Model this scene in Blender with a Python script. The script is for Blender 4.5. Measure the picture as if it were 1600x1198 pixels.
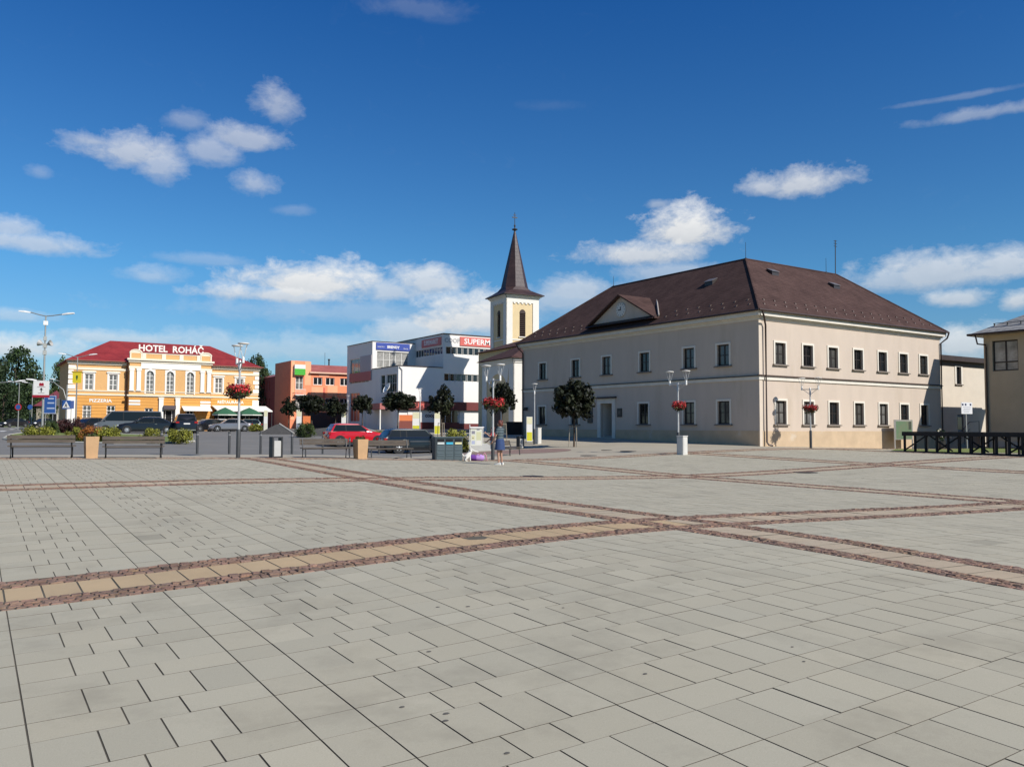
import bpy, bmesh, math, random
import numpy as np
from mathutils import Vector, Matrix

for o in list(bpy.data.objects):
    bpy.data.objects.remove(o, do_unlink=True)
scene = bpy.context.scene
col = scene.collection
R = math.radians

# ------------------------------------------------------------------ camera
CAM = Vector((-0.276, -8.048, 1.6))
CR = Vector((0.839647, -0.543121, 0.003495))
CU = Vector((-0.031094, -0.041643, 0.998649))
CB = Vector((-0.542241, -0.838621, -0.051853))
cd = bpy.data.cameras.new('camera')
cam = bpy.data.objects.new('camera', cd)
col.objects.link(cam)
cd.sensor_width = 36.0
cd.lens = 36.0 * 1300 / 1600
cd.clip_end = 4000
cam.matrix_world = Matrix(((CR.x, CU.x, CB.x, CAM.x), (CR.y, CU.y, CB.y, CAM.y), (CR.z, CU.z, CB.z, CAM.z), (0, 0, 0, 1)))
scene.camera = cam
FOC = 1300.0

def at(px, py, D):
    """point of the place seen at a pixel of the 1600 x 1198 photograph, D metres deep"""
    return CAM + (-CB + CR * ((px - 800) / FOC) + CU * ((599 - py) / FOC)) * D

# ------------------------------------------------------------------ sky, sun, exposure
SUN_EL = R(38.0)
SUN_AZ = (0.36, -0.93)            # horizontal direction towards the sun
world = bpy.data.worlds.new('World')
scene.world = world
world.use_nodes = True
wn = world.node_tree
wn.nodes.clear()
N = wn.nodes.new
L = wn.links.new
sky = N('ShaderNodeTexSky')
sky.sky_type = 'NISHITA'
sky.sun_disc = False
sky.sun_elevation = SUN_EL
sky.sun_rotation = math.atan2(SUN_AZ[0], SUN_AZ[1])
sky.altitude = 600
sky.air_density = 1.0
sky.dust_density = 0.25
sky.ozone_density = 2.2

def vmath(tree, op, a, b=None, c=None, clamp=False):
    n = tree.nodes.new('ShaderNodeMath')
    n.operation = op
    n.use_clamp = clamp
    for i, x in enumerate((a, b, c)):
        if x is None:
            continue
        if isinstance(x, (int, float)):
            n.inputs[i].default_value = x
        else:
            tree.links.new(x, n.inputs[i])
    return n.outputs[0]

def W(op, a, b=None, c=None, clamp=False):
    return vmath(wn, op, a, b, c, clamp)

tc = N('ShaderNodeTexCoord')
sep = N('ShaderNodeSeparateXYZ')
L(tc.outputs['Generated'], sep.inputs[0])
az = W('ARCTAN2', sep.outputs[0], sep.outputs[1])
el = W('ARCSINE', sep.outputs[2])
uv = N('ShaderNodeCombineXYZ')
L(az, uv.inputs[0])
L(W('MULTIPLY', el, 1.6), uv.inputs[1])
def noise(scale, detail, rough, off=0.0, dist=0.0):
    n = N('ShaderNodeTexNoise')
    n.inputs['Scale'].default_value = scale
    n.inputs['Detail'].default_value = detail
    n.inputs['Roughness'].default_value = rough
    n.inputs['Distortion'].default_value = dist
    m = N('ShaderNodeVectorMath')
    m.operation = 'ADD'
    m.inputs[1].default_value = (off, off * 0.7, off * 1.3)
    L(uv.outputs[0], m.inputs[0])
    L(m.outputs[0], n.inputs['Vector'])
    return n.outputs[0]
n_big = noise(15, 8, 0.66, 0.0, 0.25)
n_fine = noise(46, 7, 0.66, 3.1, 0.4)
n_wisp = noise(20, 7, 0.7, 8.3, 1.2)
nn = W('ADD', W('MULTIPLY', W('SUBTRACT', n_big, 0.5), 2.3), W('MULTIPLY', W('SUBTRACT', n_fine, 0.5), 1.0))
nn = W('ADD', nn, 1.3)

def px_dir(px, py):
    d = (at(px, py, 1.0) - CAM).normalized()
    return math.atan2(d.x, d.y), math.asin(d.z)

# px, py, half width, half height, density, flat underside
CLOUDS = [(500, 446, 110, 38, 1.0), (440, 462, 150, 16, 0.8), (610, 456, 62, 26, 0.6), (668, 444, 66, 30, 0.72),
          (1075, 362, 78, 36, 1.05), (1010, 398, 96, 24, 0.8), (1040, 430, 90, 22, 0.4), (905, 455, 70, 26, 0.55),
          (722, 500, 92, 46, 0.95), (640, 520, 70, 26, 0.6), (880, 470, 60, 36, 0.45),
          (1252, 289, 84, 27, 0.72), (1200, 296, 40, 18, 0.6), (1480, 428, 130, 34, 0.62), (1400, 440, 80, 24, 0.5), (1560, 422, 90, 30, 0.62),
          (1505, 468, 56, 18, 0.62), (1590, 470, 30, 20, 0.7), (1500, 540, 90, 34, 0.7),
          (200, 238, 84, 34, 0.62), (150, 222, 50, 16, 0.5), (250, 262, 40, 30, 0.5), (385, 218, 56, 24, 0.5), (330, 240, 40, 30, 0.42), (430, 168, 36, 34, 0.42),
          (400, 290, 38, 22, 0.42), (290, 190, 30, 20, 0.25), (40, 380, 110, 22, 0.55), (20, 360, 60, 22, 0.5), (240, 432, 50, 18, 0.36),
          (20, 545, 120, 24, 0.75), (30, 495, 60, 12, 0.35), (200, 530, 110, 14, 0.5), (330, 408, 80, 10, 0.2), (1028, 320, 20, 9, 0.35),
          (1540, 178, 110, 12, 0.3), (1500, 152, 110, 6, 0.16), (650, 14, 80, 22, 0.10), (690, 30, 40, 12, 0.05), (860, 166, 50, 10, 0.035), (60, 270, 20, 12, 0.2), (460, 330, 30, 10, 0.14),
          (430, 545, 260, 26, 0.34), (1000, 470, 120, 40, 0.4), (560, 490, 260, 26, 0.25)]
mask = None
lowest = None
for (cx, cy, hw, hh, dens) in CLOUDS:
    a0, e0 = px_dir(cx, cy)
    a1, _ = px_dir(cx + hw, cy)
    _, e1 = px_dir(cx, cy - hh)
    wa, we = abs(a1 - a0), abs(e1 - e0)
    da = W('MULTIPLY_ADD', az, 1 / wa, -a0 / wa)
    de = W('MULTIPLY_ADD', el, 1 / we, -e0 / we)
    # flatter undersides: the lower half falls off faster
    de2 = W('MAXIMUM', de, W('MULTIPLY', de, -1.5))
    r2 = W('SQRT', W('MULTIPLY_ADD', da, da, W('MULTIPLY', de2, de2)))
    v = W('MULTIPLY', W('MULTIPLY', W('SUBTRACT', nn, r2), 1.08, clamp=True), dens * 1.05)
    sh = W('MULTIPLY', v, W('MULTIPLY_ADD', de, 0.5, 0.55, clamp=True))
    mask = v if mask is None else W('MAXIMUM', mask, v)
    lowest = sh if lowest is None else W('MAXIMUM', lowest, sh)
# a thin scatter of similar cloud all round the rest of the sky
band = W('MULTIPLY', W('SUBTRACT', 1.0, W('ABSOLUTE', W('MULTIPLY', W('SUBTRACT', el, 0.32), 3.2)), clamp=True), 1.0)
side = W('MULTIPLY', W('SUBTRACT', W('ABSOLUTE', W('SUBTRACT', az, 0.57)), 0.62), 4.0, clamp=True)
gen = W('MULTIPLY', W('MULTIPLY', W('MULTIPLY', W('SUBTRACT', noise(4.5, 8, 0.62, 21.0, 0.3), 0.56), 5.0, clamp=True), band), side)
mask = W('MAXIMUM', mask, gen)
lowest = W('MAXIMUM', lowest, W('MULTIPLY', gen, 0.8))
wisp = W('MULTIPLY', W('SUBTRACT', n_wisp, 0.60), 0.12, clamp=True)
mask = W('MULTIPLY', W('MAXIMUM', mask, wisp), W('MULTIPLY', W('ADD', el, 0.01), 60.0, clamp=True), clamp=True)
ratio = W('DIVIDE', lowest, W('ADD', mask, 0.02), clamp=True)
lit = W('ADD', W('MULTIPLY', ratio, 0.75), W('MULTIPLY', n_fine, 0.35), clamp=True)
ccol = N('ShaderNodeMixRGB')
ccol.inputs[1].default_value = (5.3, 5.8, 6.5, 1)
ccol.inputs[2].default_value = (12.4, 12.3, 12.0, 1)
L(lit, ccol.inputs[0])
mixc = N('ShaderNodeMixRGB')
L(W('MULTIPLY', mask, 0.93), mixc.inputs[0])
hs = N('ShaderNodeMixRGB')
hs.blend_type = 'MULTIPLY'
hs.inputs[0].default_value = 1.0
grade = N('ShaderNodeValToRGB')
grade.color_ramp.elements[0].position = 0.0
grade.color_ramp.elements[0].color = (0.74, 0.90, 1.06, 1)
grade.color_ramp.elements[1].position = 1.0
grade.color_ramp.elements[1].color = (0.17, 0.72, 1.38, 1)
e_ = grade.color_ramp.elements.new(0.35)
e_.color = (0.47, 1.0, 1.34, 1)
L(W('MULTIPLY', el, 2.0, clamp=True), grade.inputs[0])
L(sky.outputs[0], hs.inputs[1])
L(grade.outputs[0], hs.inputs[2])
L(hs.outputs[0], mixc.inputs[1])
L(ccol.outputs[0], mixc.inputs[2])
bg = N('ShaderNodeBackground')
bg.inputs['Strength'].default_value = 0.077
L(mixc.outputs[0], bg.inputs['Color'])
wo = N('ShaderNodeOutputWorld')
L(bg.outputs[0], wo.inputs[0])

sl = bpy.data.lights.new('sun', 'SUN')
sl.energy = 5.0
sl.angle = R(0.53)
sl.color = (1.0, 0.98, 0.95)
sun = bpy.data.objects.new('sun', sl)
col.objects.link(sun)
h = math.hypot(*SUN_AZ)
sdir = Vector((SUN_AZ[0] / h * math.cos(SUN_EL), SUN_AZ[1] / h * math.cos(SUN_EL), math.sin(SUN_EL)))
sun.rotation_euler = sdir.to_track_quat('Z', 'Y').to_euler()
sun.location = (10, -40, 40)

cy = scene.cycles
cy.max_bounces = 6
cy.diffuse_bounces = 4
cy.glossy_bounces = 3
cy.transmission_bounces = 3
cy.transparent_max_bounces = 6
cy.caustics_reflective = False
cy.caustics_refractive = False
world.cycles.sampling_method = 'MANUAL'
world.cycles.sample_map_resolution = 512

vs = scene.view_settings
vs.view_transform = 'Standard'
vs.look = 'None'
vs.gamma = 1.0
vs.exposure = 0.05
vs.use_curve_mapping = False

# ------------------------------------------------------------------ materials
MATS = {}
def warm(c):
    return (c[0], c[1] * 0.95, c[2] * 0.865)
def mat(name, rgb, rough=0.7, metal=0.0, var=0.0, vscale=3.0, bump=0.0, bscale=60.0, spec=0.5, coat=0.0, rgb2=None, detail=5.0, emit=None, stretch=None, tint=False, wear=None):
    """procedural material: base colour with noise variation, fine relief, optional second colour and per-piece tint"""
    if name in MATS:
        return MATS[name]
    rgb = warm(rgb)
    rgb2 = warm(rgb2) if rgb2 else None
    if wear:
        if not isinstance(wear, list): wear = [wear]
        wear = [(warm(w[0]),) + tuple(w[1:]) for w in wear]
    m = bpy.data.materials.new(name)
    m.use_nodes = True
    t = m.node_tree
    b = t.nodes['Principled BSDF']
    b.inputs['Roughness'].default_value = rough
    b.inputs['Metallic'].default_value = metal
    b.inputs['Specular IOR Level'].default_value = spec
    b.inputs['Coat Weight'].default_value = coat
    b.inputs['Base Color'].default_value = (*rgb, 1)
    tcn = t.nodes.new('ShaderNodeTexCoord')
    vec = tcn.outputs['Object']
    if stretch:
        mp = t.nodes.new('ShaderNodeMapping')
        mp.inputs['Scale'].default_value = stretch
        t.links.new(vec, mp.inputs[0])
        vec = mp.outputs[0]
    colour = None
    if var > 0 or rgb2:
        nz = t.nodes.new('ShaderNodeTexNoise')
        nz.inputs['Scale'].default_value = vscale
        nz.inputs['Detail'].default_value = detail
        nz.inputs['Roughness'].default_value = 0.62
        t.links.new(vec, nz.inputs['Vector'])
        rp = t.nodes.new('ShaderNodeValToRGB')
        rp.color_ramp.elements[0].position = 0.32
        rp.color_ramp.elements[1].position = 0.68
        c2 = rgb2 if rgb2 else tuple(min(1, x * (1 + var)) for x in rgb)
        c1 = rgb if rgb2 else tuple(x * (1 - var) for x in rgb)
        rp.color_ramp.elements[0].color = (*c1, 1)
        rp.color_ramp.elements[1].color = (*c2, 1)
        t.links.new(nz.outputs[0], rp.inputs[0])
        colour = rp.outputs[0]
    for wc, wsc, wth, wst in (wear or ()):
        # stains of their own shape: (colour, scale, threshold, strength)
        nz = t.nodes.new('ShaderNodeTexNoise')
        nz.inputs['Scale'].default_value = wsc
        nz.inputs['Detail'].default_value = 8
        nz.inputs['Roughness'].default_value = 0.7
        t.links.new(tcn.outputs['Object'] if not stretch else vec, nz.inputs['Vector'])
        k = vmath(t, 'MULTIPLY', vmath(t, 'SUBTRACT', nz.outputs[0], wth), 7.0, clamp=True)
        k = vmath(t, 'MULTIPLY', k, wst)
        mx = t.nodes.new('ShaderNodeMixRGB')
        t.links.new(k, mx.inputs[0])
        if colour is None:
            mx.inputs[1].default_value = (*rgb, 1)
        else:
            t.links.new(colour, mx.inputs[1])
        mx.inputs[2].default_value = (*wc, 1)
        colour = mx.outputs[0]
    if tint:
        at_ = t.nodes.new('ShaderNodeAttribute')
        at_.attribute_name = 'tint'
        mx = t.nodes.new('ShaderNodeMixRGB')
        mx.blend_type = 'MULTIPLY'
        mx.inputs[0].default_value = 1.0
        if colour is None:
            mx.inputs[1].default_value = (*rgb, 1)
        else:
            t.links.new(colour, mx.inputs[1])
        t.links.new(at_.outputs['Color'], mx.inputs[2])
        colour = mx.outputs[0]
    if colour is not None:
        t.links.new(colour, b.inputs['Base Color'])
    if bump > 0:
        nb = t.nodes.new('ShaderNodeTexNoise')
        nb.inputs['Scale'].default_value = bscale
        nb.inputs['Detail'].default_value = 4
        t.links.new(vec, nb.inputs['Vector'])
        bp = t.nodes.new('ShaderNodeBump')
        bp.inputs['Strength'].default_value = bump
        bp.inputs['Distance'].default_value = 0.02
        t.links.new(nb.outputs[0], bp.inputs['Height'])
        t.links.new(bp.outputs[0], b.inputs['Normal'])
    if emit:
        b.inputs['Emission Color'].default_value = (*emit[:3], 1)
        b.inputs['Emission Strength'].default_value = emit[3]
    MATS[name] = m
    return m

def srgb(r, g, b, k=1.0):
    f = lambda c: ((c / 255) / 12.92 if c / 255 <= 0.04045 else ((c / 255 + 0.055) / 1.055) ** 2.4) * k
    return (f(r), f(g), f(b))

# ------------------------------------------------------------------ mesh helpers
class MB:
    """collects shapes and links them as ONE mesh object"""
    def __init__(s, M=None):
        s.v = []; s.f = []; s.mi = []; s.M = M or Matrix(); s.cur = 0; s.tints = []
    def vert(s, p):
        q = s.M @ Vector(p)
        s.v.append((q.x, q.y, q.z)); return len(s.v) - 1
    def face(s, idx):
        s.f.append(tuple(idx)); s.mi.append(s.cur)
    def poly(s, pts):
        s.face([s.vert(p) for p in pts])
    def box(s, x0, x1, y0, y1, z0, z1, M=None):
        P = [(x0, y0, z0), (x1, y0, z0), (x1, y1, z0), (x0, y1, z0), (x0, y0, z1), (x1, y0, z1), (x1, y1, z1), (x0, y1, z1)]
        if M is not None:
            P = [M @ Vector(p) for p in P]
        i = [s.vert(p) for p in P]
        for q in ((0, 3, 2, 1), (4, 5, 6, 7), (0, 1, 5, 4), (1, 2, 6, 5), (2, 3, 7, 6), (3, 0, 4, 7)):
            s.face([i[k] for k in q])
        return s
    def cbox(s, x0, x1, y0, y1, z0, z1, c=0.01):
        """box with chamfered top and vertical edges"""
        def ring(x0, x1, y0, y1, z, c):
            return [s.vert(p) for p in ((x0 + c, y0, z), (x1 - c, y0, z), (x1, y0 + c, z), (x1, y1 - c, z), (x1 - c, y1, z), (x0 + c, y1, z), (x0, y1 - c, z), (x0, y0 + c, z))]
        r0 = ring(x0, x1, y0, y1, z0, c); r1 = ring(x0, x1, y0, y1, z1 - c, c); r2 = ring(x0 + c, x1 - c, y0 + c, y1 - c, z1, c)
        for a, b in ((r0, r1), (r1, r2)):
            for k in range(8):
                s.face((a[k], a[(k + 1) % 8], b[(k + 1) % 8], b[k]))
        s.face(r2); s.face(r0[::-1])
        return s
    def tube(s, pts, rad, n=8, cap=True):
        pts = [Vector(p) for p in pts]
        rs = rad if isinstance(rad, (list, tuple)) else [rad] * len(pts)
        rings = []
        for k, p in enumerate(pts):
            if k == 0: d = pts[1] - p
            elif k == len(pts) - 1: d = p - pts[k - 1]
            else: d = (pts[k + 1] - pts[k - 1])
            d = d.normalized()
            u = d.cross(Vector((0, 0, 1)))
            if u.length < 1e-3: u = d.cross(Vector((1, 0, 0)))
            u.normalize(); w = d.cross(u)
            rings.append([s.vert(p + (u * math.cos(2 * math.pi * j / n) + w * math.sin(2 * math.pi * j / n)) * rs[k]) for j in range(n)])
        for a, b in zip(rings, rings[1:]):
            for j in range(n):
                s.face((a[j], b[j], b[(j + 1) % n], a[(j + 1) % n]))
        if cap:
            s.face(rings[0]); s.face(rings[-1][::-1])
        return s
    def lathe(s, prof, n=16, c=(0, 0), sx=1.0, sy=1.0, cap=True, z=0.0):
        rings = []
        for r, zz in prof:
            rings.append([s.vert((c[0] + sx * r * math.cos(2 * math.pi * j / n), c[1] + sy * r * math.sin(2 * math.pi * j / n), z + zz)) for j in range(n)])
        for a, b in zip(rings, rings[1:]):
            for j in range(n):
                s.face((a[j], a[(j + 1) % n], b[(j + 1) % n], b[j]))
        if cap:
            s.face(rings[0][::-1]); s.face(rings[-1])
        return s
    def prism(s, pts, axis, a, b):
        """polygon pts (2-D) extruded along axis 'x','y' or 'z' from a to b"""
        def mk(p, t):
            return {'x': (t, p[0], p[1]), 'y': (p[0], t, p[1]), 'z': (p[0], p[1], t)}[axis]
        i = [s.vert(mk(p, a)) for p in pts]; j = [s.vert(mk(p, b)) for p in pts]
        n = len(pts)
        s.face(i[::-1]); s.face(j)
        for k in range(n):
            s.face((i[k], i[(k + 1) % n], j[(k + 1) % n], j[k]))
        return s
    def loft(s, rings, close=True, cap=True):
        ids = [[s.vert(p) for p in r] for r in rings]
        n = len(ids[0])
        for a, b in zip(ids, ids[1:]):
            for j in range(n if close else n - 1):
                s.face((a[j], a[(j + 1) % n], b[(j + 1) % n], b[j]))
        if cap:
            s.face(ids[0][::-1]); s.face(ids[-1])
        return s
    def mesh(s, name, mats, smooth=False, fix=True):
        me = bpy.data.meshes.new(name)
        me.from_pydata(s.v, [], s.f)
        for m in (mats if isinstance(mats, (list, tuple)) else [mats]):
            me.materials.append(m)
        me.polygons.foreach_set('material_index', s.mi)
        if fix and len(s.f) < 4000:
            bm = bmesh.new(); bm.from_mesh(me)
            bmesh.ops.recalc_face_normals(bm, faces=bm.faces)
            bm.to_mesh(me); bm.free()
        if smooth:
            me.polygons.foreach_set('use_smooth', [True] * len(me.polygons))
            if smooth != 'all':
                me.set_sharp_from_angle(angle=R(38))
        me.update()
        return me
    def build(s, name, mats, parent=None, smooth=False, fix=True):
        return link(name, s.mesh(name, mats, smooth, fix), parent)

def link(name, me, parent=None):
    o = bpy.data.objects.new(name, me)
    col.objects.link(o)
    o.parent = parent
    return o

def tag(o, label=None, cat=None, group=None, kind=None):
    if label: o['label'] = label
    if cat: o['category'] = cat
    if group: o['group'] = group
    if kind: o['kind'] = kind
    return o

def thing(name, label, cat, loc=(0, 0, 0), rz=0.0, group=None):
    o = bpy.data.objects.new(name, None)
    col.objects.link(o)
    o.empty_display_size = 0.3
    o.location = loc
    o.rotation_euler = (0, 0, rz)
    return tag(o, label, cat, group)

KIDS = {}
def copy_tree(o, parent=None, top=True):
    c = o.copy()
    col.objects.link(c)
    c.parent = parent
    for ch in list(o.children):
        copy_tree(ch, c, False)
    return c

def text_mesh(txt, size, depth=0.0, align='CENTER', width=1.0, name='lettering', bold=0.0):
    cu = bpy.data.curves.new(name, 'FONT')
    cu.body = txt; cu.size = size; cu.align_x = align; cu.align_y = 'CENTER'
    cu.extrude = depth; cu.offset = bold; cu.resolution_u = 2
    ob = bpy.data.objects.new('tmp_text', cu)
    col.objects.link(ob)
    dg = bpy.context.evaluated_depsgraph_get()
    dg.update()
    me = bpy.data.meshes.new_from_object(ob.evaluated_get(dg))
    bpy.data.objects.remove(ob, do_unlink=True)
    bpy.data.curves.remove(cu)
    me.name = name
    # text lies in xy: stand it up in xz, facing -y
    me.transform(Matrix.Diagonal((width, 1, 1, 1)))
    me.transform(Matrix.Rotation(R(90), 4, 'X'))
    return me

def lettering(txt, size, m, parent, loc, rz=0.0, depth=0.004, width=1.0, name='lettering', bold=0.0, align='CENTER', rx=0.0):
    me = text_mesh(txt, size, depth, align, width, name, bold)
    me.materials.clear(); me.materials.append(m)
    o = link(name, me, parent)
    o.location = loc; o.rotation_euler = (rx, 0, rz)
    return o

def wall(mb, x0, x1, z0, z1, openings, depth, y=0.0, arch=()):
    """front wall in the xz plane at y (outside is -y) with recessed openings (reveals go to y+depth)"""
    xs = sorted(set([x0, x1] + [v for o in openings for v in o[:2]]))
    zs = sorted(set([z0, z1] + [v for o in openings for v in o[2:4]]))
    for a, b in zip(xs, xs[1:]):
        for c, d in zip(zs, zs[1:]):
            cx, cz = (a + b) / 2, (c + d) / 2
            if any(o[0] < cx < o[1] and o[2] < cz < o[3] for o in openings):
                continue
            mb.poly([(a, y, c), (b, y, c), (b, y, d), (a, y, d)])
    for o in openings:
        a, b, c, d = o[:4]
        q = y + depth
        mb.poly([(a, y, c), (a, y, d), (a, q, d), (a, q, c)])
        mb.poly([(b, y, d), (b, y, c), (b, q, c), (b, q, d)])
        mb.poly([(a, y, d), (b, y, d), (b, q, d), (a, q, d)])
        mb.poly([(b, y, c), (a, y, c), (a, q, c), (b, q, c)])

def faceM(origin, ang):
    """frame of a facade: local x along the wall, -y outwards"""
    return Matrix.Translation(Vector(origin)) @ Matrix.Rotation(ang, 4, 'Z')

# ------------------------------------------------------------------ the lie of the land
def near_h(u, v):
    return 0.0825 + 0.0289 * u + 0.00095 * v + 0.00153 * u * v - 0.00185 * v * v
CTRL = [(u, v, near_h(u, v)) for u in (-1.0, 3.0, 7.0) for v in (-8.5, -5.0, -2.0)]
CTRL += [(0, .68, .09), (2.9, .68, .18), (8.16, .68, .25), (8.16, -4, .17), (18.48, .9, .03), (8.16, 11, .30), (.2, 11, .38), (3.8, 11, .37),
         (18.3, 11.2, .07), (29, 11, .21), (28.8, 5.9, .16), (37.6, 11, .35), (7.5, 21.6, .48), (18, 21.6, .21), (28.5, 21.6, .36), (39.5, 22.4, .45),
         (1, 21, .58), (12, 21, .37), (37.4, 24.2, .54), (56.6, 24.6, .07), (37, 47.9, .91), (37.2, 37.2, .84), (7.6, 27, .47), (11, 26.5, .43),
         (22.4, 38.2, .0), (21, 43.9, .28), (12.7, 71.8, .89), (23.85, 88.5, .95), (15.7, 71, .92), (12.1, 78, .92), (43.2, 59.2, .95), (4.1, 65.5, .95),
         (3.6, 61, .63), (12.2, 55.5, .57), (12, 49.7, .53), (9.6, 109.6, .97), (33.3, 109.8, .98), (53.3, 92, 1.26), (48, 116, 1.35), (57, 22, .3), (57, 10, .3),
         (-40, 60, .9), (-30, 120, 1.2), (70, 110, 1.5), (100, 60, .8), (100, 0, .4), (-30, -15, 0), (-30, 20, .6), (40, -25, .1), (0, 200, 1.6), (80, 200, 2.0), (5, -30, -.2)]
CP = np.array(CTRL, float)
def _tps(r2):
    return np.where(r2 > 1e-9, r2 * np.log(np.maximum(r2, 1e-9)), 0.0)
_n = len(CP)
_S = 50.0
_X = CP[:, :2] / _S
_K = _tps(((_X[:, None] - _X[None]) ** 2).sum(-1)) + np.eye(_n) * 2e-4
_P = np.c_[np.ones(_n), _X]
_A = np.block([[_K, _P], [_P.T, np.zeros((3, 3))]])
_W = np.linalg.solve(_A, np.r_[CP[:, 2], 0, 0, 0])
def Gs(xy):
    q = np.asarray(xy, float).reshape(-1, 2)
    far = np.clip(q, (-60, -60), (140, 220)) / _S
    r2 = ((far[:, None] - _X[None]) ** 2).sum(-1)
    return _tps(r2) @ _W[:_n] + _W[_n] + far @ _W[_n + 1:]
def G(x, y):
    return float(Gs([(x, y)])[0])
def spot(px, py, lo=3.0, hi=140.0):
    """where the ray through a pixel meets the ground"""
    ds = np.concatenate([np.arange(lo, 60, .1), np.arange(60, hi, .3)])
    P = np.array([tuple(at(px, py, d)) for d in ds])
    g = Gs(P[:, :2])
    i = np.argmax(P[:, 2] <= g)
    if P[i, 2] > g[i]:
        i = len(ds) - 1
    return Vector((P[i, 0], P[i, 1], g[i]))
def stand(px, D, py=668):
    """ground point under a pixel column at depth D"""
    p = at(px, py, D)
    return Vector((p.x, p.y, G(p.x, p.y)))

# ------------------------------------------------------------------ ground, road, pavement
rng = np.random.default_rng(7)
random.seed(5)
M_EARTH = mat('earth', srgb(112, 120, 84), 0.95, var=0.25, vscale=0.15, bump=0.3, bscale=3)
M_ASPH = mat('asphalt', (0.185, 0.178, 0.165), 0.85, var=0.10, vscale=0.35, bump=0.5, bscale=90, wear=((0.10, 0.10, 0.10), 0.22, 0.56, 0.5))
M_JOINT = mat('joint_sand', (0.092, 0.081, 0.060), 0.95, var=0.25, vscale=2.0, bump=0.3, bscale=80)
M_SLAB = mat('concrete_slab', (0.42, 0.392, 0.308), 0.8, var=0.09, vscale=160, bump=0.25, bscale=380, tint=True, wear=[((0.33, 0.306, 0.24), 0.7, 0.52, 0.75), ((0.475, 0.438, 0.348), 1.7, 0.58, 0.5), ((0.22, 0.205, 0.165), 9.0, 0.66, 0.45), ((0.13, 0.12, 0.10), 26.0, 0.71, 0.6)], spec=0.3)
M_SAND = mat('sandstone_slab', (0.49, 0.365, 0.222), 0.8, var=0.07, vscale=1.2, bump=0.5, bscale=140, tint=True, spec=0.35)
M_COB = mat('porphyry', (0.225, 0.140, 0.098), 0.8, var=0.25, vscale=5, bump=0.9, bscale=40, tint=True)
M_FORE = mat('forecourt_paving', (0.39, 0.35, 0.275), 0.85, var=0.09, vscale=0.3, bump=0.3, bscale=60, wear=((0.34, 0.30, 0.235), 0.2, 0.54, 0.6))
M_RING = mat('brick_circle', (0.25, 0.165, 0.14), 0.85, var=0.15, vscale=2.5, bump=0.5, bscale=40)
M_KERB = mat('kerb_stone', (0.42, 0.41, 0.38), 0.85, var=0.12, vscale=2, bump=0.3, bscale=70)
M_LINE = mat('road_paint', (0.62, 0.62, 0.60), 0.7, var=0.12, vscale=3)
M_IRON = mat('cast_iron', (0.045, 0.042, 0.04), 0.6, 0.6, var=0.25, vscale=8, bump=0.5, bscale=60)

def sheet(name, us, vs_, dz, m, left=None, right=None, kind='structure', parent=None):
    us = np.asarray(us, float); vs_ = np.asarray(vs_, float)
    pts = []
    for v in vs_:
        a = left(v) if left else us[0]
        b = right(v) if right else us[-1]
        uu = a + (us - us[0]) / (us[-1] - us[0]) * (b - a)
        pts += [(u, v) for u in uu]
    z = Gs(pts) + dz
    n = len(us)
    me = bpy.data.meshes.new(name)
    me.from_pydata([(p[0], p[1], zz) for p, zz in zip(pts, z)], [], [(j * n + i, j * n + i + 1, (j + 1) * n + i + 1, (j + 1) * n + i) for j in range(len(vs_) - 1) for i in range(n - 1)])
    me.materials.append(m)
    me.polygons.foreach_set('use_smooth', [True] * len(me.polygons))
    o = link(name, me, parent)
    if kind: o['kind'] = kind
    return o
def lerp_fn(pts):
    xs = [p[0] for p in pts]; ys = [p[1] for p in pts]
    return lambda v: float(np.interp(v, xs, ys))

far = [-2500, -1200, -600, -300, -150]
sheet('ground', far + list(np.arange(-60, 141, 5)) + [200, 320, 600, 1200, 2500], far + list(np.arange(-60, 221, 5)) + [300, 500, 900, 1600, 2800], -0.16, M_EARTH)
sheet('road', np.arange(-60, 72.1, 1.5), np.concatenate([np.arange(22.2, 60, .8), np.arange(60, 150, 1.5)]), -0.02, M_ASPH)

# the square: a bed of dark joint sand, slabs, sandstone bands and porphyry cobbles on it
pave = sheet('square_pavement', np.arange(-16, 60.1, .5), np.arange(-24, 22.5, .5), -0.0042, M_JOINT)
fl = lerp_fn([(21.9, 13.6), (24.5, 15.5), (30, 20), (34, 24.0), (44, 27.5), (64, 31)])
sheet('forecourt', np.linspace(0, 60, 56), np.arange(21.97, 64, .8), -0.004, M_FORE, left=fl, right=lerp_fn([(21, 70), (64, 70)]))
sheet('pavement_strip', np.arange(-4, 15.6, .6), np.arange(21.97, 24.8, .47), 0.006, M_FORE, left=lambda v: -14, right=lerp_fn([(21.9, 13.55), (24.9, 15.4)]))

PITCH, CELL, BW, CB_W = 10.32, 9.0, 1.32, 0.36
UC = [-1.5 + PITCH * i for i in range(-1, 6)]            # cells start here (along u)
VC = [-9.0 + PITCH * j for j in range(-1, 3)]
UB = [u + CELL for u in UC]                               # bands start here
VB = [v + CELL for v in VC]

def proj_px(P):
    d = np.asarray(P, float) - np.array(CAM)
    z = d @ np.array(-CB)
    return 800 + FOC * (d @ np.array(CR)) / z, 599 - FOC * (d @ np.array(CU)) / z, z
def in_view(x, y, m=60):
    px, py, z = proj_px((x, y, 0.2))
    if math.hypot(x - CAM.x, y - CAM.y) < 13:
        return True
    return z > .5 and -m - 6000 / z < px < 1600 + m + 6000 / z

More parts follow.
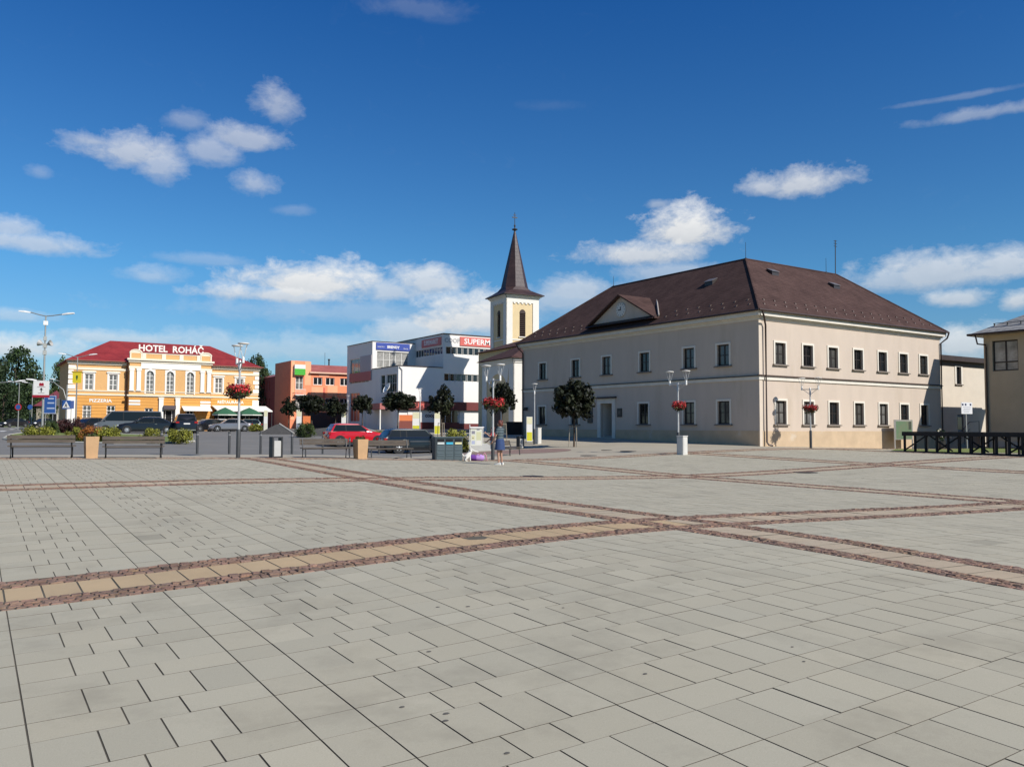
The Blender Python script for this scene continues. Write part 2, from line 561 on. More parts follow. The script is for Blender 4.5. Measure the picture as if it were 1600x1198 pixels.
slabs = []      # (u0,u1,v0,v1)
for u0 in UC:
    for vi, v0 in enumerate(VC):
        if u0 > 47: continue
        r = 0
        v = 0.0
        rows = []
        k = 0
        while v < CELL - 0.01:
            hgt = 0.30 if k % 2 == 0 else 0.45
            rows.append((v, v + hgt, k % 2 == 1)); v += hgt; k += 1
        for (a, b, tall) in rows:
            if vi <= 1: va, vb = v0 + CELL - b, v0 + CELL - a      # rows counted from the band
            else: va, vb = v0 + a, v0 + b
            for p in range(6):
                us_ = u0 + 1.5 * p
                cuts = [0, .3, .6, .9, 1.2, 1.5] if tall else [0, .45, .75, 1.2, 1.5]
                for c, d in zip(cuts, cuts[1:]):
                    slabs.append((us_ + c, us_ + d, va, vb))
slabs = np.array([s for s in slabs if in_view((s[0] + s[1]) / 2, (s[2] + s[3]) / 2)])

def slab_arrays(S, gu, gv, ch, jit, tilt):
    n = len(S)
    a = S[:, 0] + gu / 2; b = S[:, 1] - gu / 2; c = S[:, 2] + gv / 2; d = S[:, 3] - gv / 2
    out = []
    j = rng.normal(0, jit, n); tx = rng.normal(0, tilt, n); ty = rng.normal(0, tilt, n)
    cx = (a + b) / 2; cy = (c + d) / 2
    for (x, y, dz) in ((a, c, -.045), (b, c, -.045), (b, d, -.045), (a, d, -.045), (a, c, -ch), (b, c, -ch), (b, d, -ch), (a, d, -ch),
                       (a + ch, c + ch, 0), (b - ch, c + ch, 0), (b - ch, d - ch, 0), (a + ch, d - ch, 0)):
        z = Gs(np.c_[x, y]) + dz + j + (x - cx) * tx + (y - cy) * ty
        out.append(np.c_[x, y, z])
    return np.stack(out, 1)
F12 = np.array([(8, 9, 10, 11), (4, 5, 9, 8), (5, 6, 10, 9), (6, 7, 11, 10), (7, 4, 8, 11), (0, 1, 5, 4), (1, 2, 6, 5), (2, 3, 7, 6), (3, 0, 4, 7)])

def big_mesh(name, V, m, tints, parent, kind='stuff', faces=F12, side=None):
    n, k = V.shape[:2]
    me = bpy.data.meshes.new(name)
    f = (faces[None] + (np.arange(n) * k)[:, None, None]).reshape(-1, faces.shape[1])
    me.from_pydata(V.reshape(-1, 3).tolist(), [], f.tolist())
    me.materials.append(m)
    if side:                       # the edges in the joints carry joint sand
        me.materials.append(side)
        me.polygons.foreach_set('material_index', np.tile([0] + [1] * 8, n).astype(np.int32))
    at_ = me.color_attributes.new('tint', 'FLOAT_COLOR', 'POINT')
    cc = np.c_[np.repeat(tints, k, 0), np.ones(n * k)].astype(np.float32)
    at_.data.foreach_set('color', cc.ravel())
    me.update()
    o = link(name, me, parent)
    if kind: o['kind'] = kind
    return o

def grey_tints(n, s=.055, dark=.012, warm=.02):
    t = 1 + rng.normal(0, s, n)
    t[rng.random(n) < dark] *= 0.82
    w = rng.normal(0, warm, n)
    return np.clip(np.c_[t * (1 + w), t, t * (1 - w * 1.3)], .5, 1.25)

V = slab_arrays(slabs, .0080, .0036, .0008, .0006, .0012)
T = grey_tints(len(slabs), .026, .003, .0035)
px, py, z = proj_px(V[:, 8:12].mean(1))
vis = (z > .5) & (px > -20) & (px < 1620) & (py < 1190)
size = np.where(vis, 1.0 / np.maximum(z, .5) ** 3, 0)
order = np.argsort(-size)
near, rest = order[:300], order[300:]
big_mesh('paving_slabs', V[rest], M_SLAB, T[rest], pave, side=M_JOINT)
for i in near:
    o = big_mesh('paving_slab', V[i:i + 1], M_SLAB, T[i:i + 1], pave, kind=None, side=M_JOINT)

# sandstone bands
sand = []
def inb(x, starts, lo, hi):
    return any(s + lo < x < s + hi for s in starts)
for vb in VB:
    u = UC[0]
    while u < 58:
        if not (inb(u + .15, UB, -.02, CB_W) or inb(u + .15, UB, BW - CB_W, BW + .02)):
            sand.append((u, u + .3, vb + CB_W, vb + BW - CB_W))
        u += .3
        for s in UB:                       # keep the joints in step with the slabs
            if abs(u - s) < .149: u = s
            if abs(u - s - CB_W) < .149: u = s + CB_W
            if abs(u - s - BW + CB_W) < .1: u = s + BW - CB_W
            if abs(u - s - BW) < .149: u = s + BW
for ub in UB:
    v = VC[0]
    while v < 21.5:
        if not inb(v + .15, VB, -.02, BW + .02):
            sand.append((ub + CB_W, ub + BW - CB_W, v, v + .3))
        v += .3
        for s in VB:
            if abs(v - s) < .149: v = s
            if abs(v - s - BW) < .149: v = s + BW
sand = np.array([s for s in sand if in_view((s[0] + s[1]) / 2, (s[2] + s[3]) / 2)])
V = slab_arrays(sand, .008, .008, .004, .0015, .004)
T = grey_tints(len(sand), .035, .01, .010)
pink = np.array([.93, 1.02, 1.22])
T *= np.where(((sand[:, 1] - sand[:, 0] > .4) | (sand[:, 0] > 8) | (sand[:, 2] > 9))[:, None], pink, 1.0)
px, py, z = proj_px(V[:, 8:12].mean(1))
order = np.argsort(np.where((z > .5) & (px > -20) & (px < 1620), z, 999))
nb = 150
for i in order[:nb]:
    big_mesh('sandstone_slab', V[i:i + 1], M_SAND, T[i:i + 1], pave, kind=None, side=M_JOINT)
big_mesh('sandstone_slabs', V[order[nb:]], M_SAND, T[order[nb:]], pave, side=M_JOINT)

# porphyry cobbles, three uneven rows to a strip
stones = []
def strip(along_u, lo, hi, start, skip):
    for r in range(4):
        x = lo + random.random() * .08
        while x < hi:
            w_ = random.uniform(.07, .125)
            if not skip(x + w_ / 2):
                q0 = start + r * .09 + random.uniform(-.006, .006); q1 = q0 + .09 + random.uniform(-.010, .004)
                s = (x, x + w_, q0, q1) if along_u else (q0, q1, x, x + w_)
                if in_view((s[0] + s[1]) / 2, (s[2] + s[3]) / 2): stones.append(s)
            x += w_
for vb in VB:
    for st in (vb, vb + BW - CB_W):
        strip(True, -14, 58, st, lambda x: False)
for ub in UB:
    for st in (ub, ub + BW - CB_W):
        strip(False, -20, 21.9, st, lambda x: inb(x, VB, -.01, CB_W + .01) or inb(x, VB, BW - CB_W - .01, BW + .01))
stones = np.array(stones)
V = slab_arrays(stones, .011, .011, .007, .0028, .03)
n = len(stones)
V[:, 8:12, :2] += rng.normal(0, .005, (n, 4, 2))
V[:, 8:12, 2] += rng.normal(0, .0022, (n, 4))
V[:, 4:, 2] += .006
t = 1 + rng.normal(0, .14, n)
T = np.clip(np.c_[t * (1 + rng.normal(0, .05, n)), t, t * (1 + rng.normal(0, .05, n))], .4, 1.7)
big_mesh('porphyry_cobbles', V, M_COB, T, pave)

# drain and manhole covers in the paving
def cover(px_, py_, r):
    p = spot(px_, py_)
    c = MB().lathe([(r, -.02), (r, .006), (r * .9, .008), (r * .86, .004), (r * .5, .004), (r * .46, .008), (.001, .008)], 18, c=(p.x, p.y), z=p.z + .003)
    c.build('manhole_cover', M_IRON, pave)
for a in ((830, 744.3, .36), (1258, 738.2, .42), (920, 711.7, .4), (982, 704.8, .42), (948, 703.2, .3)):
    cover(*a)
for px_, py_, r in ((880, 950, .012), (670, 1020, .018), (1008, 1061, .016), (628, 1114, .016), (697, 1116, .02), (696, 1136, .018), (792, 1184, .016), (684, 949, .018), (731, 948, .02), (1238, 1017, .012), (1256, 1037, .013)):
    p = spot(px_, py_)
    r *= .7
    MB().lathe([(r, 0), (r * .8, .003), (.001, .004)], 9, c=(p.x, p.y), z=p.z + .001, sx=1.5).build('gum_spot', mat('gum', (0.09, 0.085, 0.075), 0.9), pave)

# round brick patch on the forecourt by the lamp
c = spot(806, 706)
ring = MB()
nr, na = 5, 40
ids = []
for r in range(nr + 1):
    for a in range(na):
        q = (c.x + 3.1 * r / nr * math.cos(2 * math.pi * a / na), c.y + 3.1 * r / nr * math.sin(2 * math.pi * a / na))
        ids.append(ring.vert((q[0], q[1], G(*q) + .006)))
for r in range(nr):
    for a in range(na):
        ring.face((ids[r * na + a], ids[r * na + (a + 1) % na], ids[(r + 1) * na + (a + 1) % na], ids[(r + 1) * na + a]))
tag(ring.build('brick_circle', M_RING, None, fix=False), kind='structure')

# road markings of the curve at the far left and kerbs
def dash(p0, p1, w, name='road_marking'):
    a = spot(*p0); b = spot(*p1)
    d = (b - a); d.z = 0
    d.normalize(); n_ = Vector((-d.y, d.x, 0)) * w / 2
    m = MB()
    m.poly([(q.x, q.y, G(q.x, q.y) + .012) for q in (a - n_, a + n_, b + n_, b - n_)])
    return tag(m.build(name, M_LINE, None, fix=False), kind='structure')
for p0, p1 in (((0, 674.6), (7, 673)), ((16, 671.2), (21, 670.3)), ((25, 668.4), (29, 667.4)), ((29, 664.8), (25, 663.4)), ((2, 663.6), (6, 663.2)), ((19, 661.8), (24, 662.6))):
    dash(p0, p1, .5)

# ------------------------------------------------------------------ building materials and shared helpers
def glass_mat(name, rgb, rough=0.06):
    return mat(name, rgb, rough, spec=0.6, var=0.5, vscale=0.9)
M_GLASS = glass_mat('window_glass', (0.014, 0.017, 0.02))
M_GLASS2 = glass_mat('curtained_glass', (0.17, 0.17, 0.165), 0.12)
M_GLASS3 = glass_mat('bright_glass', (0.34, 0.34, 0.33), 0.12)
M_BROWNFR = mat('brown_frame', (0.022, 0.016, 0.013), 0.5)
M_WHITEFR = mat('white_frame', (0.74, 0.74, 0.72), 0.5, var=0.05, vscale=4)
M_TRIM = mat('white_plaster', (0.70, 0.665, 0.60), 0.85, var=0.07, vscale=1.5, bump=0.15, bscale=50)
M_DARKTIN = mat('brown_tin', (0.055, 0.035, 0.028), 0.5, 0.2, var=0.2, vscale=2)
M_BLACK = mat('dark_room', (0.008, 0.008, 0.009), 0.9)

def shingle(name, c1, c2, sx, sz, rough=0.75, mortar=(0.02, 0.015, 0.013), bump=0.6, spec=0.3, ms=0.012):
    c1, c2, mortar = warm(c1), warm(c2), warm(mortar)
    m = bpy.data.materials.new(name)
    m.use_nodes = True
    t = m.node_tree
    b = t.nodes['Principled BSDF']
    b.inputs['Roughness'].default_value = rough
    b.inputs['Specular IOR Level'].default_value = spec
    tcn = t.nodes.new('ShaderNodeTexCoord')
    sp = t.nodes.new('ShaderNodeSeparateXYZ')
    t.links.new(tcn.outputs['Object'], sp.inputs[0])
    cb = t.nodes.new('ShaderNodeCombineXYZ')
    t.links.new(vmath(t, 'ADD', sp.outputs[0], sp.outputs[1]), cb.inputs[0])
    t.links.new(sp.outputs[2], cb.inputs[1])
    br = t.nodes.new('ShaderNodeTexBrick')
    br.inputs['Scale'].default_value = 1.0
    br.inputs['Brick Width'].default_value = sx
    br.inputs['Row Height'].default_value = sz
    br.inputs['Mortar Size'].default_value = ms
    br.inputs['Mortar Smooth'].default_value = 0.3
    br.inputs['Color1'].default_value = (*c1, 1)
    br.inputs['Color2'].default_value = (*c2, 1)
    br.inputs['Mortar'].default_value = (*mortar, 1)
    t.links.new(cb.outputs[0], br.inputs['Vector'])
    nz = t.nodes.new('ShaderNodeTexNoise')
    nz.inputs['Scale'].default_value = 0.7
    nz.inputs['Detail'].default_value = 8
    nz.inputs['Roughness'].default_value = 0.7
    t.links.new(tcn.outputs['Object'], nz.inputs['Vector'])
    rp = t.nodes.new('ShaderNodeValToRGB')
    rp.color_ramp.elements[0].position = 0.3
    rp.color_ramp.elements[0].color = (0.72, 0.72, 0.72, 1)
    rp.color_ramp.elements[1].position = 0.7
    rp.color_ramp.elements[1].color = (1.2, 1.18, 1.15, 1)
    t.links.new(nz.outputs[0], rp.inputs[0])
    mx = t.nodes.new('ShaderNodeMixRGB')
    mx.blend_type = 'MULTIPLY'
    mx.inputs[0].default_value = 1
    t.links.new(br.outputs['Color'], mx.inputs[1])
    t.links.new(rp.outputs[0], mx.inputs[2])
    t.links.new(mx.outputs[0], b.inputs['Base Color'])
    bp = t.nodes.new('ShaderNodeBump')
    bp.inputs['Strength'].default_value = bump
    bp.inputs['Distance'].default_value = 0.02
    bp.invert = True
    t.links.new(br.outputs['Fac'], bp.inputs['Height'])
    t.links.new(bp.outputs[0], b.inputs['Normal'])
    return m

WCACHE = {}
def window(parent, FM, xc, z0, z1, w, style='casement', y=0.12, frame=M_BROWNFR, glass=M_GLASS, surround=None, sill=None, name='window', label=None, rows=1, cols=2, fw=0.06, hood=None, sw=0.13):
    """a window set in an opening: frame mesh, panes and sill as its sub-parts. FM = facade frame in the parent's space"""
    hgt = z1 - z0
    key = (round(w, 3), round(hgt, 3), style, frame.name, rows, cols, fw)
    if key not in WCACHE:
        f = MB()
        hw = w / 2
        f.box(-hw, -hw + fw, 0, .06, 0, hgt); f.box(hw - fw, hw, 0, .06, 0, hgt)
        f.box(-hw + fw, hw - fw, 0, .06, 0, fw); f.box(-hw + fw, hw - fw, 0, .06, hgt - fw, hgt)
        cw = (w - 2 * fw) / cols
        for k in range(1, cols):
            x = -hw + fw + cw * k
            f.box(x - fw * .6, x + fw * .6, .002, .058, fw, hgt - fw)
        rh = (hgt - 2 * fw) / rows
        for r in range(1, rows):
            zz = fw + rh * r
            f.box(-hw + fw, hw - fw, .006, .052, zz - fw * .35, zz + fw * .35)
        if style == 'arch':
            for k in range(-2, 3):
                a = math.pi / 2 + k * .5
                f.tube([(0, .03, hgt - hw), (math.cos(a) * (hw - .05), .03, hgt - hw + math.sin(a) * (hw - .05))], .018, 4)
        WCACHE[key] = f.mesh(name, frame)
        p = MB()
        p.poly([(-hw + fw, 0, fw), (-hw + fw + cw, 0, fw), (-hw + fw + cw, 0, hgt - fw), (-hw + fw, 0, hgt - fw)])
        WCACHE[key + ('p',)] = {}
        WCACHE[key + ('pb',)] = p
        WCACHE[key + ('cw',)] = cw
    o = link(name, WCACHE[key], parent)
    o.matrix_local = FM @ Matrix.Translation((xc, y, z0))
    pd = WCACHE[key + ('p',)]
    if glass.name not in pd:
        pd[glass.name] = WCACHE[key + ('pb',)].mesh('pane', glass)
    for k in range(cols):
        c = link('pane', pd[glass.name], o)
        c.location = (WCACHE[key + ('cw',)] * k, .03, 0)
    if surround:
        ks = key + ('sur', surround.name, sw, hood is not None)
        if ks not in WCACHE:
            s = MB(); hw = w / 2
            s.box(-hw - sw, -hw, -.045, .0, -.0, hgt + sw); s.box(hw, hw + sw, -.045, .0, 0, hgt + sw)
            s.box(-hw, hw, -.045, .0, hgt, hgt + sw)
            if hood:
                s.box(-hw - sw - .1, hw + sw + .1, -.16, -.046, hgt + sw - .02, hgt + sw + .12)
                s.box(-hw - sw, hw + sw, -.05, .0, hgt + sw + .001, hgt + sw + .16)
            WCACHE[ks] = s.mesh('surround', surround)
        c = link('surround', WCACHE[ks], o)
        c.location = (0, -y, 0)
    if sill:
        ks = key + ('sill', sill.name)
        if ks not in WCACHE:
            s = MB(); hw = w / 2 + .2
            s.prism([(-.13, -.09), (.0, -.09), (.0, .0), (-.13, -.03)], 'x', -hw, hw)
            s.box(-w / 2, w / 2, .0, y, -.012, .004)
            WCACHE[ks] = s.mesh('sill', sill)
        c = link('sill', WCACHE[ks], o)
        c.location = (0, -y, 0)
    if label: o['label'] = label
    return o

def part(parent, name, m, fn, smooth=False, M=None, fix=True):
    b = MB(M)
    fn(b)
    return b.build(name, m, parent, smooth, fix)

# ------------------------------------------------------------------ the town hall at the corner of the square
M_THW = mat('beige_render', (0.56, 0.475, 0.405), 0.9, var=0.045, vscale=1.1, bump=0.25, bscale=30, stretch=(1, 1, .22), wear=[((0.49, 0.41, 0.33), 0.6, 0.54, 0.7), ((0.44, 0.375, 0.30), 1.8, 0.62, 0.5), ((0.62, 0.55, 0.47), 1.1, 0.62, 0.5)])
M_THP = mat('ochre_plinth', (0.52, 0.40, 0.275), 0.9, var=0.10, vscale=1.2, bump=0.3, bscale=25, wear=((0.60, 0.55, 0.47), 0.55, 0.60, 0.8))
M_THR = shingle('brown_shingles', (0.098, 0.062, 0.058), (0.078, 0.049, 0.046), 0.26, 0.15, rough=0.95, ms=0.012, bump=0.3, spec=0.05, mortar=(0.048, 0.031, 0.029))
M_SILLT = mat('grey_sill', (0.22, 0.19, 0.165), 0.8)
M_STEPS = mat('grey_stone', (0.33, 0.32, 0.30), 0.85, var=0.1, vscale=3, bump=0.3)

th = thing('town_hall', 'two storey beige town hall with brown hipped roof and small clock gable', 'building', (37.4, 24.2, 0.54), R(1.1))
RL, LL, DW = 19.23, 23.68, 11.0
EZ, BZ, HZ = 7.75, 3.90, 12.3
FR = faceM((0, 0, 0), 0)                       # right (sunny) face: x along +x, outside -y
FL = faceM((0, LL, 0), R(-90))                 # left face: local x runs from the far end back to the corner
rw = [1.889, 4.461, 6.939, 9.551, 12.214, 14.644, 17.07]
lw_up = [2.63, 5.43, 9.46, 13.34, 16.85, 20.97]
lw_lo = [2.63, 5.45, 9.57, 16.95, 21.06]
WW, UZ0, UZ1, LZ0, LZ1 = 0.94, 4.76, 6.02, 1.26, 2.63
DOOR = (13.35 - .62, 13.35 + .62, 0.34, 2.72)
b = MB(FR)
wall(b, 0, RL, BZ, EZ, [(x - WW / 2, x + WW / 2, UZ0, UZ1) for x in rw], .24)
wall(b, 0, RL, -1.2, BZ, [(x - WW / 2, x + WW / 2, LZ0, LZ1) for x in rw], .24)
b.M = FL
f = lambda s: LL - s
wall(b, 0, LL, BZ, EZ, [(f(x) - WW / 2, f(x) + WW / 2, UZ0, UZ1) for x in lw_up], .24)
wall(b, 0, LL, -1.2, BZ, [(f(x) - WW / 2, f(x) + WW / 2, LZ0, LZ1) for x in lw_lo] + [(f(DOOR[1]), f(DOOR[0]), DOOR[2], DOOR[3])], .24)
b.M = Matrix()
for P in ([(RL, 0), (RL, DW)], [(RL, DW), (DW, DW)], [(DW, DW), (DW, LL)], [(DW, LL), (0, LL)]):
    (x0, y0), (x1, y1) = P
    b.poly([(x0, y0, -1.2), (x1, y1, -1.2), (x1, y1, EZ), (x0, y0, EZ)])
b.build('wall', M_THW, th, fix=False)
def plinth(b):
    b.M = FR
    b.box(.26, RL, -.022, 0, -1.2, .86)
    b.M = FL
    b.box(0, f(DOOR[1]) - .36, -.022, 0, -1.2, .88); b.box(f(DOOR[0]) + .36, LL - .01, -.022, 0, -1.2, .88)
part(th, 'plinth', M_THP, plinth)
part(th, 'corner_strip', mat('pale_render', (0.62, 0.54, 0.455), 0.9, var=0.04, vscale=1), lambda b: (b.box(0, .24, -.03, -.001, -1.1, BZ - .06), b.box(0, .24, -.03, -.001, BZ + .2, EZ - .4)))
def belt(b):
    b.box(-.06, RL + .06, -.07, 0, BZ - .10, BZ + .10)
    b.box(-.07, 0, 0, LL + .05, BZ - .10, BZ + .10)
part(th, 'string_course', M_TRIM, belt)
def beltcap(b):
    b.prism([(-.13, BZ + .10), (-.0, BZ + .10), (.0, BZ + .20), (-.13, BZ + .13)], 'x', -.12, RL + .1)
    b.box(-.13, .0, -.02, LL + .07, BZ + .103, BZ + .155)
part(th, 'string_course_flashing', M_DARKTIN, beltcap)
def cornice(b):
    for (o_, z0, z1) in ((.05, EZ - .50, EZ - .38), (.14, EZ - .38, EZ - .28), (.31, EZ - .28, EZ + .02)):
        b.box(-o_, RL + o_, -o_, 0, z0, z1 - .002)
        b.box(-o_, 0, 0, LL + o_, z0, z1 - .002)
part(th, 'cornice', M_TRIM, cornice)
GL = [M_GLASS, glass_mat('window_glass_deep', (0.008, 0.009, 0.011), .1), M_GLASS, glass_mat('window_glass_net', (0.085, 0.085, 0.082), .1), glass_mat('window_glass_dim', (0.025, 0.028, 0.03), .05)]
for i, x in enumerate(rw):
    window(th, FR, x, UZ0, UZ1, WW, y=.11, surround=M_TRIM, sill=M_SILLT, rows=2, fw=.075, sw=.12, glass=GL[(i * 5 + int(x * 7)) % len(GL)])
    window(th, FR, x, LZ0, LZ1, WW, y=.11, surround=M_TRIM, sill=M_SILLT, rows=2, fw=.075, sw=.12, glass=M_GLASS2 if i in (0, 1, 4) else GL[i % len(GL)])
for i, x in enumerate(lw_up):
    window(th, FL, f(x), UZ0, UZ1, WW, y=.11, surround=M_TRIM, sill=M_SILLT, rows=2, fw=.075, sw=.12, glass=GL[(i * 5 + int(x * 7)) % len(GL)])
for i, x in enumerate(lw_lo):
    window(th, FL, f(x), LZ0, LZ1, WW, y=.11, surround=M_TRIM, sill=M_SILLT, rows=2, fw=.075, sw=.12, glass=GL[(i * 5 + int(x * 7)) % len(GL)])
# doorway: deep white reveal, dark leaf on the right, steps
dm = MB(FL)
a0, a1 = f(DOOR[1]), f(DOOR[0])
dm.box(a0 - .34, a0, -.06, 0, -.6, DOOR[3] + .34); dm.box(a1, a1 + .34, -.06, 0, -.6, DOOR[3] + .34)
dm.box(a0, a1, -.06, 0, DOOR[3], DOOR[3] + .34)
dm.box(a0 - .02, a0, .2, 1.25, .3, DOOR[3]); dm.box(a1, a1 + .02, .2, 1.25, .3, DOOR[3]); dm.box(a0, a1, .2, 1.25, DOOR[3], DOOR[3] + .02)
door = dm.build('doorway', M_TRIM, th)
part(door, 'door_leaf', mat('dark_door', (0.02, 0.016, 0.014), 0.5), lambda b: (b.box(a0 + .02, a1 - .02, 1.1, 1.16, .32, DOOR[3] - .02), b.box(a0 + .1, a0 + .5, 1.07, 1.101, .5, 2.3), b.box(a1 - .5, a1 - .1, 1.07, 1.101, .5, 2.3)), M=FL)
part(door, 'door_hood', M_DARKTIN, lambda b: b.prism([(-.26, DOOR[3] + .36), (0, DOOR[3] + .36), (0, DOOR[3] + .47), (-.26, DOOR[3] + .40)], 'x', a0 - .45, a1 + .45), M=FL)
for k in range(2):
    part(door, 'step', M_STEPS, lambda b: b.box(a0 + .0, a1 - .0, .02 + .3 * k, 1.2, .1, .32 + .15 * k - .15 * (1 - k)), M=FL)
def plaque(xc, z0, z1, w, lab):
    o = part(th, 'wall_plaque', mat('black_plaque', (0.02, 0.02, 0.022), 0.35), lambda b: b.box(f(xc) - w / 2, f(xc) + w / 2, -.05, -.001, z0, z1), M=FL)
    o['label'] = lab
    part(o, 'emblem', mat('plaque_emblem', (0.10, 0.09, 0.07), 0.4), lambda b: b.box(f(xc) - w * .2, f(xc) + w * .2, -.056, -.0501, z0 + (z1 - z0) * .35, z1 - (z1 - z0) * .3), M=FL)
plaque(11.95, 1.75, 2.35, .48, 'black square plaque beside the doorway')
plaque(15.15, 1.35, 2.45, .55, 'tall dark notice case left of the doorway')

def hiproof(b, t=0.0, o=.40):
    e = EZ + .03
    h_ = HZ
    w = DW / 2
    A = (-o, -o, e); B = (RL + o, -o, e); C_ = (RL + o, DW + o, e); D_ = (DW + o, DW + o, e); E_ = (DW + o, LL + o, e); F_ = (-o, LL + o, e)
    P1 = (w, w, h_); P2 = (15.4, w, h_); P3 = (w, 19.0, h_)
    for q in ([A, B, P2, P1], [B, C_, P2], [C_, D_, P1, P2], [A, P1, P3, F_], [F_, P3, E_], [E_, P3, P1, D_]):
        b.poly(q)
    # soffit
    b.poly([(x, y, e - .03) for x, y, _ in (A, F_, E_, D_, C_, B)])
    ring = [A, B, C_, D_, E_, F_]
    for p_, q_ in zip(ring, ring[1:] + ring[:1]):
        b.poly([(p_[0], p_[1], e - .03), (q_[0], q_[1], e - .03), q_, p_])
roof = part(th, 'roof', M_THR, hiproof, fix=False)
def ridges(b):
    w = DW / 2
    for p_, q_ in (((w, w, HZ), (15.4, w, HZ)), ((w, w, HZ), (w, 19, HZ)), ((-.40, -.40, EZ + .03), (w, w, HZ)), ((15.4, w, HZ), (RL + .40, -.40, EZ + .03)), ((w, 19, HZ), (-.40, LL + .40, EZ + .03))):
        b.tube([p_, q_], .075, 6)
part(roof, 'ridge_caps', M_THR, ridges)
def gutters(b):
    b.tube([(-.44, -.44, EZ + .01), (RL + .44, -.44, EZ + .01)], .06, 8)
    b.tube([(-.44, -.44, EZ + .01), (-.44, LL + .44, EZ + .01)], .06, 8)
part(roof, 'gutter', M_DARKTIN, gutters, smooth=True)
def dpipe(b, x, y, z0):
    b.tube([(x - .3, y - .40, EZ - .06), (x - .1, y - .36, EZ - .42), (x + .24, y - .12, EZ - .62), (x + .32, y - .10, EZ - .8), (x + .32, y - .10, z0 + .25), (x + .36, y - .2, z0 + .1), (x + .62, y - .26, z0 + .05)], .055, 8)
part(th, 'downpipe', M_DARKTIN, lambda b: dpipe(b, .12, -.06, -.02), smooth=True)
part(th, 'downpipe', M_DARKTIN, lambda b: b.tube([(RL + .3, -.5, EZ - .06), (RL + .25, -.4, EZ - .4), (RL - .05, -.1, EZ - .75), (RL - .05, -.1, -.4)], .055, 8), smooth=True)
part(th, 'downpipe', M_DARKTIN, lambda b: b.tube([(-.5, LL + .2, EZ - .06), (-.4, LL + .1, EZ - .4), (-.1, LL - .1, EZ - .75), (-.1, LL - .1, .3)], .055, 8), smooth=True)
# snow guards along the eaves: small tin noses
sg = MB()
sg.prism([(0, 0), (.16, .10), (.16, .12), (.03, .09)], 'x', -.04, .04)
sgm = sg.mesh('snow_guard', mat('tin_guard', (0.17, 0.13, 0.11), 0.5, 0.3))
sl_ = (HZ - EZ) / (DW / 2 + .40)
for k in range(19):
    for row in (0, 1):
        x = .8 + k * .98 + row * .49
        if x > RL - .4: continue
        o = link('snow_guard', sgm, roof)
        yy = .15 + row * .45
        o.location = (x, yy, EZ + .03 + (yy + .40) * sl_)
for k in range(24):
    for row in (0, 1):
        y = .8 + k * .98 + row * .49
        if y > LL - .6 or 8.0 < y < 15.8: continue
        o = link('snow_guard', sgm, roof)
        xx = .15 + row * .45
        o.location = (xx, y, EZ + .03 + (xx + .40) * sl_)
        o.rotation_euler = (0, 0, R(-90))
# roof hatches
def hatch(x, y, rz):
    z = EZ + .03 + ((y if rz == 0 else x) + .40) * sl_
    M_ = Matrix.Translation((x, y, z)) @ Matrix.Rotation(rz, 4, 'Z')
    o = part(roof, 'roof_hatch', mat('hatch_tin', (0.05, 0.042, 0.04), 0.45, 0.3), lambda b: b.prism([(-.22, -.2), (.26, .2), (.22, .30), (-.2, .06)], 'x', -.34, .34), M=M_)
    part(o, 'hatch_lid', mat('hatch_lid_tin', (0.20, 0.18, 0.17), 0.4, 0.3), lambda b: b.prism([(-.26, .065), (.25, .305), (.23, .33), (-.26, .09)], 'x', -.38, .38), M=M_)
hatch(6.5, 4.1, 0); hatch(12.4, 3.6, 0); hatch(3.3, 6.6, R(-90))
# clock gable on the left slope
g0, g1, gx, gz0, gz1 = 8.3, 15.5, .12, 8.42, 10.25
gm = (g0 + g1) / 2
gable = part(th, 'clock_gable', M_THW, lambda b: b.prism([(g0 + .5, gz0), (g1 - .5, gz0), (gm, gz1 - .12)], 'x', gx, gx + .3))
def groof(b):
    xe = (gz1 - EZ) / sl_ - .4
    for s, e in ((g0, -1), (g1, 1)):
        zb = gz0 - .12
        xb = max((zb - EZ - .03) / sl_ - .40, gx)
        # sloping slab from ridge to foot
        b.loft([[(gx - .3, gm, gz1), (gx - .3, s, zb), (gx - .3, s, zb - .1), (gx - .3, gm, gz1 - .1)],
                [(xe + .5, gm, gz1), (xb + .1, s, zb), (xb + .1, s, zb - .1), (xe + .5, gm, gz1 - .1)]])
part(gable, 'gable_roof', M_THR, groof)
part(gable, 'gable_ledge', M_DARKTIN, lambda b: b.prism([(gx - .42, gz0 - .2), (gx + .2, gz0 - .2), (gx + .2, gz0 + .02), (gx - .1, gz0 + .02)], 'y', g0 + .1, g1 - .1))
part(gable, 'gable_flashing', mat('pale_tin', (0.42, 0.38, 0.34), 0.5, 0.2), lambda b: b.tube([(2.9, gm - .6, 10.2), (.15, g0 - .06, gz0 - .02)], .06, 5))
clock = part(gable, 'clock', mat('clock_face', (0.62, 0.60, 0.56), 0.5), lambda b: b.lathe([(.50, 0), (.50, .05), (.46, .07), (.001, .07)], 28), M=Matrix.Translation((gx - .001, gm, 9.18)) @ Matrix.Rotation(R(-90), 4, 'Y'))
def hands(b):
    b.box(-.035, .035, -.05, .26, .075, .085); b.box(-.03, .22, -.032, .032, .0755, .0845)
    for k in range(12):
        a = k * math.pi / 6
        b.box(-.02, .02, .36, .43, .0705, .075, M=Matrix.Rotation(a, 4, 'Z'))
part(clock, 'clock_hands', mat('clock_black', (0.02, 0.02, 0.02), 0.5), hands, M=Matrix.Translation((gx - .001, gm, 9.18)) @ Matrix.Rotation(R(-90), 4, 'Y'))
part(th, 'wall_lamp', M_BLACK, lambda b: (b.box(f(23.2), f(23.0), -.25, 0, 2.5, 2.6), b.box(f(23.15), f(22.75), -.35, -.2, 2.35, 2.48)), M=FL)
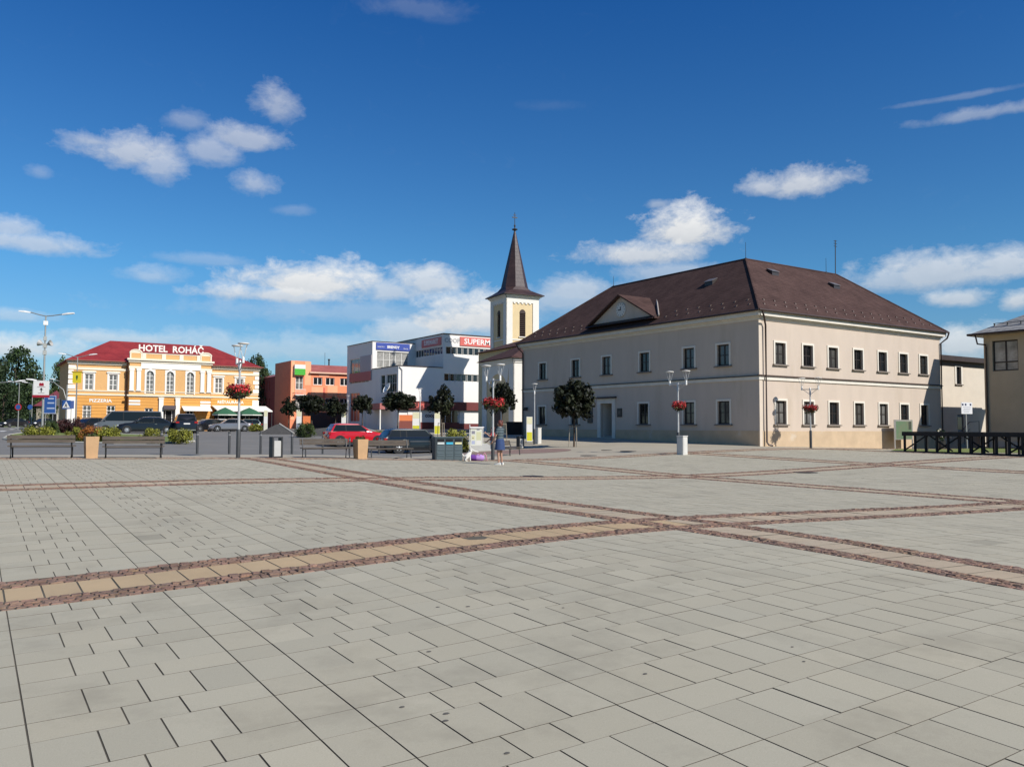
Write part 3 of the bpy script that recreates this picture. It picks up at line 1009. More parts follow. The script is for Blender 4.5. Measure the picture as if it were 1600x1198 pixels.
# masts on the ridge
M_MAST = mat('dark_mast', (0.05, 0.05, 0.055), 0.5, 0.5)
mast = thing('antenna_mast', 'tall thin antenna mast standing on the brown town hall roof', 'antenna', tuple(th.matrix_basis @ Vector((15.3, 5.5, 0))))
mast.location.z = 0.54 + HZ
part(mast, 'pole', M_MAST, lambda b: b.tube([(0, 0, -.2), (.06, 0, 2.55)], .035, 6))
part(mast, 'dipoles', M_MAST, lambda b: [b.tube([(-.12, 0, 2.5 - k * .2), (.24, 0, 2.5 - k * .2)], .02, 5) for k in range(3)])
for xx, yy, hh_, lab in ((5.5, 5.5, 1.15, 'short thin lightning rod at the peak of the town hall roof'), (5.5, 18.9, .85, 'short thin lightning rod at the far end of the town hall ridge'), (14.2, 5.5, 1.1, 'short thin rod beside the tall antenna mast on the roof')):
    rod = thing('lightning_rod', lab, 'lightning rod', tuple(th.matrix_basis @ Vector((xx, yy, HZ + .0))))
    rod.location.z = .54 + HZ
    part(rod, 'spike', M_MAST, lambda b: b.tube([(0, 0, -.1), (0, 0, hh_)], [.02, .012], 5))
    part(rod, 'foot', M_MAST, lambda b: b.lathe([(.09, -.05), (.09, .06), (.03, .1)], 8))

# ------------------------------------------------------------------ annex between the two buildings on the right
an = thing('annex_building', 'low cream annex set back between the town hall and the tan building', 'building', (56.75, 28.3, 0.0))
AW = mat('cream_render', (0.62, 0.56, 0.48), 0.9, var=0.05, vscale=0.8, bump=0.2, bscale=30)
def ray_y(px_, py_, Y):
    d = at(px_, py_, 1.0) - CAM
    return CAM + d * ((Y - CAM.y) / d.y)
awx = ray_y(1497.5, 584, 28.3).x - 56.75
awz0, awz1 = ray_y(1497, 600, 28.3).z, ray_y(1497, 573, 28.3).z
def annex(b):
    wall(b, 0, 13, -.6, 6.9, [(awx - .35, awx + .35, awz0, awz1), (awx - .3, awx + .6, .5, 2.7)], .2)
    for P in ([(13, 0), (13, 9)], [(13, 9), (0, 9)], [(0, 9), (0, 0)]):
        (x0, y0), (x1, y1) = P
        b.poly([(x0, y0, -.6), (x1, y1, -.6), (x1, y1, 6.9), (x0, y0, 6.9)])
part(an, 'wall', AW, annex, fix=False)
part(an, 'roof', M_DARKTIN, lambda b: (b.box(-.3, 13.3, -.5, 9.3, 6.9, 7.28)))
part(an, 'fascia', mat('brown_fascia', (0.10, 0.065, 0.05), 0.6), lambda b: b.box(0, 13, -.06, 0, 6.55, 6.898))
window(an, FR, awx, awz0, awz1, .7, y=.12, surround=M_TRIM, sill=M_SILLT, rows=1, sw=.2)
adoor = part(an, 'door', mat('blue_door', (0.03, 0.05, 0.12), 0.5), lambda b: b.box(awx - .28, awx + .58, .08, .14, .5, 2.68))
part(adoor, 'door_pane', M_GLASS, lambda b: b.box(awx - .15, awx + .45, .07, .081, 1.5, 2.5))
chim = part(an, 'chimney', AW, lambda b: b.box(.35, 1.2, 1.6, 2.4, 7.281, 8.9))

# ------------------------------------------------------------------ tan building at the right edge
rb = thing('tan_building', 'tan rendered building with slate hipped roof at the right edge', 'building', (57.3, 21.9, 0.0))
RBW = mat('tan_render', (0.50, 0.415, 0.31), 0.92, var=0.08, vscale=0.7, bump=0.3, bscale=25, wear=((0.36, 0.30, 0.22), 0.45, 0.56, 0.6))
SLATE = shingle('grey_slate', (0.42, 0.42, 0.41), (0.34, 0.34, 0.335), 0.5, 0.24, rough=0.55, mortar=(0.12, 0.12, 0.12), ms=0.02)
FRB = faceM((0, 0, 0), R(-90))                 # left face; x runs towards the camera
RLEN, RDEP, REZ = 34.0, 14.0, 8.0
def ray_x(px_, py_, X):
    d = at(px_, py_, 1.0) - CAM
    return CAM + d * ((X - CAM.x) / d.x)
w0, w1 = ray_x(1550, 533, 57.3), ray_x(1591.5, 578, 57.3)
wx0, wx1, wz0, wz1 = 21.9 - w0.y, 21.9 - w1.y, w1.z, w0.z
def rbw(b):
    b.M = FRB
    ops = [(wx0, wx1, wz0, wz1)] + [(wx0 + k * 5.2, wx1 + k * 5.2, wz0, wz1) for k in (1, 2, 3)]
    wall(b, 0, RLEN, -.6, REZ, ops, .22)
    b.M = Matrix()
    for P in ([(0, 0), (RDEP, 0)], [(RDEP, 0), (RDEP, -RLEN)], [(RDEP, -RLEN), (0, -RLEN)]):
        (x0, y0), (x1, y1) = P
        b.poly([(x0, y0, -.6), (x1, y1, -.6), (x1, y1, REZ), (x0, y0, REZ)])
part(rb, 'wall', RBW, rbw, fix=False)
for k in range(4):
    wn_ = window(rb, FRB, (wx0 + wx1) / 2 + k * 5.2, wz0, wz1, wx1 - wx0, y=.14, rows=1, cols=2, fw=.09, glass=M_GLASS3 if k == 0 else M_GLASS)  # first window: pale pane colour stands in for bright reflections
    part(wn_, 'transom', M_BROWNFR, lambda b: b.box(-(wx1 - wx0) / 2 + .09, (wx1 - wx0) / 2 - .09, -.005, .05, (wz1 - wz0) * .27, (wz1 - wz0) * .27 + .09))
part(rb, 'plinth', mat('grey_plinth', (0.40, 0.38, 0.35), 0.9, var=0.1, vscale=1), lambda b: b.box(.2, RLEN, -.03, -.001, -.6, .75), M=FRB)
def rbroof(b):
    o = .62; e = REZ
    A = (-o, o, e); B = (RDEP + o, o, e); C_ = (RDEP + o, -RLEN - o, e); D_ = (-o, -RLEN - o, e)
    P1 = (RDEP / 2, -RDEP / 2, e + 4.0); P2 = (RDEP / 2, -RLEN + RDEP / 2, e + 4.0)
    for q in ([A, P1, B], [B, P1, P2, C_], [C_, P2, D_], [D_, P2, P1, A], [(x, y, e - .12) for x, y, _ in (A, B, C_, D_)]):
        b.poly(q)
    for p_, q_ in ((A, B), (B, C_), (C_, D_), (D_, A)):
        b.poly([(p_[0], p_[1], e - .12), (q_[0], q_[1], e - .12), q_, p_])
rr_ = part(rb, 'roof', SLATE, rbroof, fix=False)
part(rr_, 'gutter', M_DARKTIN, lambda b: (b.tube([(-.7, .7, REZ - .05), (-.7, -RLEN, REZ - .05)], .08, 8), b.tube([(-.7, .7, REZ - .05), (RDEP, .7, REZ - .05)], .08, 8)))
part(rb, 'downpipe', M_DARKTIN, lambda b: b.tube([(-.66, .2, REZ - .08), (-.6, .1, REZ - .7), (-.12, -.2, REZ - .75), (-.1, -.2, REZ - .95), (-.1, -.2, -.3)], .055, 8))
def guards(b):
    k_ = 4.0 / (RDEP / 2 + .62)
    b.tube([(.35, -.5, REZ + .97 * k_ + .18), (.35, -RLEN, REZ + .97 * k_ + .18)], .025, 5)
    for k in range(40):
        b.box(.30, .40, -.6 - k * .85, -.55 - k * .85, REZ + .9 * k_, REZ + .97 * k_ + .2)
part(rr_, 'snow_rail', mat('tin_rail', (0.10, 0.10, 0.10), 0.5, 0.4), guards)

# ------------------------------------------------------------------ church
CRM = mat('cream_plaster', (0.70, 0.56, 0.335), 0.9, var=0.04, vscale=1, bump=0.15, bscale=30)
CWH = mat('church_white', (0.78, 0.765, 0.72), 0.9, var=0.03, vscale=1, bump=0.15, bscale=30)
SPR = shingle('spire_sheet', (0.045, 0.026, 0.026), (0.062, 0.037, 0.036), 0.6, 0.5, rough=0.5, mortar=(0.04, 0.024, 0.024), bump=0.25, spec=0.35)
TD = 103.0
tw0 = at(791, 677, TD)
ch = thing('church', 'cream and white church with tall dark spire behind the town hall', 'church', (tw0.x, tw0.y, 0.9), R(-6))
TW = 4.45
def zz(py, D):
    return 1.6 + (666.6 - py) * D / FOC - 0.9
TE = zz(458, TD)
def tower(b):
    for ang, org in ((0, (0, 0, 0)), (-90, (0, TW, 0)), (180, (TW, TW, 0)), (90, (TW, 0, 0))):
        b.M = faceM(org, R(ang))
        wall(b, 0, TW, 0, TE, [(TW / 2 - .42, TW / 2 + .42, zz(524, TD), zz(486, TD))], .3)
tow = part(ch, 'tower', CRM, tower, fix=False)
def pil(b):
    for ang, org in ((0, (0, 0, 0)), (-90, (0, TW, 0))):
        b.M = faceM(org, R(ang))
        e = -.09
        b.box(e, .78, -.09, -.001, 0, TE - .3); b.box(TW - .78, TW + .09, -.09, -.001, 0, TE - .3)
        b.box(.78, TW - .78, -.09, -.001, TE - .95, TE - .3)
        for k in range(5):
            b.box(.95 + k * .55, 1.2 + k * .55, -.09, -.001, TE - 1.12, TE - .951)
        b.box(-.2, TW + .2, -.2, -.092, TE - .34, TE - .16)
        b.box(-.34, TW + .34, -.34, -.2, TE - .18, TE)
        b.box(.78, TW - .78, -.05, -.001, zz(530, TD), zz(528, TD))
part(tow, 'pilasters', CWH, pil)
LOU = mat('louvre_wood', (0.05, 0.028, 0.02), 0.7)
for ang, org in ((0, (0, 0, 0)), (-90, (0, TW, 0))):
    FM_ = faceM(org, R(ang))
    lo_, hi_ = zz(524, TD), zz(483, TD)
    wv = part(tow, 'louvre_window', LOU, lambda b: (b.box(TW / 2 - .42, TW / 2 + .42, .18, .2, lo_, hi_), b.prism([(TW / 2 - .42, hi_ - .3)] + [(TW / 2 + .44 * math.cos(a), hi_ - .3 + .5 * math.sin(a)) for a in np.linspace(math.pi, 0, 9)] + [(TW / 2 + .42, hi_ - .3)], 'y', -.02, .1)), M=FM_)
    for k in range(12):
        z_ = lo_ + .05 + k * (hi_ - lo_ - .3) / 12
        part(wv, 'slat', LOU, lambda b: b.prism([(-.01, z_), (.17, z_ + .12), (.17, z_ + .16), (-.01, z_ + .05)], 'x', TW / 2 - .42, TW / 2 + .42), M=FM_)
    part(wv, 'sill', CWH, lambda b: b.box(TW / 2 - .55, TW / 2 + .55, -.14, -.001, lo_ - .12, lo_ - .002), M=FM_)
def spire(b):
    c_ = TW / 2
    prof = [(TW / 2 + .62, TE - .02, 0), (TW / 2 + .62, TE + .08, 0), (TW / 2 + .05, TE + .42, .15), (1.85, TE + .78, .6), (1.62, TE + 1.2, 1), (.10, zz(349, TD), 1)]
    rings = []
    for hw, z_, oc in prof:
        k = hw * (1 - oc * (1 - math.tan(math.pi / 8)))
        rings.append([(c_ + x, c_ + y, z_) for x, y in ((-k, -hw), (k, -hw), (hw, -k), (hw, k), (k, hw), (-k, hw), (-hw, k), (-hw, -k))])
    b.loft(rings)
sp_ = part(ch, 'spire', SPR, spire)
GILT = mat('weathered_copper', (0.07, 0.065, 0.06), 0.5, 0.4)
def finial(b):
    z_ = zz(349, TD)
    b.lathe([(.10, 0), (.11, .15), (.36, .28), (.38, .36), (.12, .46), (.05, .6), (.12, .75), (.12, .85), (.045, .98), (.04, 2.55)], 12, c=(TW / 2, TW / 2), z=z_ - .1)
    b.box(TW / 2 - .36, TW / 2 + .36, TW / 2 - .05, TW / 2 + .05, z_ + 1.72, z_ + 1.84)
    b.box(TW / 2 - .2, TW / 2 + .2, TW / 2 - .03, TW / 2 + .03, z_ + 2.05, z_ + 2.13)
part(sp_, 'finial_cross', GILT, finial)
# low porch block in front of the tower
cb_ = at(803, 677, 80)
CM = ch.matrix_basis.inverted() @ Vector((cb_.x, cb_.y, 0.9))
px0, py0 = CM.x, CM.y
BE = 1.6 + (666.6 - 558) * 80 / FOC - .9
BL, BW2 = 7.0, 12.0
def porch(b):
    for (x0, y0), (x1, y1) in (((px0, py0), (px0 + BW2, py0)), ((px0 + BW2, py0), (px0 + BW2, py0 + BL)), ((px0 + BW2, py0 + BL), (px0, py0 + BL)), ((px0, py0 + BL), (px0, py0))):
        b.poly([(x0, y0, -.4), (x1, y1, -.4), (x1, y1, BE), (x0, y0, BE)])
    b.box(px0 + 4, px0 + 14, py0 + BL + .001, py0 + 17, -.4, 9.2)
por = part(ch, 'nave', CRM, porch)
PF = faceM((px0, py0 + BL, 0), R(-90))
def ppil(b):
    for FM_, ln in ((PF, BL), (faceM((px0, py0, 0), 0), BW2)):
        b.M = FM_
        b.box(-.1, .95, -.1, -.001, -.4, BE - .5); b.box(ln - .95, ln + .1, -.1, -.001, -.4, BE - .5)
        b.box(-.18, ln + .18, -.18, -.001, BE - .5, BE - .3); b.box(-.3, ln + .3, -.3, -.001, BE - .298, BE)
    b.M = PF
    for k in range(10):
        a = math.pi * k / 10; a2 = math.pi * (k + 1) / 10
        c_, z_ = BL / 2, BE - 2.9
        b.prism([(c_ + 2.0 * math.cos(a), z_ + 1.5 * math.sin(a)), (c_ + 2.0 * math.cos(a2), z_ + 1.5 * math.sin(a2)), (c_ + 2.55 * math.cos(a2), z_ + 2.4), (c_ + 2.55 * math.cos(a), z_ + 2.4)], 'y', -.06, -.001)
part(por, 'pilasters', CWH, ppil)
pd_ = part(por, 'door', mat('church_door', (0.05, 0.03, 0.02), 0.6), lambda b: b.box(BL / 2 - .8, BL / 2 + .8, -.08, -.001, -.4, 2.6), M=PF)
part(pd_, 'door_frame', CWH, lambda b: (b.box(BL / 2 - 1.0, BL / 2 - .8, -.1, -.001, -.4, 2.8), b.box(BL / 2 + .8, BL / 2 + 1.0, -.1, -.001, -.4, 2.8), b.box(BL / 2 - .8, BL / 2 + .8, -.1, -.001, 2.6, 2.8)), M=PF)
def nroof(b):
    o = .55
    x0, x1, y0, y1 = px0 - o, px0 + BW2 + o, py0 - o, py0 + BL + o
    e = BE
    P1, P2 = (px0 + 3.6, py0 + BL / 2, e + 2.0), (px0 + BW2 - 3, py0 + BL / 2, e + 2.0)
    A, B, C_, D_ = (x0, y0, e), (x1, y0, e), (x1, y1, e), (x0, y1, e)
    for q in ([A, B, P2, P1], [B, C_, P2], [C_, D_, P1, P2], [D_, A, P1], [(p[0], p[1], e - .05) for p in (A, D_, C_, B)]):
        b.poly(q)
    for p_, q_ in ((A, B), (B, C_), (C_, D_), (D_, A)):
        b.poly([(p_[0], p_[1], e - .05), (q_[0], q_[1], e - .05), q_, p_])
    yy = py0 + BL
    b.prism([(px0 + 3.5, 9.2), (px0 + 14.5, 9.2), (px0 + 9, 10.9)], 'y', yy - 2, yy + 10.2)
part(por, 'roof', shingle('nave_roof_sheet', (0.075, 0.042, 0.040), (0.095, 0.055, 0.052), 0.6, 0.5, rough=0.85, mortar=(0.04, 0.024, 0.024), bump=0.25, spec=0.12), nroof, fix=False)
dwp = at(804.5, 679, 70)
dw_ = thing('dark_wall', 'low black stone wall between the church and the town hall', 'wall', (dwp.x, dwp.y, G(dwp.x, dwp.y)), R(-24))
part(dw_, 'stonework', mat('black_stone', (0.02, 0.019, 0.018), 0.8, var=0.3, vscale=3), lambda b: b.box(-.7, .75, -.2, .2, -.3, 1.02))
part(dw_, 'coping', mat('black_coping', (0.03, 0.028, 0.026), 0.7), lambda b: b.box(-.74, .79, -.26, .26, 1.021, 1.09))

# ------------------------------------------------------------------ supermarket
SMW = mat('white_cladding', (0.80, 0.79, 0.78), 0.8, var=0.03, vscale=0.6, bump=0.1, bscale=20, stretch=(1, 1, .25), wear=[((0.68, 0.66, 0.63), 0.9, 0.56, 0.6)])
SMG = mat('grey_cladding', (0.44, 0.44, 0.46), 0.8, var=0.04, vscale=0.6)
DRED = mat('dark_red_fascia', (0.135, 0.02, 0.016), 0.6, var=0.08, vscale=1)
SIGNR = mat('red_sign', (0.62, 0.13, 0.11), 0.5)
SIGNB = mat('blue_sign', (0.035, 0.07, 0.36), 0.5)
SIGNW = mat('white_letters', (0.82, 0.82, 0.82), 0.5)
SIGNG = mat('grey_letters', (0.42, 0.42, 0.44), 0.5)
sm = thing('supermarket_building', 'white boxy supermarket building with red signs and strip windows', 'building', (46.6, 92.07, 1.26))
X3 = 6.7                              # where the tall block starts
def strip_windows(parent, FM, x0, x1, z0, z1, n, y=.1):
    w = (x1 - x0) / n
    for k in range(n):
        window(parent, FM, x0 + w * (k + .5), z0, z1, w - .14, y=y, frame=M_WHITEFR, glass=M_GLASS, rows=1, cols=1, fw=.05)
def block(b, x0, x1, y0, y1, h_, fo=(), so=()):
    b.M = faceM((x0, y0, 0), 0)
    wall(b, 0, x1 - x0, -.6, h_, list(fo), .2)
    b.M = faceM((x0, y1, 0), R(-90))
    wall(b, 0, y1 - y0, -.6, h_, list(so), .2)
    b.M = Matrix()
    b.poly([(x1, y0, -.6), (x1, y1, -.6), (x1, y1, h_), (x1, y0, h_)])
    b.poly([(x1, y1, -.6), (x0, y1, -.6), (x0, y1, h_), (x1, y1, h_)])
    b.poly([(x0, y0, h_), (x1, y0, h_), (x1, y1, h_), (x0, y1, h_)])
T1a, T1b, T2a, T2b = 10.25, 11.25, 6.55, 7.55
H2, H1, H3 = 8.3, 12.25, 12.95
part(sm, 'tall_block', SMW, lambda b: block(b, X3, X3 + 16, 0, 24, H3, [(.35, 15.5, T1a, T1b), (.1, 15.5, T2a, T2b)], [(15.4, 23.7, T1a, T1b)]), fix=False)
F3 = faceM((X3, 0, 0), 0)
S3f = faceM((X3, 24, 0), R(-90))
strip_windows(sm, F3, .35, 15.5, T1a, T1b, 17)
strip_windows(sm, F3, .1, 15.5, T2a, T2b, 17)
strip_windows(sm, S3f, 15.4, 23.7, T1a, T1b, 10)
part(sm, 'roof_edge', M_DARKTIN, lambda b: (b.box(X3 - .1, X3 + 16.1, -.1, 24, H3 + .001, H3 + .12), b.box(-.08, X3 - .1, -.08, 8.6, H2 + .001, H2 + .10), b.box(-.08, X3 - .1, 8.55, 18, H1 + .001, H1 + .10)))
part(sm, 'low_block', SMW, lambda b: block(b, 0, X3, 0, 8.6, H2, [], [(3.0, 4.4, 4.9, 7.3), (4.9, 8.1, 4.9, 7.3)]), fix=False)
L2f = faceM((0, 8.6, 0), R(-90))
window(sm, L2f, 3.7, 4.9, 7.3, 1.4, frame=M_WHITEFR, rows=2, cols=1, fw=.05)
window(sm, L2f, 6.5, 4.9, 7.3, 3.2, frame=M_WHITEFR, rows=2, cols=4, fw=.05)
part(sm, 'back_block', SMW, lambda b: block(b, 0, X3, 8.601, 18, H1, [(.7, 5.6, 8.6, 10.9)], [(1.2, 8.2, 6.6, 10.2), (1.2, 5.0, 1.0, 5.2)]), fix=False)
B1 = faceM((0, 8.601, 0), 0)
window(sm, B1, 3.15, 8.6, 10.9, 4.9, frame=M_WHITEFR, glass=M_GLASS3, rows=2, cols=5, fw=.07)
B1s = faceM((0, 18, 0), R(-90))
window(sm, B1s, 4.7, 6.6, 10.2, 7.0, frame=M_WHITEFR, glass=M_GLASS2, rows=2, cols=5, fw=.07)
window(sm, B1s, 3.1, 1.0, 5.2, 3.8, frame=M_WHITEFR, glass=mat('red_panel_glass', (0.30, 0.08, 0.07), .15), rows=2, cols=3, fw=.07)
def signboard(parent, FM, x0, x1, z0, z1, m, name='sign_board', d=.12):
    return part(parent, name, m, lambda b: b.box(x0, x1, -d, -.003, z0, z1), M=FM)
def put_text(txt, size, m, parent, FM, x, z, d=.13, width=1.0, bold=0.0):
    o = lettering(txt, size, m, parent, (0, 0, 0), width=width, bold=bold)
    o.matrix_local = FM @ Matrix.Translation((x, -d, z))
    return o
sb = signboard(sm, F3, 2.55, 11.6, 11.5, 12.72, SIGNR)
put_text('SUPERMARKET', 1.06, SIGNW, sb, F3, 7.1, 12.1, width=1.13, bold=.02)
put_text('COOP', .85, SIGNG, sm, F3, 1.35, 12.1, d=.03, bold=.02)
sb = signboard(sm, S3f, 17.6, 23.4, 11.5, 12.6, SIGNR)
put_text('SUPERMARKET', .9, SIGNW, sb, S3f, 20.5, 12.05, width=.72, bold=.02)
put_text('COOP', .9, SIGNW, sm, S3f, 16.4, 12.05, d=.03, width=.8)
sb = signboard(sm, B1, .55, 5.75, 11.15, 12.15, SIGNB)
put_text('BRENDY', .5, SIGNW, sb, B1, 3.15, 11.58, bold=.02)
put_text('ELEKTRO', .25, SIGNW, sb, B1, 1.25, 11.55)
put_text('TEXTIL', .25, SIGNW, sb, B1, 5.1, 11.45)
part(sm, 'advert_board', mat('advert_pale', (0.45, 0.40, 0.42), 0.6), lambda b: b.box(5.3, 9.3, -.12, -.003, 6.8, 10.4), M=B1s)
part(sm, 'advert_board', mat('advert_pink', (0.46, 0.12, 0.12), 0.6), lambda b: b.box(1.3, 9.25, -.14, -.121, 6.8, 8.1), M=B1s)
part(sm, 'fascia', DRED, lambda b: b.box(-.05, X3 + 16, -.5, -.003, 2.55, 3.68))
put_text('SUPERMARKET', .8, SIGNR, sm, faceM((0, 0, 0), 0), 5.0, 3.1, d=.51, width=1.25, bold=.03)
for q in ((1.4, 5.6, .9), (9.2, 22, .75)):
    part(sm, 'shop_panel', mat('white_panel', (0.74, 0.74, 0.73), 0.6), lambda b: b.box(q[0], q[1], -.12, -.003, q[2], 2.5))
part(sm, 'shop_plinth', DRED, lambda b: b.box(.0, 9.1, -.16, -.003, -.4, .88))
part(sm, 'shop_plinth', DRED, lambda b: b.box(9.1, 22, -.10, -.003, -.4, .74))
put_text('coop', .75, mat('coop_black', (0.03, 0.02, 0.05), 0.5), sm, faceM((0, 0, 0), 0), 4.7, 1.8, bold=.03)
sd = part(sm, 'shop_window', M_GLASS, lambda b: b.box(6.0, 9.0, -.05, -.003, .9, 2.5))
part(sd, 'mullions', M_WHITEFR, lambda b: [b.box(6 + k * .98, 6.06 + k * .98, -.08, -.051, .9, 2.5) for k in range(4)])
part(sm, 'downpipe', SMG, lambda b: b.tube([(.1, -.1, H2 - .1), (.5, -.1, H2 - .5), (.5, -.1, 3.7)], .07, 6))
dish = part(sm, 'satellite_dish', SIGNW, lambda b: b.lathe([(.05, 0), (.5, .1), (.75, .3), (.73, .32), (.48, .14), (.03, .04)], 14, cap=False), M=Matrix.Translation((-.7, 1.6, 5.3)) @ Matrix.Rotation(R(-60), 4, 'Y'))
part(dish, 'dish_arm', M_MAST, lambda b: b.tube([(0, 1.6, 5.0), (-.7, 1.6, 5.3), (-1.1, 1.5, 5.6)], .04, 5))
ent = part(sm, 'entrance_canopy', mat('pink_canopy', (0.40, 0.13, 0.12), 0.6), lambda b: b.box(-1.6, -.003, 2.2, 7.8, 2.6, 3.4))
part(ent, 'canopy_post', M_WHITEFR, lambda b: (b.box(-1.55, -1.4, 2.3, 2.45, -.4, 2.6), b.box(-1.55, -1.4, 7.5, 7.65, -.4, 2.6)))

# ------------------------------------------------------------------ orange office building
ORG = [mat('orange_a', (0.86, 0.29, 0.15), 0.85, var=0.05, vscale=1), mat('orange_b', (0.88, 0.42, 0.24), 0.85, var=0.05, vscale=1), mat('orange_c', (0.62, 0.15, 0.10), 0.85, var=0.05, vscale=1), mat('orange_d', (0.88, 0.46, 0.30), 0.85, var=0.05, vscale=1)]
ORED = shingle('red_sheet_roof', (0.42, 0.14, 0.12), (0.38, 0.12, 0.105), 0.6, 3.0, rough=0.5, mortar=(0.25, 0.08, 0.07), ms=.03)
ob = thing('orange_building', 'orange panelled office building with green and white corner sign', 'building', (40.65, 118.14, 1.33))
ow = [4.35, 6.35, 8.75]
def omain(b):
    b.M = Matrix()
    ops = [(x - .75, x + .75, 6.7, 7.9) for x in ow] + [(x - .75, x + .75, 3.0, 4.7) for x in ow] + [(.75, 2.0, 5.9, 8.0), (.75, 2.0, 2.8, 5.0)]
    wall(b, 0, 10.3, -.6, 8.7, ops, .2)
    b.poly([(0, 0, 8.7), (3.0, 0, 8.7), (3.0, 0, 10.35), (0, 0, 10.35)])
    b.poly([(3.0, 0, 8.7), (3.0, 8, 8.7), (3.0, 8, 10.35), (3.0, 0, 10.35)])
    b.poly([(0, 0, 10.35), (3.0, 0, 10.35), (3.0, 8, 10.35), (0, 8, 10.35)])
    b.poly([(0, 8, -.6), (0, 0, -.6), (0, 0, 10.35), (0, 8, 10.35)])
    b.poly([(10.3, 0, -.6), (10.3, 12, -.6), (10.3, 12, 8.7), (10.3, 0, 8.7)])
part(ob, 'wall', ORG[0], omain, fix=False)
for k, q in ((1, (3.3, 5.2, 5.05, 6.4)), (1, (5.9, 7.6, 5.05, 6.65)), (1, (7.8, 10.2, 4.9, 5.6)), (1, (0.05, .6, 1.2, 10.3)), (1, (2.2, 3.2, 6.6, 10.3)), (2, (9.5, 10.25, 6.4, 8.5)), (2, (3.3, 3.55, 2.6, 4.8)), (2, (5.2, 5.55, 3.0, 6.3)), (3, (7.2, 7.9, 2.9, 4.8)), (3, (9.6, 10.25, 2.8, 4.9)), (3, (2.3, 3.2, 2.8, 5.2)), (3, (4.5, 6.2, 8.05, 8.6))):
    part(ob, 'cladding_panel', ORG[k], lambda b: b.box(q[0], q[1], -.03, -.002, q[2], q[3]))
for x in ow:
    window(ob, faceM((0, 0, 0), 0), x, 6.7, 7.9, 1.5, frame=M_WHITEFR, rows=1, cols=2, fw=.1)
    window(ob, faceM((0, 0, 0), 0), x, 3.0, 4.7, 1.5, frame=M_WHITEFR, rows=2, cols=2, fw=.1)
for z in (2.8, 5.9):
    window(ob, faceM((0, 0, 0), 0), 1.375, z, z + 2.15, 1.25, frame=M_WHITEFR, glass=M_GLASS2, rows=2, cols=2, fw=.1)
bal = part(ob, 'balcony', M_WHITEFR, lambda b: (b.box(.55, 2.2, -.7, -.003, 5.0, 5.12), [b.box(.55 + k * .2, .58 + k * .2, -.7, -.66, 5.121, 5.9) for k in range(9)], b.box(.55, 2.2, -.7, -.66, 5.901, 5.96)))
osign = part(ob, 'corner_sign', mat('sign_white', (0.75, 0.78, 0.76), 0.5), lambda b: b.box(.45, 2.15, -.5, -.05, 8.15, 9.75))
part(osign, 'green_field', mat('sign_green', (0.06, 0.42, 0.03), 0.5), lambda b: b.box(.44, 2.16, -.515, -.5, 8.14, 9.1))
def oroof(b):
    b.poly([(3.0, -.35, 8.7), (10.5, -.35, 8.7), (10.5, 3.2, 10.1), (3.0, 3.2, 10.1)])
    b.poly([(3.0, 3.2, 10.1), (10.5, 3.2, 10.1), (10.5, 10, 10.1), (3.0, 10, 10.1)])
    b.poly([(3.0, -.35, 8.55), (10.5, -.35, 8.55), (10.5, .0, 8.55), (3.0, .0, 8.55)])
    b.poly([(3.0, -.35, 8.55), (10.5, -.35, 8.55), (10.5, -.35, 8.7), (3.0, -.35, 8.7)])
    b.poly([(-.0, 7.9, 8.3), (-.0, 30, 8.3), (5, 30, 9.6), (5, 7.9, 9.6)])
oro = part(ob, 'roof', ORED, oroof, fix=False)
part(oro, 'eave_trim', mat('pale_orange', (0.72, 0.48, 0.36), 0.7), lambda b: b.box(2.9, 10.5, -.42, -.36, 8.5, 8.72))
part(oro, 'chimney', M_MAST, lambda b: (b.lathe([(.12, 10.1), (.12, 11.0), (.2, 11.05), (.2, 11.2)], 8, c=(7.6, 4)), b.tube([(6.9, 4, 10), (6.9, 4, 12.2)], .03, 5)))
DARKR = mat('shaded_red_render', (0.38, 0.075, 0.05), 0.9, var=0.06, vscale=0.8)  # deep red carries the side wing's shade in its colour
def owing(b):
    b.M = faceM((0, 30, 0), R(-90))
    wall(b, 0, 22, -.6, 8.3, [(1 + k * 1.5, 1.35 + k * 1.5, z, z + 1.6) for k in range(13) for z in (3.2, 6.1)], .15)
owg = part(ob, 'side_wing', DARKR, owing, fix=False)
part(owg, 'slit_panes', mat('red_slit_glass', (0.16, 0.05, 0.05), .2), lambda b: b.box(.5, 21.5, .149, .16, 3, 7.9), M=faceM((0, 30, 0), R(-90)))
rear = at(413, 668, 150)
part(ob, 'rear_wing', ORG[3], lambda b: b.box(-1.7, -.02, 22, 30, -.6, 8.6))
part(ob, 'ground_floor_shops', mat('shop_dark', (0.05, 0.035, 0.035), 0.4), lambda b: b.box(3.0, 10.3, -.04, -.003, -.6, 2.4))

# ------------------------------------------------------------------ hotel
HUP = mat('hotel_yellow', (0.68, 0.40, 0.165), 0.88, var=0.05, vscale=0.8, bump=0.15, bscale=20, stretch=(1, 1, .4), wear=[((0.58, 0.33, 0.14), 0.8, 0.54, 0.7)])
HLO = mat('hotel_orange', (0.70, 0.345, 0.085), 0.88, var=0.05, vscale=0.8, bump=0.15, bscale=20, stretch=(1, 1, .4), wear=[((0.58, 0.28, 0.08), 0.8, 0.54, 0.7)])
HTR = mat('hotel_cream', (0.80, 0.735, 0.60), 0.88, var=0.04, vscale=1.2)
HWH = mat('hotel_white', (0.84, 0.82, 0.77), 0.88, var=0.03, vscale=1.2)
HRF = shingle('red_hotel_roof', (0.30, 0.040, 0.038), (0.27, 0.034, 0.034), 0.55, 5.0, rough=0.5, mortar=(0.20, 0.02, 0.02), ms=.03, bump=.4)
ho = thing('hotel', 'orange and cream hotel with red hipped roof and white rooftop lettering', 'hotel', (9.61, 109.61, 0.97), R(.46))
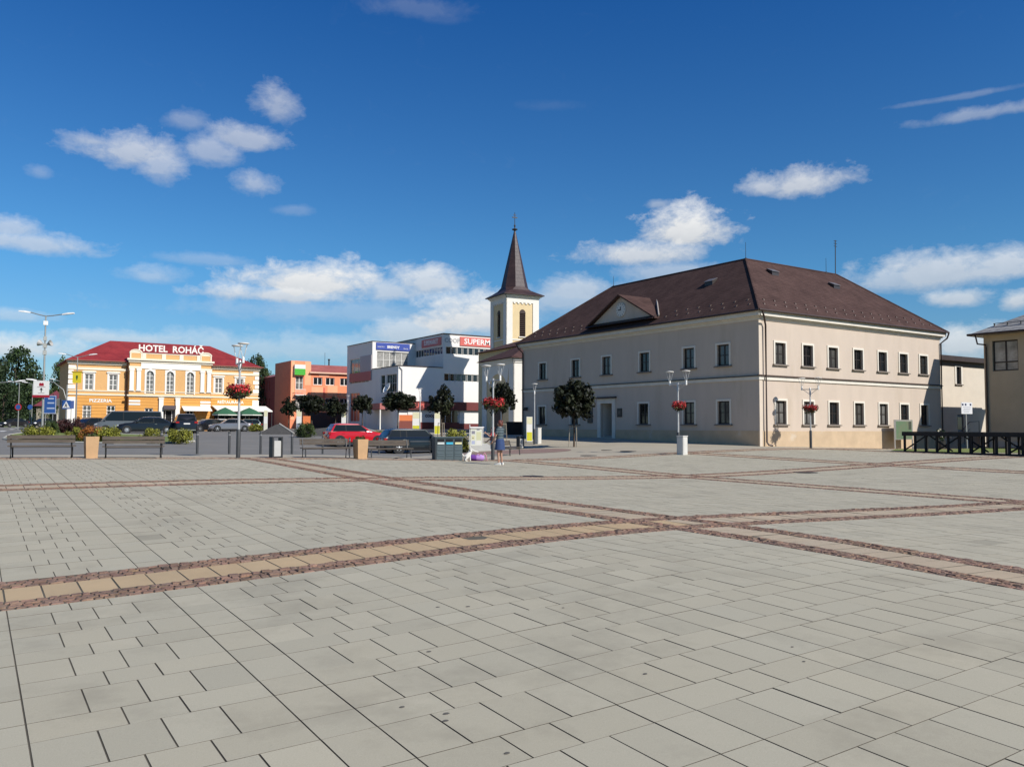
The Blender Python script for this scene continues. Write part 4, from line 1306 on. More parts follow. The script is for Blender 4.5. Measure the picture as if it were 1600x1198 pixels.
HW, HD, HE = 23.7, 12.0, 8.8
RX0, RX1, RY = 6.83, 17.0, -1.0
MID = 4.45
upw = [2.28, 5.08, 18.27, 21.12]
low = [2.14, 4.9, 18.6, 21.2]
arc = [9.3, 11.78, 14.32]
FH = faceM((0, 0, 0), 0)
FRI = faceM((0, RY, 0), 0)
def rust(b, x0, x1, y, ops):
    z = 0.0
    while z < MID - .1:
        z1 = min(z + .40, MID)
        wall(b, x0, x1, z + .035, z1, [(o[0], o[1], max(o[2], z + .035), min(o[3], z1)) for o in ops if o[2] < z1 and o[3] > z + .035], .06, y=y - .05)
        b.poly([(x0, y - .05, z1), (x1, y - .05, z1), (x1, y, z1), (x0, y, z1)])
        z += .40
def hup(b):
    for a, c in ((0, RX0), (RX1, HW)):
        wall(b, a, c, MID, HE, [(x - .5, x + .5, 5.1, 7.15) for x in upw if a < x < c], .2)
    wall(b, RX0, RX1, MID, 9.3, [(x - .48, x + .48, 4.75, 7.75) for x in arc], .2, y=RY)
    b.box(0, HW, .21, HD, -.6, HE - .02)
    b.poly([(RX0, 0, -.6), (RX0, RY, -.6), (RX0, RY, 9.3), (RX0, 0, 9.3)])
    b.poly([(RX1, 0, -.6), (RX1, RY, -.6), (RX1, RY, 9.3), (RX1, 0, 9.3)])
    b.poly([(0, 0, -.6), (0, .21, -.6), (0, .21, HE), (0, 0, HE)])
    b.poly([(HW, 0, -.6), (HW, .21, -.6), (HW, .21, HE), (HW, 0, HE)])
    b.poly([(RX0, RY, 9.3), (RX1, RY, 9.3), (RX1, 1.5, 9.3), (RX0, 1.5, 9.3)])
part(ho, 'upper_wall', HUP, hup, fix=False)
DOORX = (10.97, 12.46)
riso = [(8.75, 9.75, 1.3, 2.9), (13.8, 14.9, 1.3, 2.9), (DOORX[0] - .05, DOORX[1] + .05, 0, 3.2)]
def hlo(b):
    for a, c in ((0, RX0), (RX1, HW)):
        ops = [(x - .5, x + .5, 1.3, 3.15) for x in low if a < x < c]
        wall(b, a, c, -.6, MID, ops, .25)
        rust(b, a, c, 0, ops)
    wall(b, RX0, RX1, -.6, MID, riso, .3, y=RY)
    rust(b, RX0, RX1, RY, riso)
part(ho, 'lower_wall', HLO, hlo, fix=False)
def htrim(b):
    for a, c, y in ((0, RX0 - .01, 0), (RX1 + .01, HW, 0)):
        for z0, z1, o_ in ((4.45, 4.62, .14), (4.95, 5.07, .08), (7.65, 7.95, .08), (8.35, 8.6, .18), (8.6, 8.8, .32)):
            b.box(a - (o_ if a == 0 else 0), c + (o_ if c == HW else 0), y - o_, y - .001, z0, z1 - .001)
    for z0, z1, o_ in ((4.3, 4.42, .12), (4.42, 4.6, .26), (4.98, 5.08, .07), (8.8, 9.0, .16), (9.05, 9.3, .34)):
        b.box(RX0 - o_, RX1 + o_, RY - o_, RY - .001, z0, z1 - .001)
    b.box(RX0 - .1, RX0 + 1.35, RY - .10, RY - .001, 8.0, 8.3); b.box(RX1 - 1.35, RX1 + .1, RY - .10, RY - .001, 8.0, 8.3)
part(ho, 'cornices', HTR, htrim)
part(ho, 'frieze', HWH, lambda b: b.box(RX0 + 1.35, RX1 - 1.35, RY - .09, RY - .001, 8.0, 8.78))
for x in (RX0 + .02, RX0 + .86, RX1 - 1.38, RX1 - .52):
    part(ho, 'pilaster', HWH, lambda b: (b.box(x, x + .5, RY - .16, RY - .001, 5.2, 7.72), b.box(x - .06, x + .56, RY - .2, RY - .001, 7.72, 7.98), b.box(x - .05, x + .55, RY - .2, RY - .001, 5.09, 5.2)))
for x in (10.43, 12.48):
    part(ho, 'door_pilaster', HWH, lambda b: (b.box(x, x + .55, RY - .3, RY - .051, -.3, 4.1), b.box(x - .05, x + .6, RY - .34, RY - .051, 4.1, 4.28)))
for x0 in (RX0, RX1 - 1.35):
    for z_ in (3.25, 3.65):
        part(ho, 'white_block', HWH, lambda b: b.box(x0, x0 + 1.35, RY - .12, RY - .051, z_, z_ + .25))
for k in range(5):
    z = 5.2 + k * .62
    w_ = .75 if k % 2 == 0 else .5
    for x0, x1 in ((-.07, w_), (HW - w_, HW + .07)):
        part(ho, 'quoin', HWH, lambda b: b.box(x0, x1, -.07, -.001, z, z + .5))
for x0, x1 in ((-.08, .8), (HW - .8, HW + .08)):
    part(ho, 'corner_pier', HWH, lambda b: b.box(x0, x1, -.1, -.051, .2, 4.2))
for i, x in enumerate(upw):
    window(ho, FH, x, 5.1, 7.15, 1.0, frame=M_WHITEFR, glass=M_GLASS2, rows=3, cols=2, surround=HWH, fw=.1, hood=True, sw=.2)
for i, x in enumerate(low):
    window(ho, FH, x, 1.3, 3.15, 1.0, frame=M_WHITEFR, glass=M_GLASS if i % 2 else M_GLASS2, rows=3, cols=2, fw=.1, y=.05)
for x in arc:
    wv = window(ho, FRI, x, 4.75, 7.75, .96, style='casement', frame=M_WHITEFR, glass=M_GLASS2, rows=5, cols=2, fw=.09, surround=HWH, sw=.16)
    # arched head: spandrels fill the corners of the opening and an arched white moulding goes over it
    def sp(b):
        for s in (-1, 1):
            pts = [(s * .48, 3.0), (s * .48, 2.52)] + [(s * .48 * math.cos(a), 2.52 + .48 * math.sin(a)) for a in np.linspace(0, math.pi / 2, 7)][1:]
            b.prism(pts, 'y', -.11, .0)
    part(wv, 'arch_spandrel', HUP, sp)
    def ar(b):
        pa = [(math.cos(a), math.sin(a)) for a in np.linspace(0, math.pi, 13)]
        for (c0, s0), (c1, s1) in zip(pa, pa[1:]):
            b.prism([(.46 * c0, 2.52 + .46 * s0), (.68 * c0, 2.52 + .72 * s0), (.68 * c1, 2.52 + .72 * s1), (.46 * c1, 2.52 + .46 * s1)], 'y', -.185, -.166)
        b.box(-.1, .1, -.23, -.186, 3.0, 3.4)
    part(wv, 'arch_moulding', HWH, ar)
for x in (9.25, 14.35):
    window(ho, FRI, x, 1.3, 2.9, 1.0, frame=M_WHITEFR, rows=2, cols=2, fw=.1, y=.05)
hd = part(ho, 'entrance', M_WHITEFR, lambda b: (b.box(DOORX[0], DOORX[0] + .1, .1, .2, 0, 2.7), b.box(DOORX[1] - .1, DOORX[1], .1, .2, 0, 2.7), b.box(DOORX[0], DOORX[1], .1, .2, 2.6, 2.72), b.box(DOORX[0] + .3, DOORX[0] + .38, .1, .2, 0, 2.6), b.box(DOORX[1] - .38, DOORX[1] - .3, .1, .2, 0, 2.6)), M=FRI)
part(hd, 'door_leaf', M_BLACK, lambda b: b.box(DOORX[0], DOORX[1], .21, .25, 0, 3.2), M=FRI)
part(hd, 'door_canopy', mat('canopy_dark', (0.08, 0.06, 0.07), 0.5), lambda b: b.box(DOORX[0] - .0, DOORX[1] + .0, -.7, -.06, 2.75, 3.25), M=FRI)
def hpar(b):
    z0 = 9.301
    for k in range(4):
        pass
    b.box(RX0 + 1.4, RX1 - 1.4, RY - .02, RY + .25, z0, 9.95)
    for x0 in (RX0 + .02, RX1 - 1.42):
        b.box(x0, x0 + 1.4, RY - .06, RY + .3, z0, 10.0)
part(ho, 'parapet', HUP, hpar)
def hpar2(b):
    z0 = 9.302
    for x in (RX0 + 1.42, RX0 + 3.85, RX0 + 6.05, RX1 - 1.9):
        b.box(x, x + .5, RY - .1, RY + .3, z0, 10.02)
    b.box(RX0 + 1.3, RX1 - 1.3, RY - .06, RY + .3, 9.951, 10.05)
    for x0 in (RX0 - .02, RX1 - 1.46):
        b.box(x0, x0 + .16, RY - .1, RY + .3, z0, 10.05); b.box(x0 + 1.32, x0 + 1.48, RY - .1, RY + .3, z0, 10.05)
        pa = [(math.cos(a), math.sin(a)) for a in np.linspace(0, math.pi, 9)]
        for (c0, s0), (c1, s1) in zip(pa, pa[1:]):
            b.prism([(x0 + .74 + .62 * c0, 10.0 + .36 * s0), (x0 + .74 + .8 * c0, 10.0 + .5 * s0), (x0 + .74 + .8 * c1, 10.0 + .5 * s1), (x0 + .74 + .62 * c1, 10.0 + .36 * s1)], 'y', RY - .1, RY + .3)
        b.prism([(x0 + .74 + .62 * c, 10.0 + .36 * s) for c, s in pa], 'y', RY - .04, RY + .25)
part(ho, 'parapet_mouldings', HTR, hpar2)
def hroof(b):
    o = .5; e = HE
    A, B, C_, D_ = (-o, -o, e), (HW + o, -o, e), (HW + o, HD + o, e), (-o, HD + o, e)
    P1, P2 = (5.4, HD / 2, e + 3.25), (18.4, HD / 2, e + 3.25)
    for q in ([A, B, P2, P1], [B, C_, P2], [C_, D_, P1, P2], [D_, A, P1], [(p[0], p[1], e - .06) for p in (A, B, C_, D_)]):
        b.poly(q)
    for p_, q_ in ((A, B), (B, C_), (C_, D_), (D_, A)):
        b.poly([(p_[0], p_[1], e - .06), (q_[0], q_[1], e - .06), q_, p_])
hr_ = part(ho, 'roof', HRF, hroof, fix=False)
for x0, x1, xp in ((-.55, RX0 - .2, RX0 - .2), (RX1 + .2, HW + .55, RX1 + .2)):
    part(hr_, 'gutter', mat('copper_gutter', (0.22, 0.09, 0.06), 0.5, 0.3), lambda b: b.tube([(x0, -.55, HE), (x1, -.55, HE)], .07, 6))
    part(ho, 'downpipe', mat('copper_gutter', (0.22, 0.09, 0.06)), lambda b: b.tube([(xp, -.5, HE), (xp, -.12, HE - .6), (xp, -.12, .2)], .06, 6))
hs_ = part(ho, 'sign_frame', M_MAST, lambda b: (b.tube([(7.6, -.2, 10.12), (16.2, -.2, 10.12)], .03, 5), [b.tube([(8 + k * 2.0, -.2, 9.3), (8 + k * 2.0, -.2, 10.12)], .03, 5) for k in range(5)]))
put_text('HOTEL', 1.2, HWH, hs_, FH, 9.72, 10.72, d=.22, width=.95, bold=.03)
put_text('ROHÁČ', 1.2, HWH, hs_, FH, 14.15, 10.72, d=.22, width=.95, bold=.03)
put_text('PIZZERIA', .58, HWH, ho, FH, 3.65, 3.75, d=.09, width=1.1, bold=.015)
put_text('REŠTAURÁCIA', .55, HWH, ho, FH, 19.9, 3.85, d=.09, width=1.0, bold=.015)
aw_ = part(ho, 'awning', HWH, lambda b: b.prism([(RY - 1.5, 2.55), (RY - .06, 3.15), (RY - .06, 3.22), (RY - 1.5, 2.65)], 'x', 13.3, 16.9))
terr = part(ho, 'terrace_canopy', HWH, lambda b: b.prism([(-3.2, 2.55), (-.06, 3.3), (-.06, 3.4), (-3.2, 2.7)], 'x', 17.4, 24.8))
part(terr, 'canopy_posts', M_MAST, lambda b: [b.box(17.5 + k * 1.8, 17.58 + k * 1.8, -3.1, -3.02, -.3, 2.6) for k in range(5)])
part(terr, 'canopy_shade', M_BLACK, lambda b: b.box(17.6, 24.6, -.8, -.7, -.3, 2.7))  # black panel added as the shade under the canopy

# ------------------------------------------------------------------ materials of the smaller things
M_STEEL = mat('galvanised_steel', (0.50, 0.51, 0.52), 0.45, 0.3, var=0.08, vscale=6)
M_GREY = mat('grey_paint', (0.06, 0.062, 0.064), 0.5, 0.2, var=0.1, vscale=5)
M_DKGREY = mat('anthracite_paint', (0.035, 0.036, 0.038), 0.5, 0.2, var=0.15, vscale=5)
M_WHITE = mat('white_enamel', (0.78, 0.78, 0.77), 0.45, var=0.03, vscale=4)
M_WOOD = mat('weathered_wood', (0.105, 0.085, 0.068), 0.8, var=0.25, vscale=3, bump=0.4, bscale=30, stretch=(1, 8, 8))
M_PLANT = mat('planter_sandstone', (0.50, 0.32, 0.175), 0.85, var=0.08, vscale=4, bump=0.4, bscale=60)
M_RED = mat('red_gloss', (0.42, 0.02, 0.02), 0.4)
M_YEL = mat('yellow_sign', (0.78, 0.62, 0.03), 0.5)
M_BLUE = mat('blue_road_sign', (0.03, 0.10, 0.33), 0.45)
M_RUB = mat('rubber', (0.018, 0.018, 0.019), 0.8)

def leafmat(name, rgb, var=0.3, rough=0.6):
    m = mat(name, rgb, rough, var=var, vscale=0.9, tint=True, spec=0.25)
    b = m.node_tree.nodes['Principled BSDF']
    b.inputs['Subsurface Weight'].default_value = 0.0
    return m
L_DARK = leafmat('dark_maple_leaf', (0.014, 0.0175, 0.008))
L_GREEN = leafmat('green_leaf', (0.05, 0.075, 0.022))
L_DEEP = leafmat('deep_green_leaf', (0.026, 0.045, 0.017))
L_YEL = leafmat('yellow_green_leaf', (0.20, 0.205, 0.035))
L_ORA = leafmat('orange_leaf', (0.33, 0.12, 0.03))
L_PUR = leafmat('purple_leaf', (0.05, 0.018, 0.02))
L_RED = leafmat('red_petals', (0.40, 0.035, 0.04))
M_BARK = mat('bark', (0.085, 0.062, 0.045), 0.9, var=0.3, vscale=8, bump=0.6, bscale=40, stretch=(1, 1, .25))

def leaves(name, m, centres, n, spread, size, seed, tint=(.5, 1.5), flat=0.0, parent=None, shape=None):
    """many small leaf faces scattered about clump centres; returns a mesh"""
    r = np.random.default_rng(seed)
    C_ = np.asarray(centres, float)
    k = r.integers(0, len(C_), n)
    d = r.normal(0, 1, (n, 3)); d /= np.linalg.norm(d, axis=1)[:, None]
    rad = spread[k] if isinstance(spread, np.ndarray) else spread
    P = C_[k] + d * (r.random(n) ** .45 * rad)[:, None] if np.ndim(rad) else C_[k] + d * (r.random(n) ** .45 * rad)[:, None]
    out = d + r.normal(0, .55, (n, 3)); out[:, 2] += flat
    out /= np.linalg.norm(out, axis=1)[:, None]
    t1 = np.cross(out, r.normal(0, 1, (n, 3))); t1 /= np.linalg.norm(t1, axis=1)[:, None]
    t2 = np.cross(out, t1)
    s = size * r.uniform(.6, 1.35, n)
    V = np.stack([P - t1 * s[:, None] * .5, P + t2 * s[:, None] * .34 - t1 * s[:, None] * .05, P + t1 * s[:, None] * .55, P - t2 * s[:, None] * .34 - t1 * s[:, None] * .05], 1)
    ct = r.uniform(tint[0], tint[1], len(C_))[k] * r.uniform(.75, 1.25, n)
    me = bpy.data.meshes.new(name)
    me.from_pydata(V.reshape(-1, 3).tolist(), [], np.arange(n * 4).reshape(-1, 4).tolist())
    me.materials.append(m)
    a = me.color_attributes.new('tint', 'FLOAT_COLOR', 'POINT')
    a.data.foreach_set('color', np.c_[np.repeat(np.c_[ct, ct, ct * .9], 4, 0), np.ones(n * 4)].astype(np.float32).ravel())
    me.update()
    return me

def ell_clumps(n, rx, ry, rz, z0, seed, shell=.55):
    r = np.random.default_rng(seed)
    d = r.normal(0, 1, (n, 3)); d /= np.linalg.norm(d, axis=1)[:, None]
    q = (shell + (1 - shell) * r.random(n))[:, None]
    P = d * q * np.array([rx, ry, rz]); P[:, 2] += z0
    return P

# ------------------------------------------------------------------ trees
def small_tree_meshes(seed, rx, rz, zc, n=3300):
    cl = ell_clumps(56, rx * .86, rx * .86, rz * .88, zc, seed, .35)
    cl[:, :2] *= (1.03 - .2 * (cl[:, 2:3] - zc) / rz)          # broader below, narrower on top
    r = np.random.default_rng(seed + 50)
    crown = leaves('crown', L_DARK, cl, n, r.uniform(.2, .55, len(cl)) * rx * .62, .19, seed, (.4, 2.0))
    t = MB()
    t.tube([(0, 0, -.15), (.02, .01, zc * .35), (0, .02, zc * .75), (.01, 0, zc + rz * .3)], [.075, .055, .05, .025], 8)
    for k in range(6):
        a = k * 1.07 + seed
        z = zc - rz * .55 + k * .16
        t.tube([(0, 0, z), (math.cos(a) * rx * .35, math.sin(a) * rx * .35, z + rz * .35), (math.cos(a) * rx * .7, math.sin(a) * rx * .7, z + rz * .55)], [.035, .022, .008], 5)
    return crown, t.mesh('trunk', M_BARK, True)
TV = [small_tree_meshes(s, 1.0, 1.0, 2.4) for s in (3, 11, 23)]
def small_tree(px_, D, wid, top_y, bot_y, label, v, stakes=False, rz=0.0):
    p = stand(px_, D)
    o = thing('maple_tree', label, 'tree', tuple(p), rz, 'round dark trees around the square')
    rad = wid * D / FOC / 2 * 1.08
    zt = 1.6 + (666.5 - top_y) * D / FOC - p.z
    zb = 1.6 + (666.5 - bot_y) * D / FOC - p.z
    hz = (zt - zb) / 2
    cr, tr = TV[v]
    c = link('crown', cr, o); t = link('trunk', tr, o)
    zc = (zt + zb) / 2
    c.scale = (rad, rad, hz); c.location = (0, 0, zc - 2.4 * hz)
    t.scale = (1, 1, (zc + .2 * hz) / 2.7)
    if stakes:
        for k in range(3):
            a = k * 2.1 + .4
            s = MB().tube([(math.cos(a) * .32, math.sin(a) * .32, -.1), (math.cos(a) * .26, math.sin(a) * .26, 1.25)], .025, 6)
            s.build('stake', mat('pale_stake', (.33, .29, .23), .8), o)
        s = MB()
        for k in range(3):
            a, b_ = k * 2.1 + .4, (k + 1) * 2.1 + .4
            s.tube([(math.cos(a) * .26, math.sin(a) * .26, 1.2), (math.cos(b_) * .26, math.sin(b_) * .26, 1.2)], .02, 5)
        s.build('stake_rail', mat('pale_stake', (.33, .29, .23), .8), o)
    return o
tree897 = spot(897, 698)
D897 = (tree897 - CAM).dot(-CB)
small_tree(897, D897, 66, 588, 662, 'dark round tree with stakes in front of the town hall door', 0, True)
small_tree(785, 58, 42, 592, 652, 'dark tree behind the striped shirt woman and flower basket', 1, True, 1.0)
small_tree(690, 62, 40, 602, 652, 'narrow dark tree between the recycling bins and supermarket', 2, True, 2.0)
small_tree(622, 66, 55, 610, 646, 'broad round dark tree above the dark estate car', 0, False, 3.0)
small_tree(566, 80, 32, 614, 650, 'small dark tree left of the supermarket entrance canopy', 1, False, 4.0)
small_tree(524, 84, 36, 620, 652, 'small dark tree above the red hatchback roof', 2, False, 5.0)
small_tree(487, 78, 44, 614, 652, 'large round dark tree before the orange building front', 1, False, 6.0)
small_tree(451, 88, 26, 622, 652, 'small dark tree at the corner of the orange building', 2, False, .5)

def big_tree_meshes(seed, n, size, cone, m):
    r = np.random.default_rng(seed)
    cl = []
    for k in range(90):
        z = r.random()
        w = (1 - z) ** .8 if cone else math.sqrt(max(0, 1 - (2 * z - 1) ** 2)) * .95 + .08
        a = r.random() * 6.28; q = w * (.35 + .65 * r.random())
        cl.append((q * math.cos(a), q * math.sin(a), z))
    cl = np.array(cl)
    cl[:, 2] = cl[:, 2] * 2.0 + .25
    crown = leaves('crown', m, cl, n, r.uniform(.16, .34, len(cl)), size, seed, (.4, 1.7))
    t = MB().tube([(0, 0, -.1), (.02, 0, .5), (0, .02, 1.7)], [.06, .045, .012], 7)
    for k in range(7):
        a = k * 2.4
        z = .4 + k * .2
        t.tube([(0, 0, z), (.4 * math.cos(a), .4 * math.sin(a), z + .25)], [.02, .006], 5)
    return crown, t.mesh('trunk', M_BARK, True)
BV = [big_tree_meshes(31, 4200, .10, False, L_DEEP), big_tree_meshes(37, 4200, .085, True, L_DEEP), big_tree_meshes(41, 4200, .10, False, L_GREEN)]
def big_tree(px_, D, wid, top_y, label, v, rz=0.0, name='broadleaf_tree', group='tall trees beyond the road'):
    p = stand(px_, D)
    o = thing(name, label, 'tree', tuple(p), rz, group)
    h_ = 1.6 + (666 - top_y) * D / FOC - p.z
    rad = wid * D / FOC / 2
    for nm, me in zip(('crown', 'trunk'), BV[v]):
        c = link(nm, me, o)
        c.scale = (rad, rad, h_ / 2.32)
    return o
for i, a in enumerate([(-25, 150, 90, 560, 'dark leafy tree at the very left edge behind the road', 0), (22, 165, 75, 545, 'tallest dark leafy tree beyond the road bend', 0), (44, 190, 50, 575, 'dark leafy tree rising behind the left street lamps', 2),
                       (60, 175, 30, 588, 'slim pointed spruce behind the white advert sign', 1), (78, 150, 44, 612, 'low bushy tree behind the blue direction sign', 2), (94, 185, 36, 562, 'leafy tree showing beside the hotel roof corner', 2),
                       (399, 140, 44, 556, 'dark leafy tree right of the hotel roof', 0), (410, 150, 34, 572, 'rounded dark tree between hotel and orange building', 2), (4, 140, 60, 600, 'low dark tree beside the road at the left edge', 0), (392, 128, 20, 640, 'dark hedge tree behind the terrace canopy', 0)]):
    big_tree(a[0], a[1], a[2], a[3], a[4], a[5], i * 1.3, 'spruce_tree' if a[5] == 1 else 'broadleaf_tree')

# far wooded skyline that closes the gaps behind the town
def far_wood(px0_, px1_, D, top, seed, nm):
    r = np.random.default_rng(seed)
    cl = []
    for k in range(160):
        q = at(r.uniform(px0_, px1_), 667, D * r.uniform(.95, 1.1))
        cl.append((q.x, q.y, r.uniform(.5, 1) * top))
    me = leaves(nm, L_DEEP, np.array(cl), 7000, 3.2, 1.5, seed, (.5, 1.4))
    tag(link(nm, me), kind='stuff')
far_wood(-120, 110, 215, 8.5, 5, 'far_wood')
far_wood(380, 480, 215, 7.0, 6, 'far_wood')

# ------------------------------------------------------------------ planting island with shrubs
M_GRASS = mat('lawn', (0.15, 0.19, 0.045), 0.95, var=0.25, vscale=2.5, bump=0.8, bscale=40)
def blob_sheet(name, pix, dz, m, kind):
    pts = [spot(*q) for q in pix]
    c = Vector((sum(p.x for p in pts) / len(pts), sum(p.y for p in pts) / len(pts), 0))
    b = MB()
    rings = []
    for k in range(5, -1, -1):
        t = max(k / 5, .002)
        rings.append([b.vert((c.x + (p.x - c.x) * t, c.y + (p.y - c.y) * t, G(c.x + (p.x - c.x) * t, c.y + (p.y - c.y) * t) + dz)) for p in pts])
    n = len(pts)
    for a_, b_ in zip(rings, rings[1:]):
        for j in range(n):
            b.face((a_[j], a_[(j + 1) % n], b_[(j + 1) % n], b_[j]))
    return tag(b.build(name, m, None, fix=False), kind=kind), pts
isl, ipts = blob_sheet('grass_island', [(5, 686), (60, 691), (180, 693), (260, 692.5), (303, 690), (300, 686), (240, 681), (170, 678), (110, 674.5), (50, 675), (15, 680)], .06, M_GRASS, 'structure')
kb = MB()
for p, q in zip(ipts, ipts[1:] + ipts[:1]):
    kb.tube([(p.x, p.y, p.z + .02), (q.x, q.y, q.z + .02)], .09, 6)
tag(kb.build('island_kerb', M_KERB, None), kind='structure')

def shrub_mesh(seed, m, n=3000, size=.10, tint=(.6, 1.4)):
    cl = ell_clumps(44, .85, .85, .55, .42, seed, .5)
    cl[:, 2] = np.maximum(cl[:, 2], .08)
    f = leaves('foliage', m, cl, n, .26, size, seed, tint)
    s = MB()
    for k in range(7):
        a = k * .9
        s.tube([(0, 0, -.05), (.4 * math.cos(a), .4 * math.sin(a), .4), (.7 * math.cos(a), .7 * math.sin(a), .7)], [.03, .02, .008], 4)
    return f, s.mesh('stems', M_BARK)
SV = {'y': [shrub_mesh(61, L_YEL), shrub_mesh(62, L_YEL)], 'o': [shrub_mesh(63, L_ORA)], 'g': [shrub_mesh(64, L_GREEN)], 'p': [shrub_mesh(65, L_PUR)]}
def shrub(px_, D, wid, top_y, label, kind, v=0, rz=0.0):
    p = stand(px_, D)
    o = thing('shrub', label, 'shrub', tuple(p), rz, 'shrubs planted around the square')
    h_ = 1.6 + (666 - top_y) * D / FOC - p.z
    r = wid * D / FOC / 2
    for nm, me in zip(('foliage', 'stems'), SV[kind][v]):
        c = link(nm, me, o); c.scale = (r * 1.15, r * 1.15, max(.3, h_))
    return o
for a in [(58, 58, 46, 666, 'yellow green shrub at the left end of the grass island', 'y', 0, .3), (80, 63, 26, 660, 'green rounded shrub behind the leftmost yellow shrub', 'g', 0, 1.0), (104, 66, 34, 657, 'purple leaved shrub under the crossing sign', 'p', 0, .4),
          (122, 60, 18, 655, 'tall purple leaved shrub beside the dark parked cars', 'p', 0, 2.0), (122, 55, 34, 671, 'yellow green shrub just left of the sandstone planter', 'y', 1, 2.2), (143, 54, 36, 668, 'orange tinged shrub behind the sandstone planter', 'o', 0, .2),
          (171, 54, 42, 666, 'large yellow green shrub right of the sandstone planter', 'y', 0, 2.9), (238, 52, 36, 672, 'low yellow green shrub below the long black saloon', 'y', 1, 1.5), (280, 52, 36, 669, 'rounded yellow green shrub at the right end of the island', 'y', 0, 4.1),
          (478, 66, 34, 662, 'low dark green shrub bed behind the grey stone mounds', 'g', 0, .7), (712, 50, 46, 673, 'yellowish shrub hedge left of the white information board', 'y', 1, .9), (590, 62, 26, 672, 'low yellow shrub on the mound behind the red hatchback', 'y', 0, 5.0), (400, 92, 24, 664, 'yellow green shrub beside the terrace and kerb', 'y', 1, 3.0)]:
    shrub(*a)

# ------------------------------------------------------------------ lamp posts with flower baskets
def lamp_meshes():
    P = {}
    P['pole'] = MB().tube([(0, 0, -.1), (0, 0, .7), (0, 0, 3.30)], [.055, .048, .036], 12).mesh('pole', M_STEEL, True)
    P['sleeve'] = MB().lathe([(.075, -.05), (.075, .95), (.06, 1.0)], 12).mesh('sleeve', M_GREY, True)
    a = MB()
    a.tube([(-.47, 0, 3.32), (.47, 0, 3.32)], .022, 8)
    a.tube([(-.40, 0, 3.32), (0, 0, 3.02)], .014, 6); a.tube([(.40, 0, 3.32), (0, 0, 3.02)], .014, 6)
    a.lathe([(.05, 3.0), (.05, 3.36), (.02, 3.42)], 10)
    P['arm'] = a.mesh('arm', M_STEEL, True)
    h = MB()
    h.lathe([(.03, -.06), (.045, -.05), (.045, .14), (.035, .17)], 10)
    P['socket'] = h.mesh('lamp_socket', M_WHITE, True)
    r = MB()
    for k in range(4):
        t = k * math.pi / 2 + .5
        r.tube([(math.cos(t) * .035, math.sin(t) * .035, .14), (math.cos(t) * .17, math.sin(t) * .17, .60)], .009, 5)
    P['rods'] = r.mesh('lamp_rods', M_STEEL)
    t = MB()
    t.lathe([(.19, .60), (.20, .615), (.20, .635), (.05, .66)], 16)
    P['plate'] = t.mesh('reflector', M_WHITE, True)
    return P
LP = lamp_meshes()
def lamp_post(p, label, rz, heads=(-.47, .47)):
    o = thing('lamp_post', label, 'lamp post', tuple(p), rz, 'lamp posts around the square')
    link('pole', LP['pole'], o); link('sleeve', LP['sleeve'], o); link('arm', LP['arm'], o)
    for x in heads:
        h_ = link('lamp_head', LP['socket'], o); h_.location = (x, 0, 3.34)
        link('rods', LP['rods'], h_); link('reflector', LP['plate'], h_)
    return o
def basket_meshes(seed):
    bowl = MB().lathe([(.10, -.20), (.26, -.12), (.32, .0), (.31, .01), (.25, -.10)], 14).mesh('bowl', M_DKGREY, True)
    cl = ell_clumps(26, .42, .42, .17, .06, seed, .6)
    fol = leaves('foliage', L_GREEN, cl - np.array([0, 0, .08]), 500, .16, .085, seed, (.4, 1.1))
    fl_ = leaves('flowers', L_RED, cl + np.array([0, 0, .03]), 1150, .17, .075, seed + 1, (.55, 1.7), flat=.3)
    return bowl, fol, fl_
BK = [basket_meshes(s) for s in (71, 72)]
def basket(p, z, label, v, s=1.0, rz=0.0):
    o = thing('flower_basket', label, 'flower basket', (p.x, p.y, p.z + z), rz, 'red flower baskets on the lamp posts')
    for nm, me in zip(('bowl', 'foliage', 'flowers'), BK[v]):
        c = link(nm, me, o); c.scale = (s, s, s)
    return o
ARM = R(108)
lps = []
for i, (px_, py_, D, lab, blab, bz, bs, rz) in enumerate([
        (372, 715, 29.0, 'lamp post with flower basket in front of the hotel', 'widest red flower basket on the lamp before the hotel', 2.28, 1.02, ARM - .35),
        (770, 718.5, 34.7, 'lamp post with flower basket beside the striped shirt woman', 'red flower basket on the lamp above the striped shirt woman', 2.30, .98, ARM - .2),
        (1060, 707.5, 40.4, 'lamp post with flower basket behind the pale cabinet', 'red flower basket on the lamp before the shaded town hall side', 2.25, .86, ARM - .1),
        (1267, 700, 47.0, 'lamp post with flower basket by the sunny town hall side', 'dark red flower basket before the sunny town hall windows', 2.18, .90, ARM)]):
    p = at(px_, py_, D)
    p = Vector((p.x, p.y, G(p.x, p.y)))
    lps.append(p)
    lamp_post(p, lab, rz)
    basket(p, bz, blab, i % 2, bs, i * 1.1)
p836 = spot(835, 694)
o = thing('lamp_post', 'single headed lamp post beside the information pillar and town hall', 'lamp post', tuple(p836), 0, 'lamp posts around the square')
link('pole', LP['pole'], o); link('sleeve', LP['sleeve'], o)
h_ = link('lamp_head', LP['socket'], o); h_.location = (0, 0, 3.30); link('rods', LP['rods'], h_); link('reflector', LP['plate'], h_)
for px_, D, lab in ((656, 70, 'thin single lamp post in front of the supermarket fascia'), (543, 92, 'thin single lamp post before the orange building corner')):
    p = stand(px_, D)
    o = thing('lamp_post', lab, 'lamp post', tuple(p), 0, 'lamp posts around the square')
    link('pole', LP['pole'], o)
    h_ = link('lamp_head', LP['socket'], o); h_.location = (0, 0, 3.30); link('rods', LP['rods'], h_); link('reflector', LP['plate'], h_)

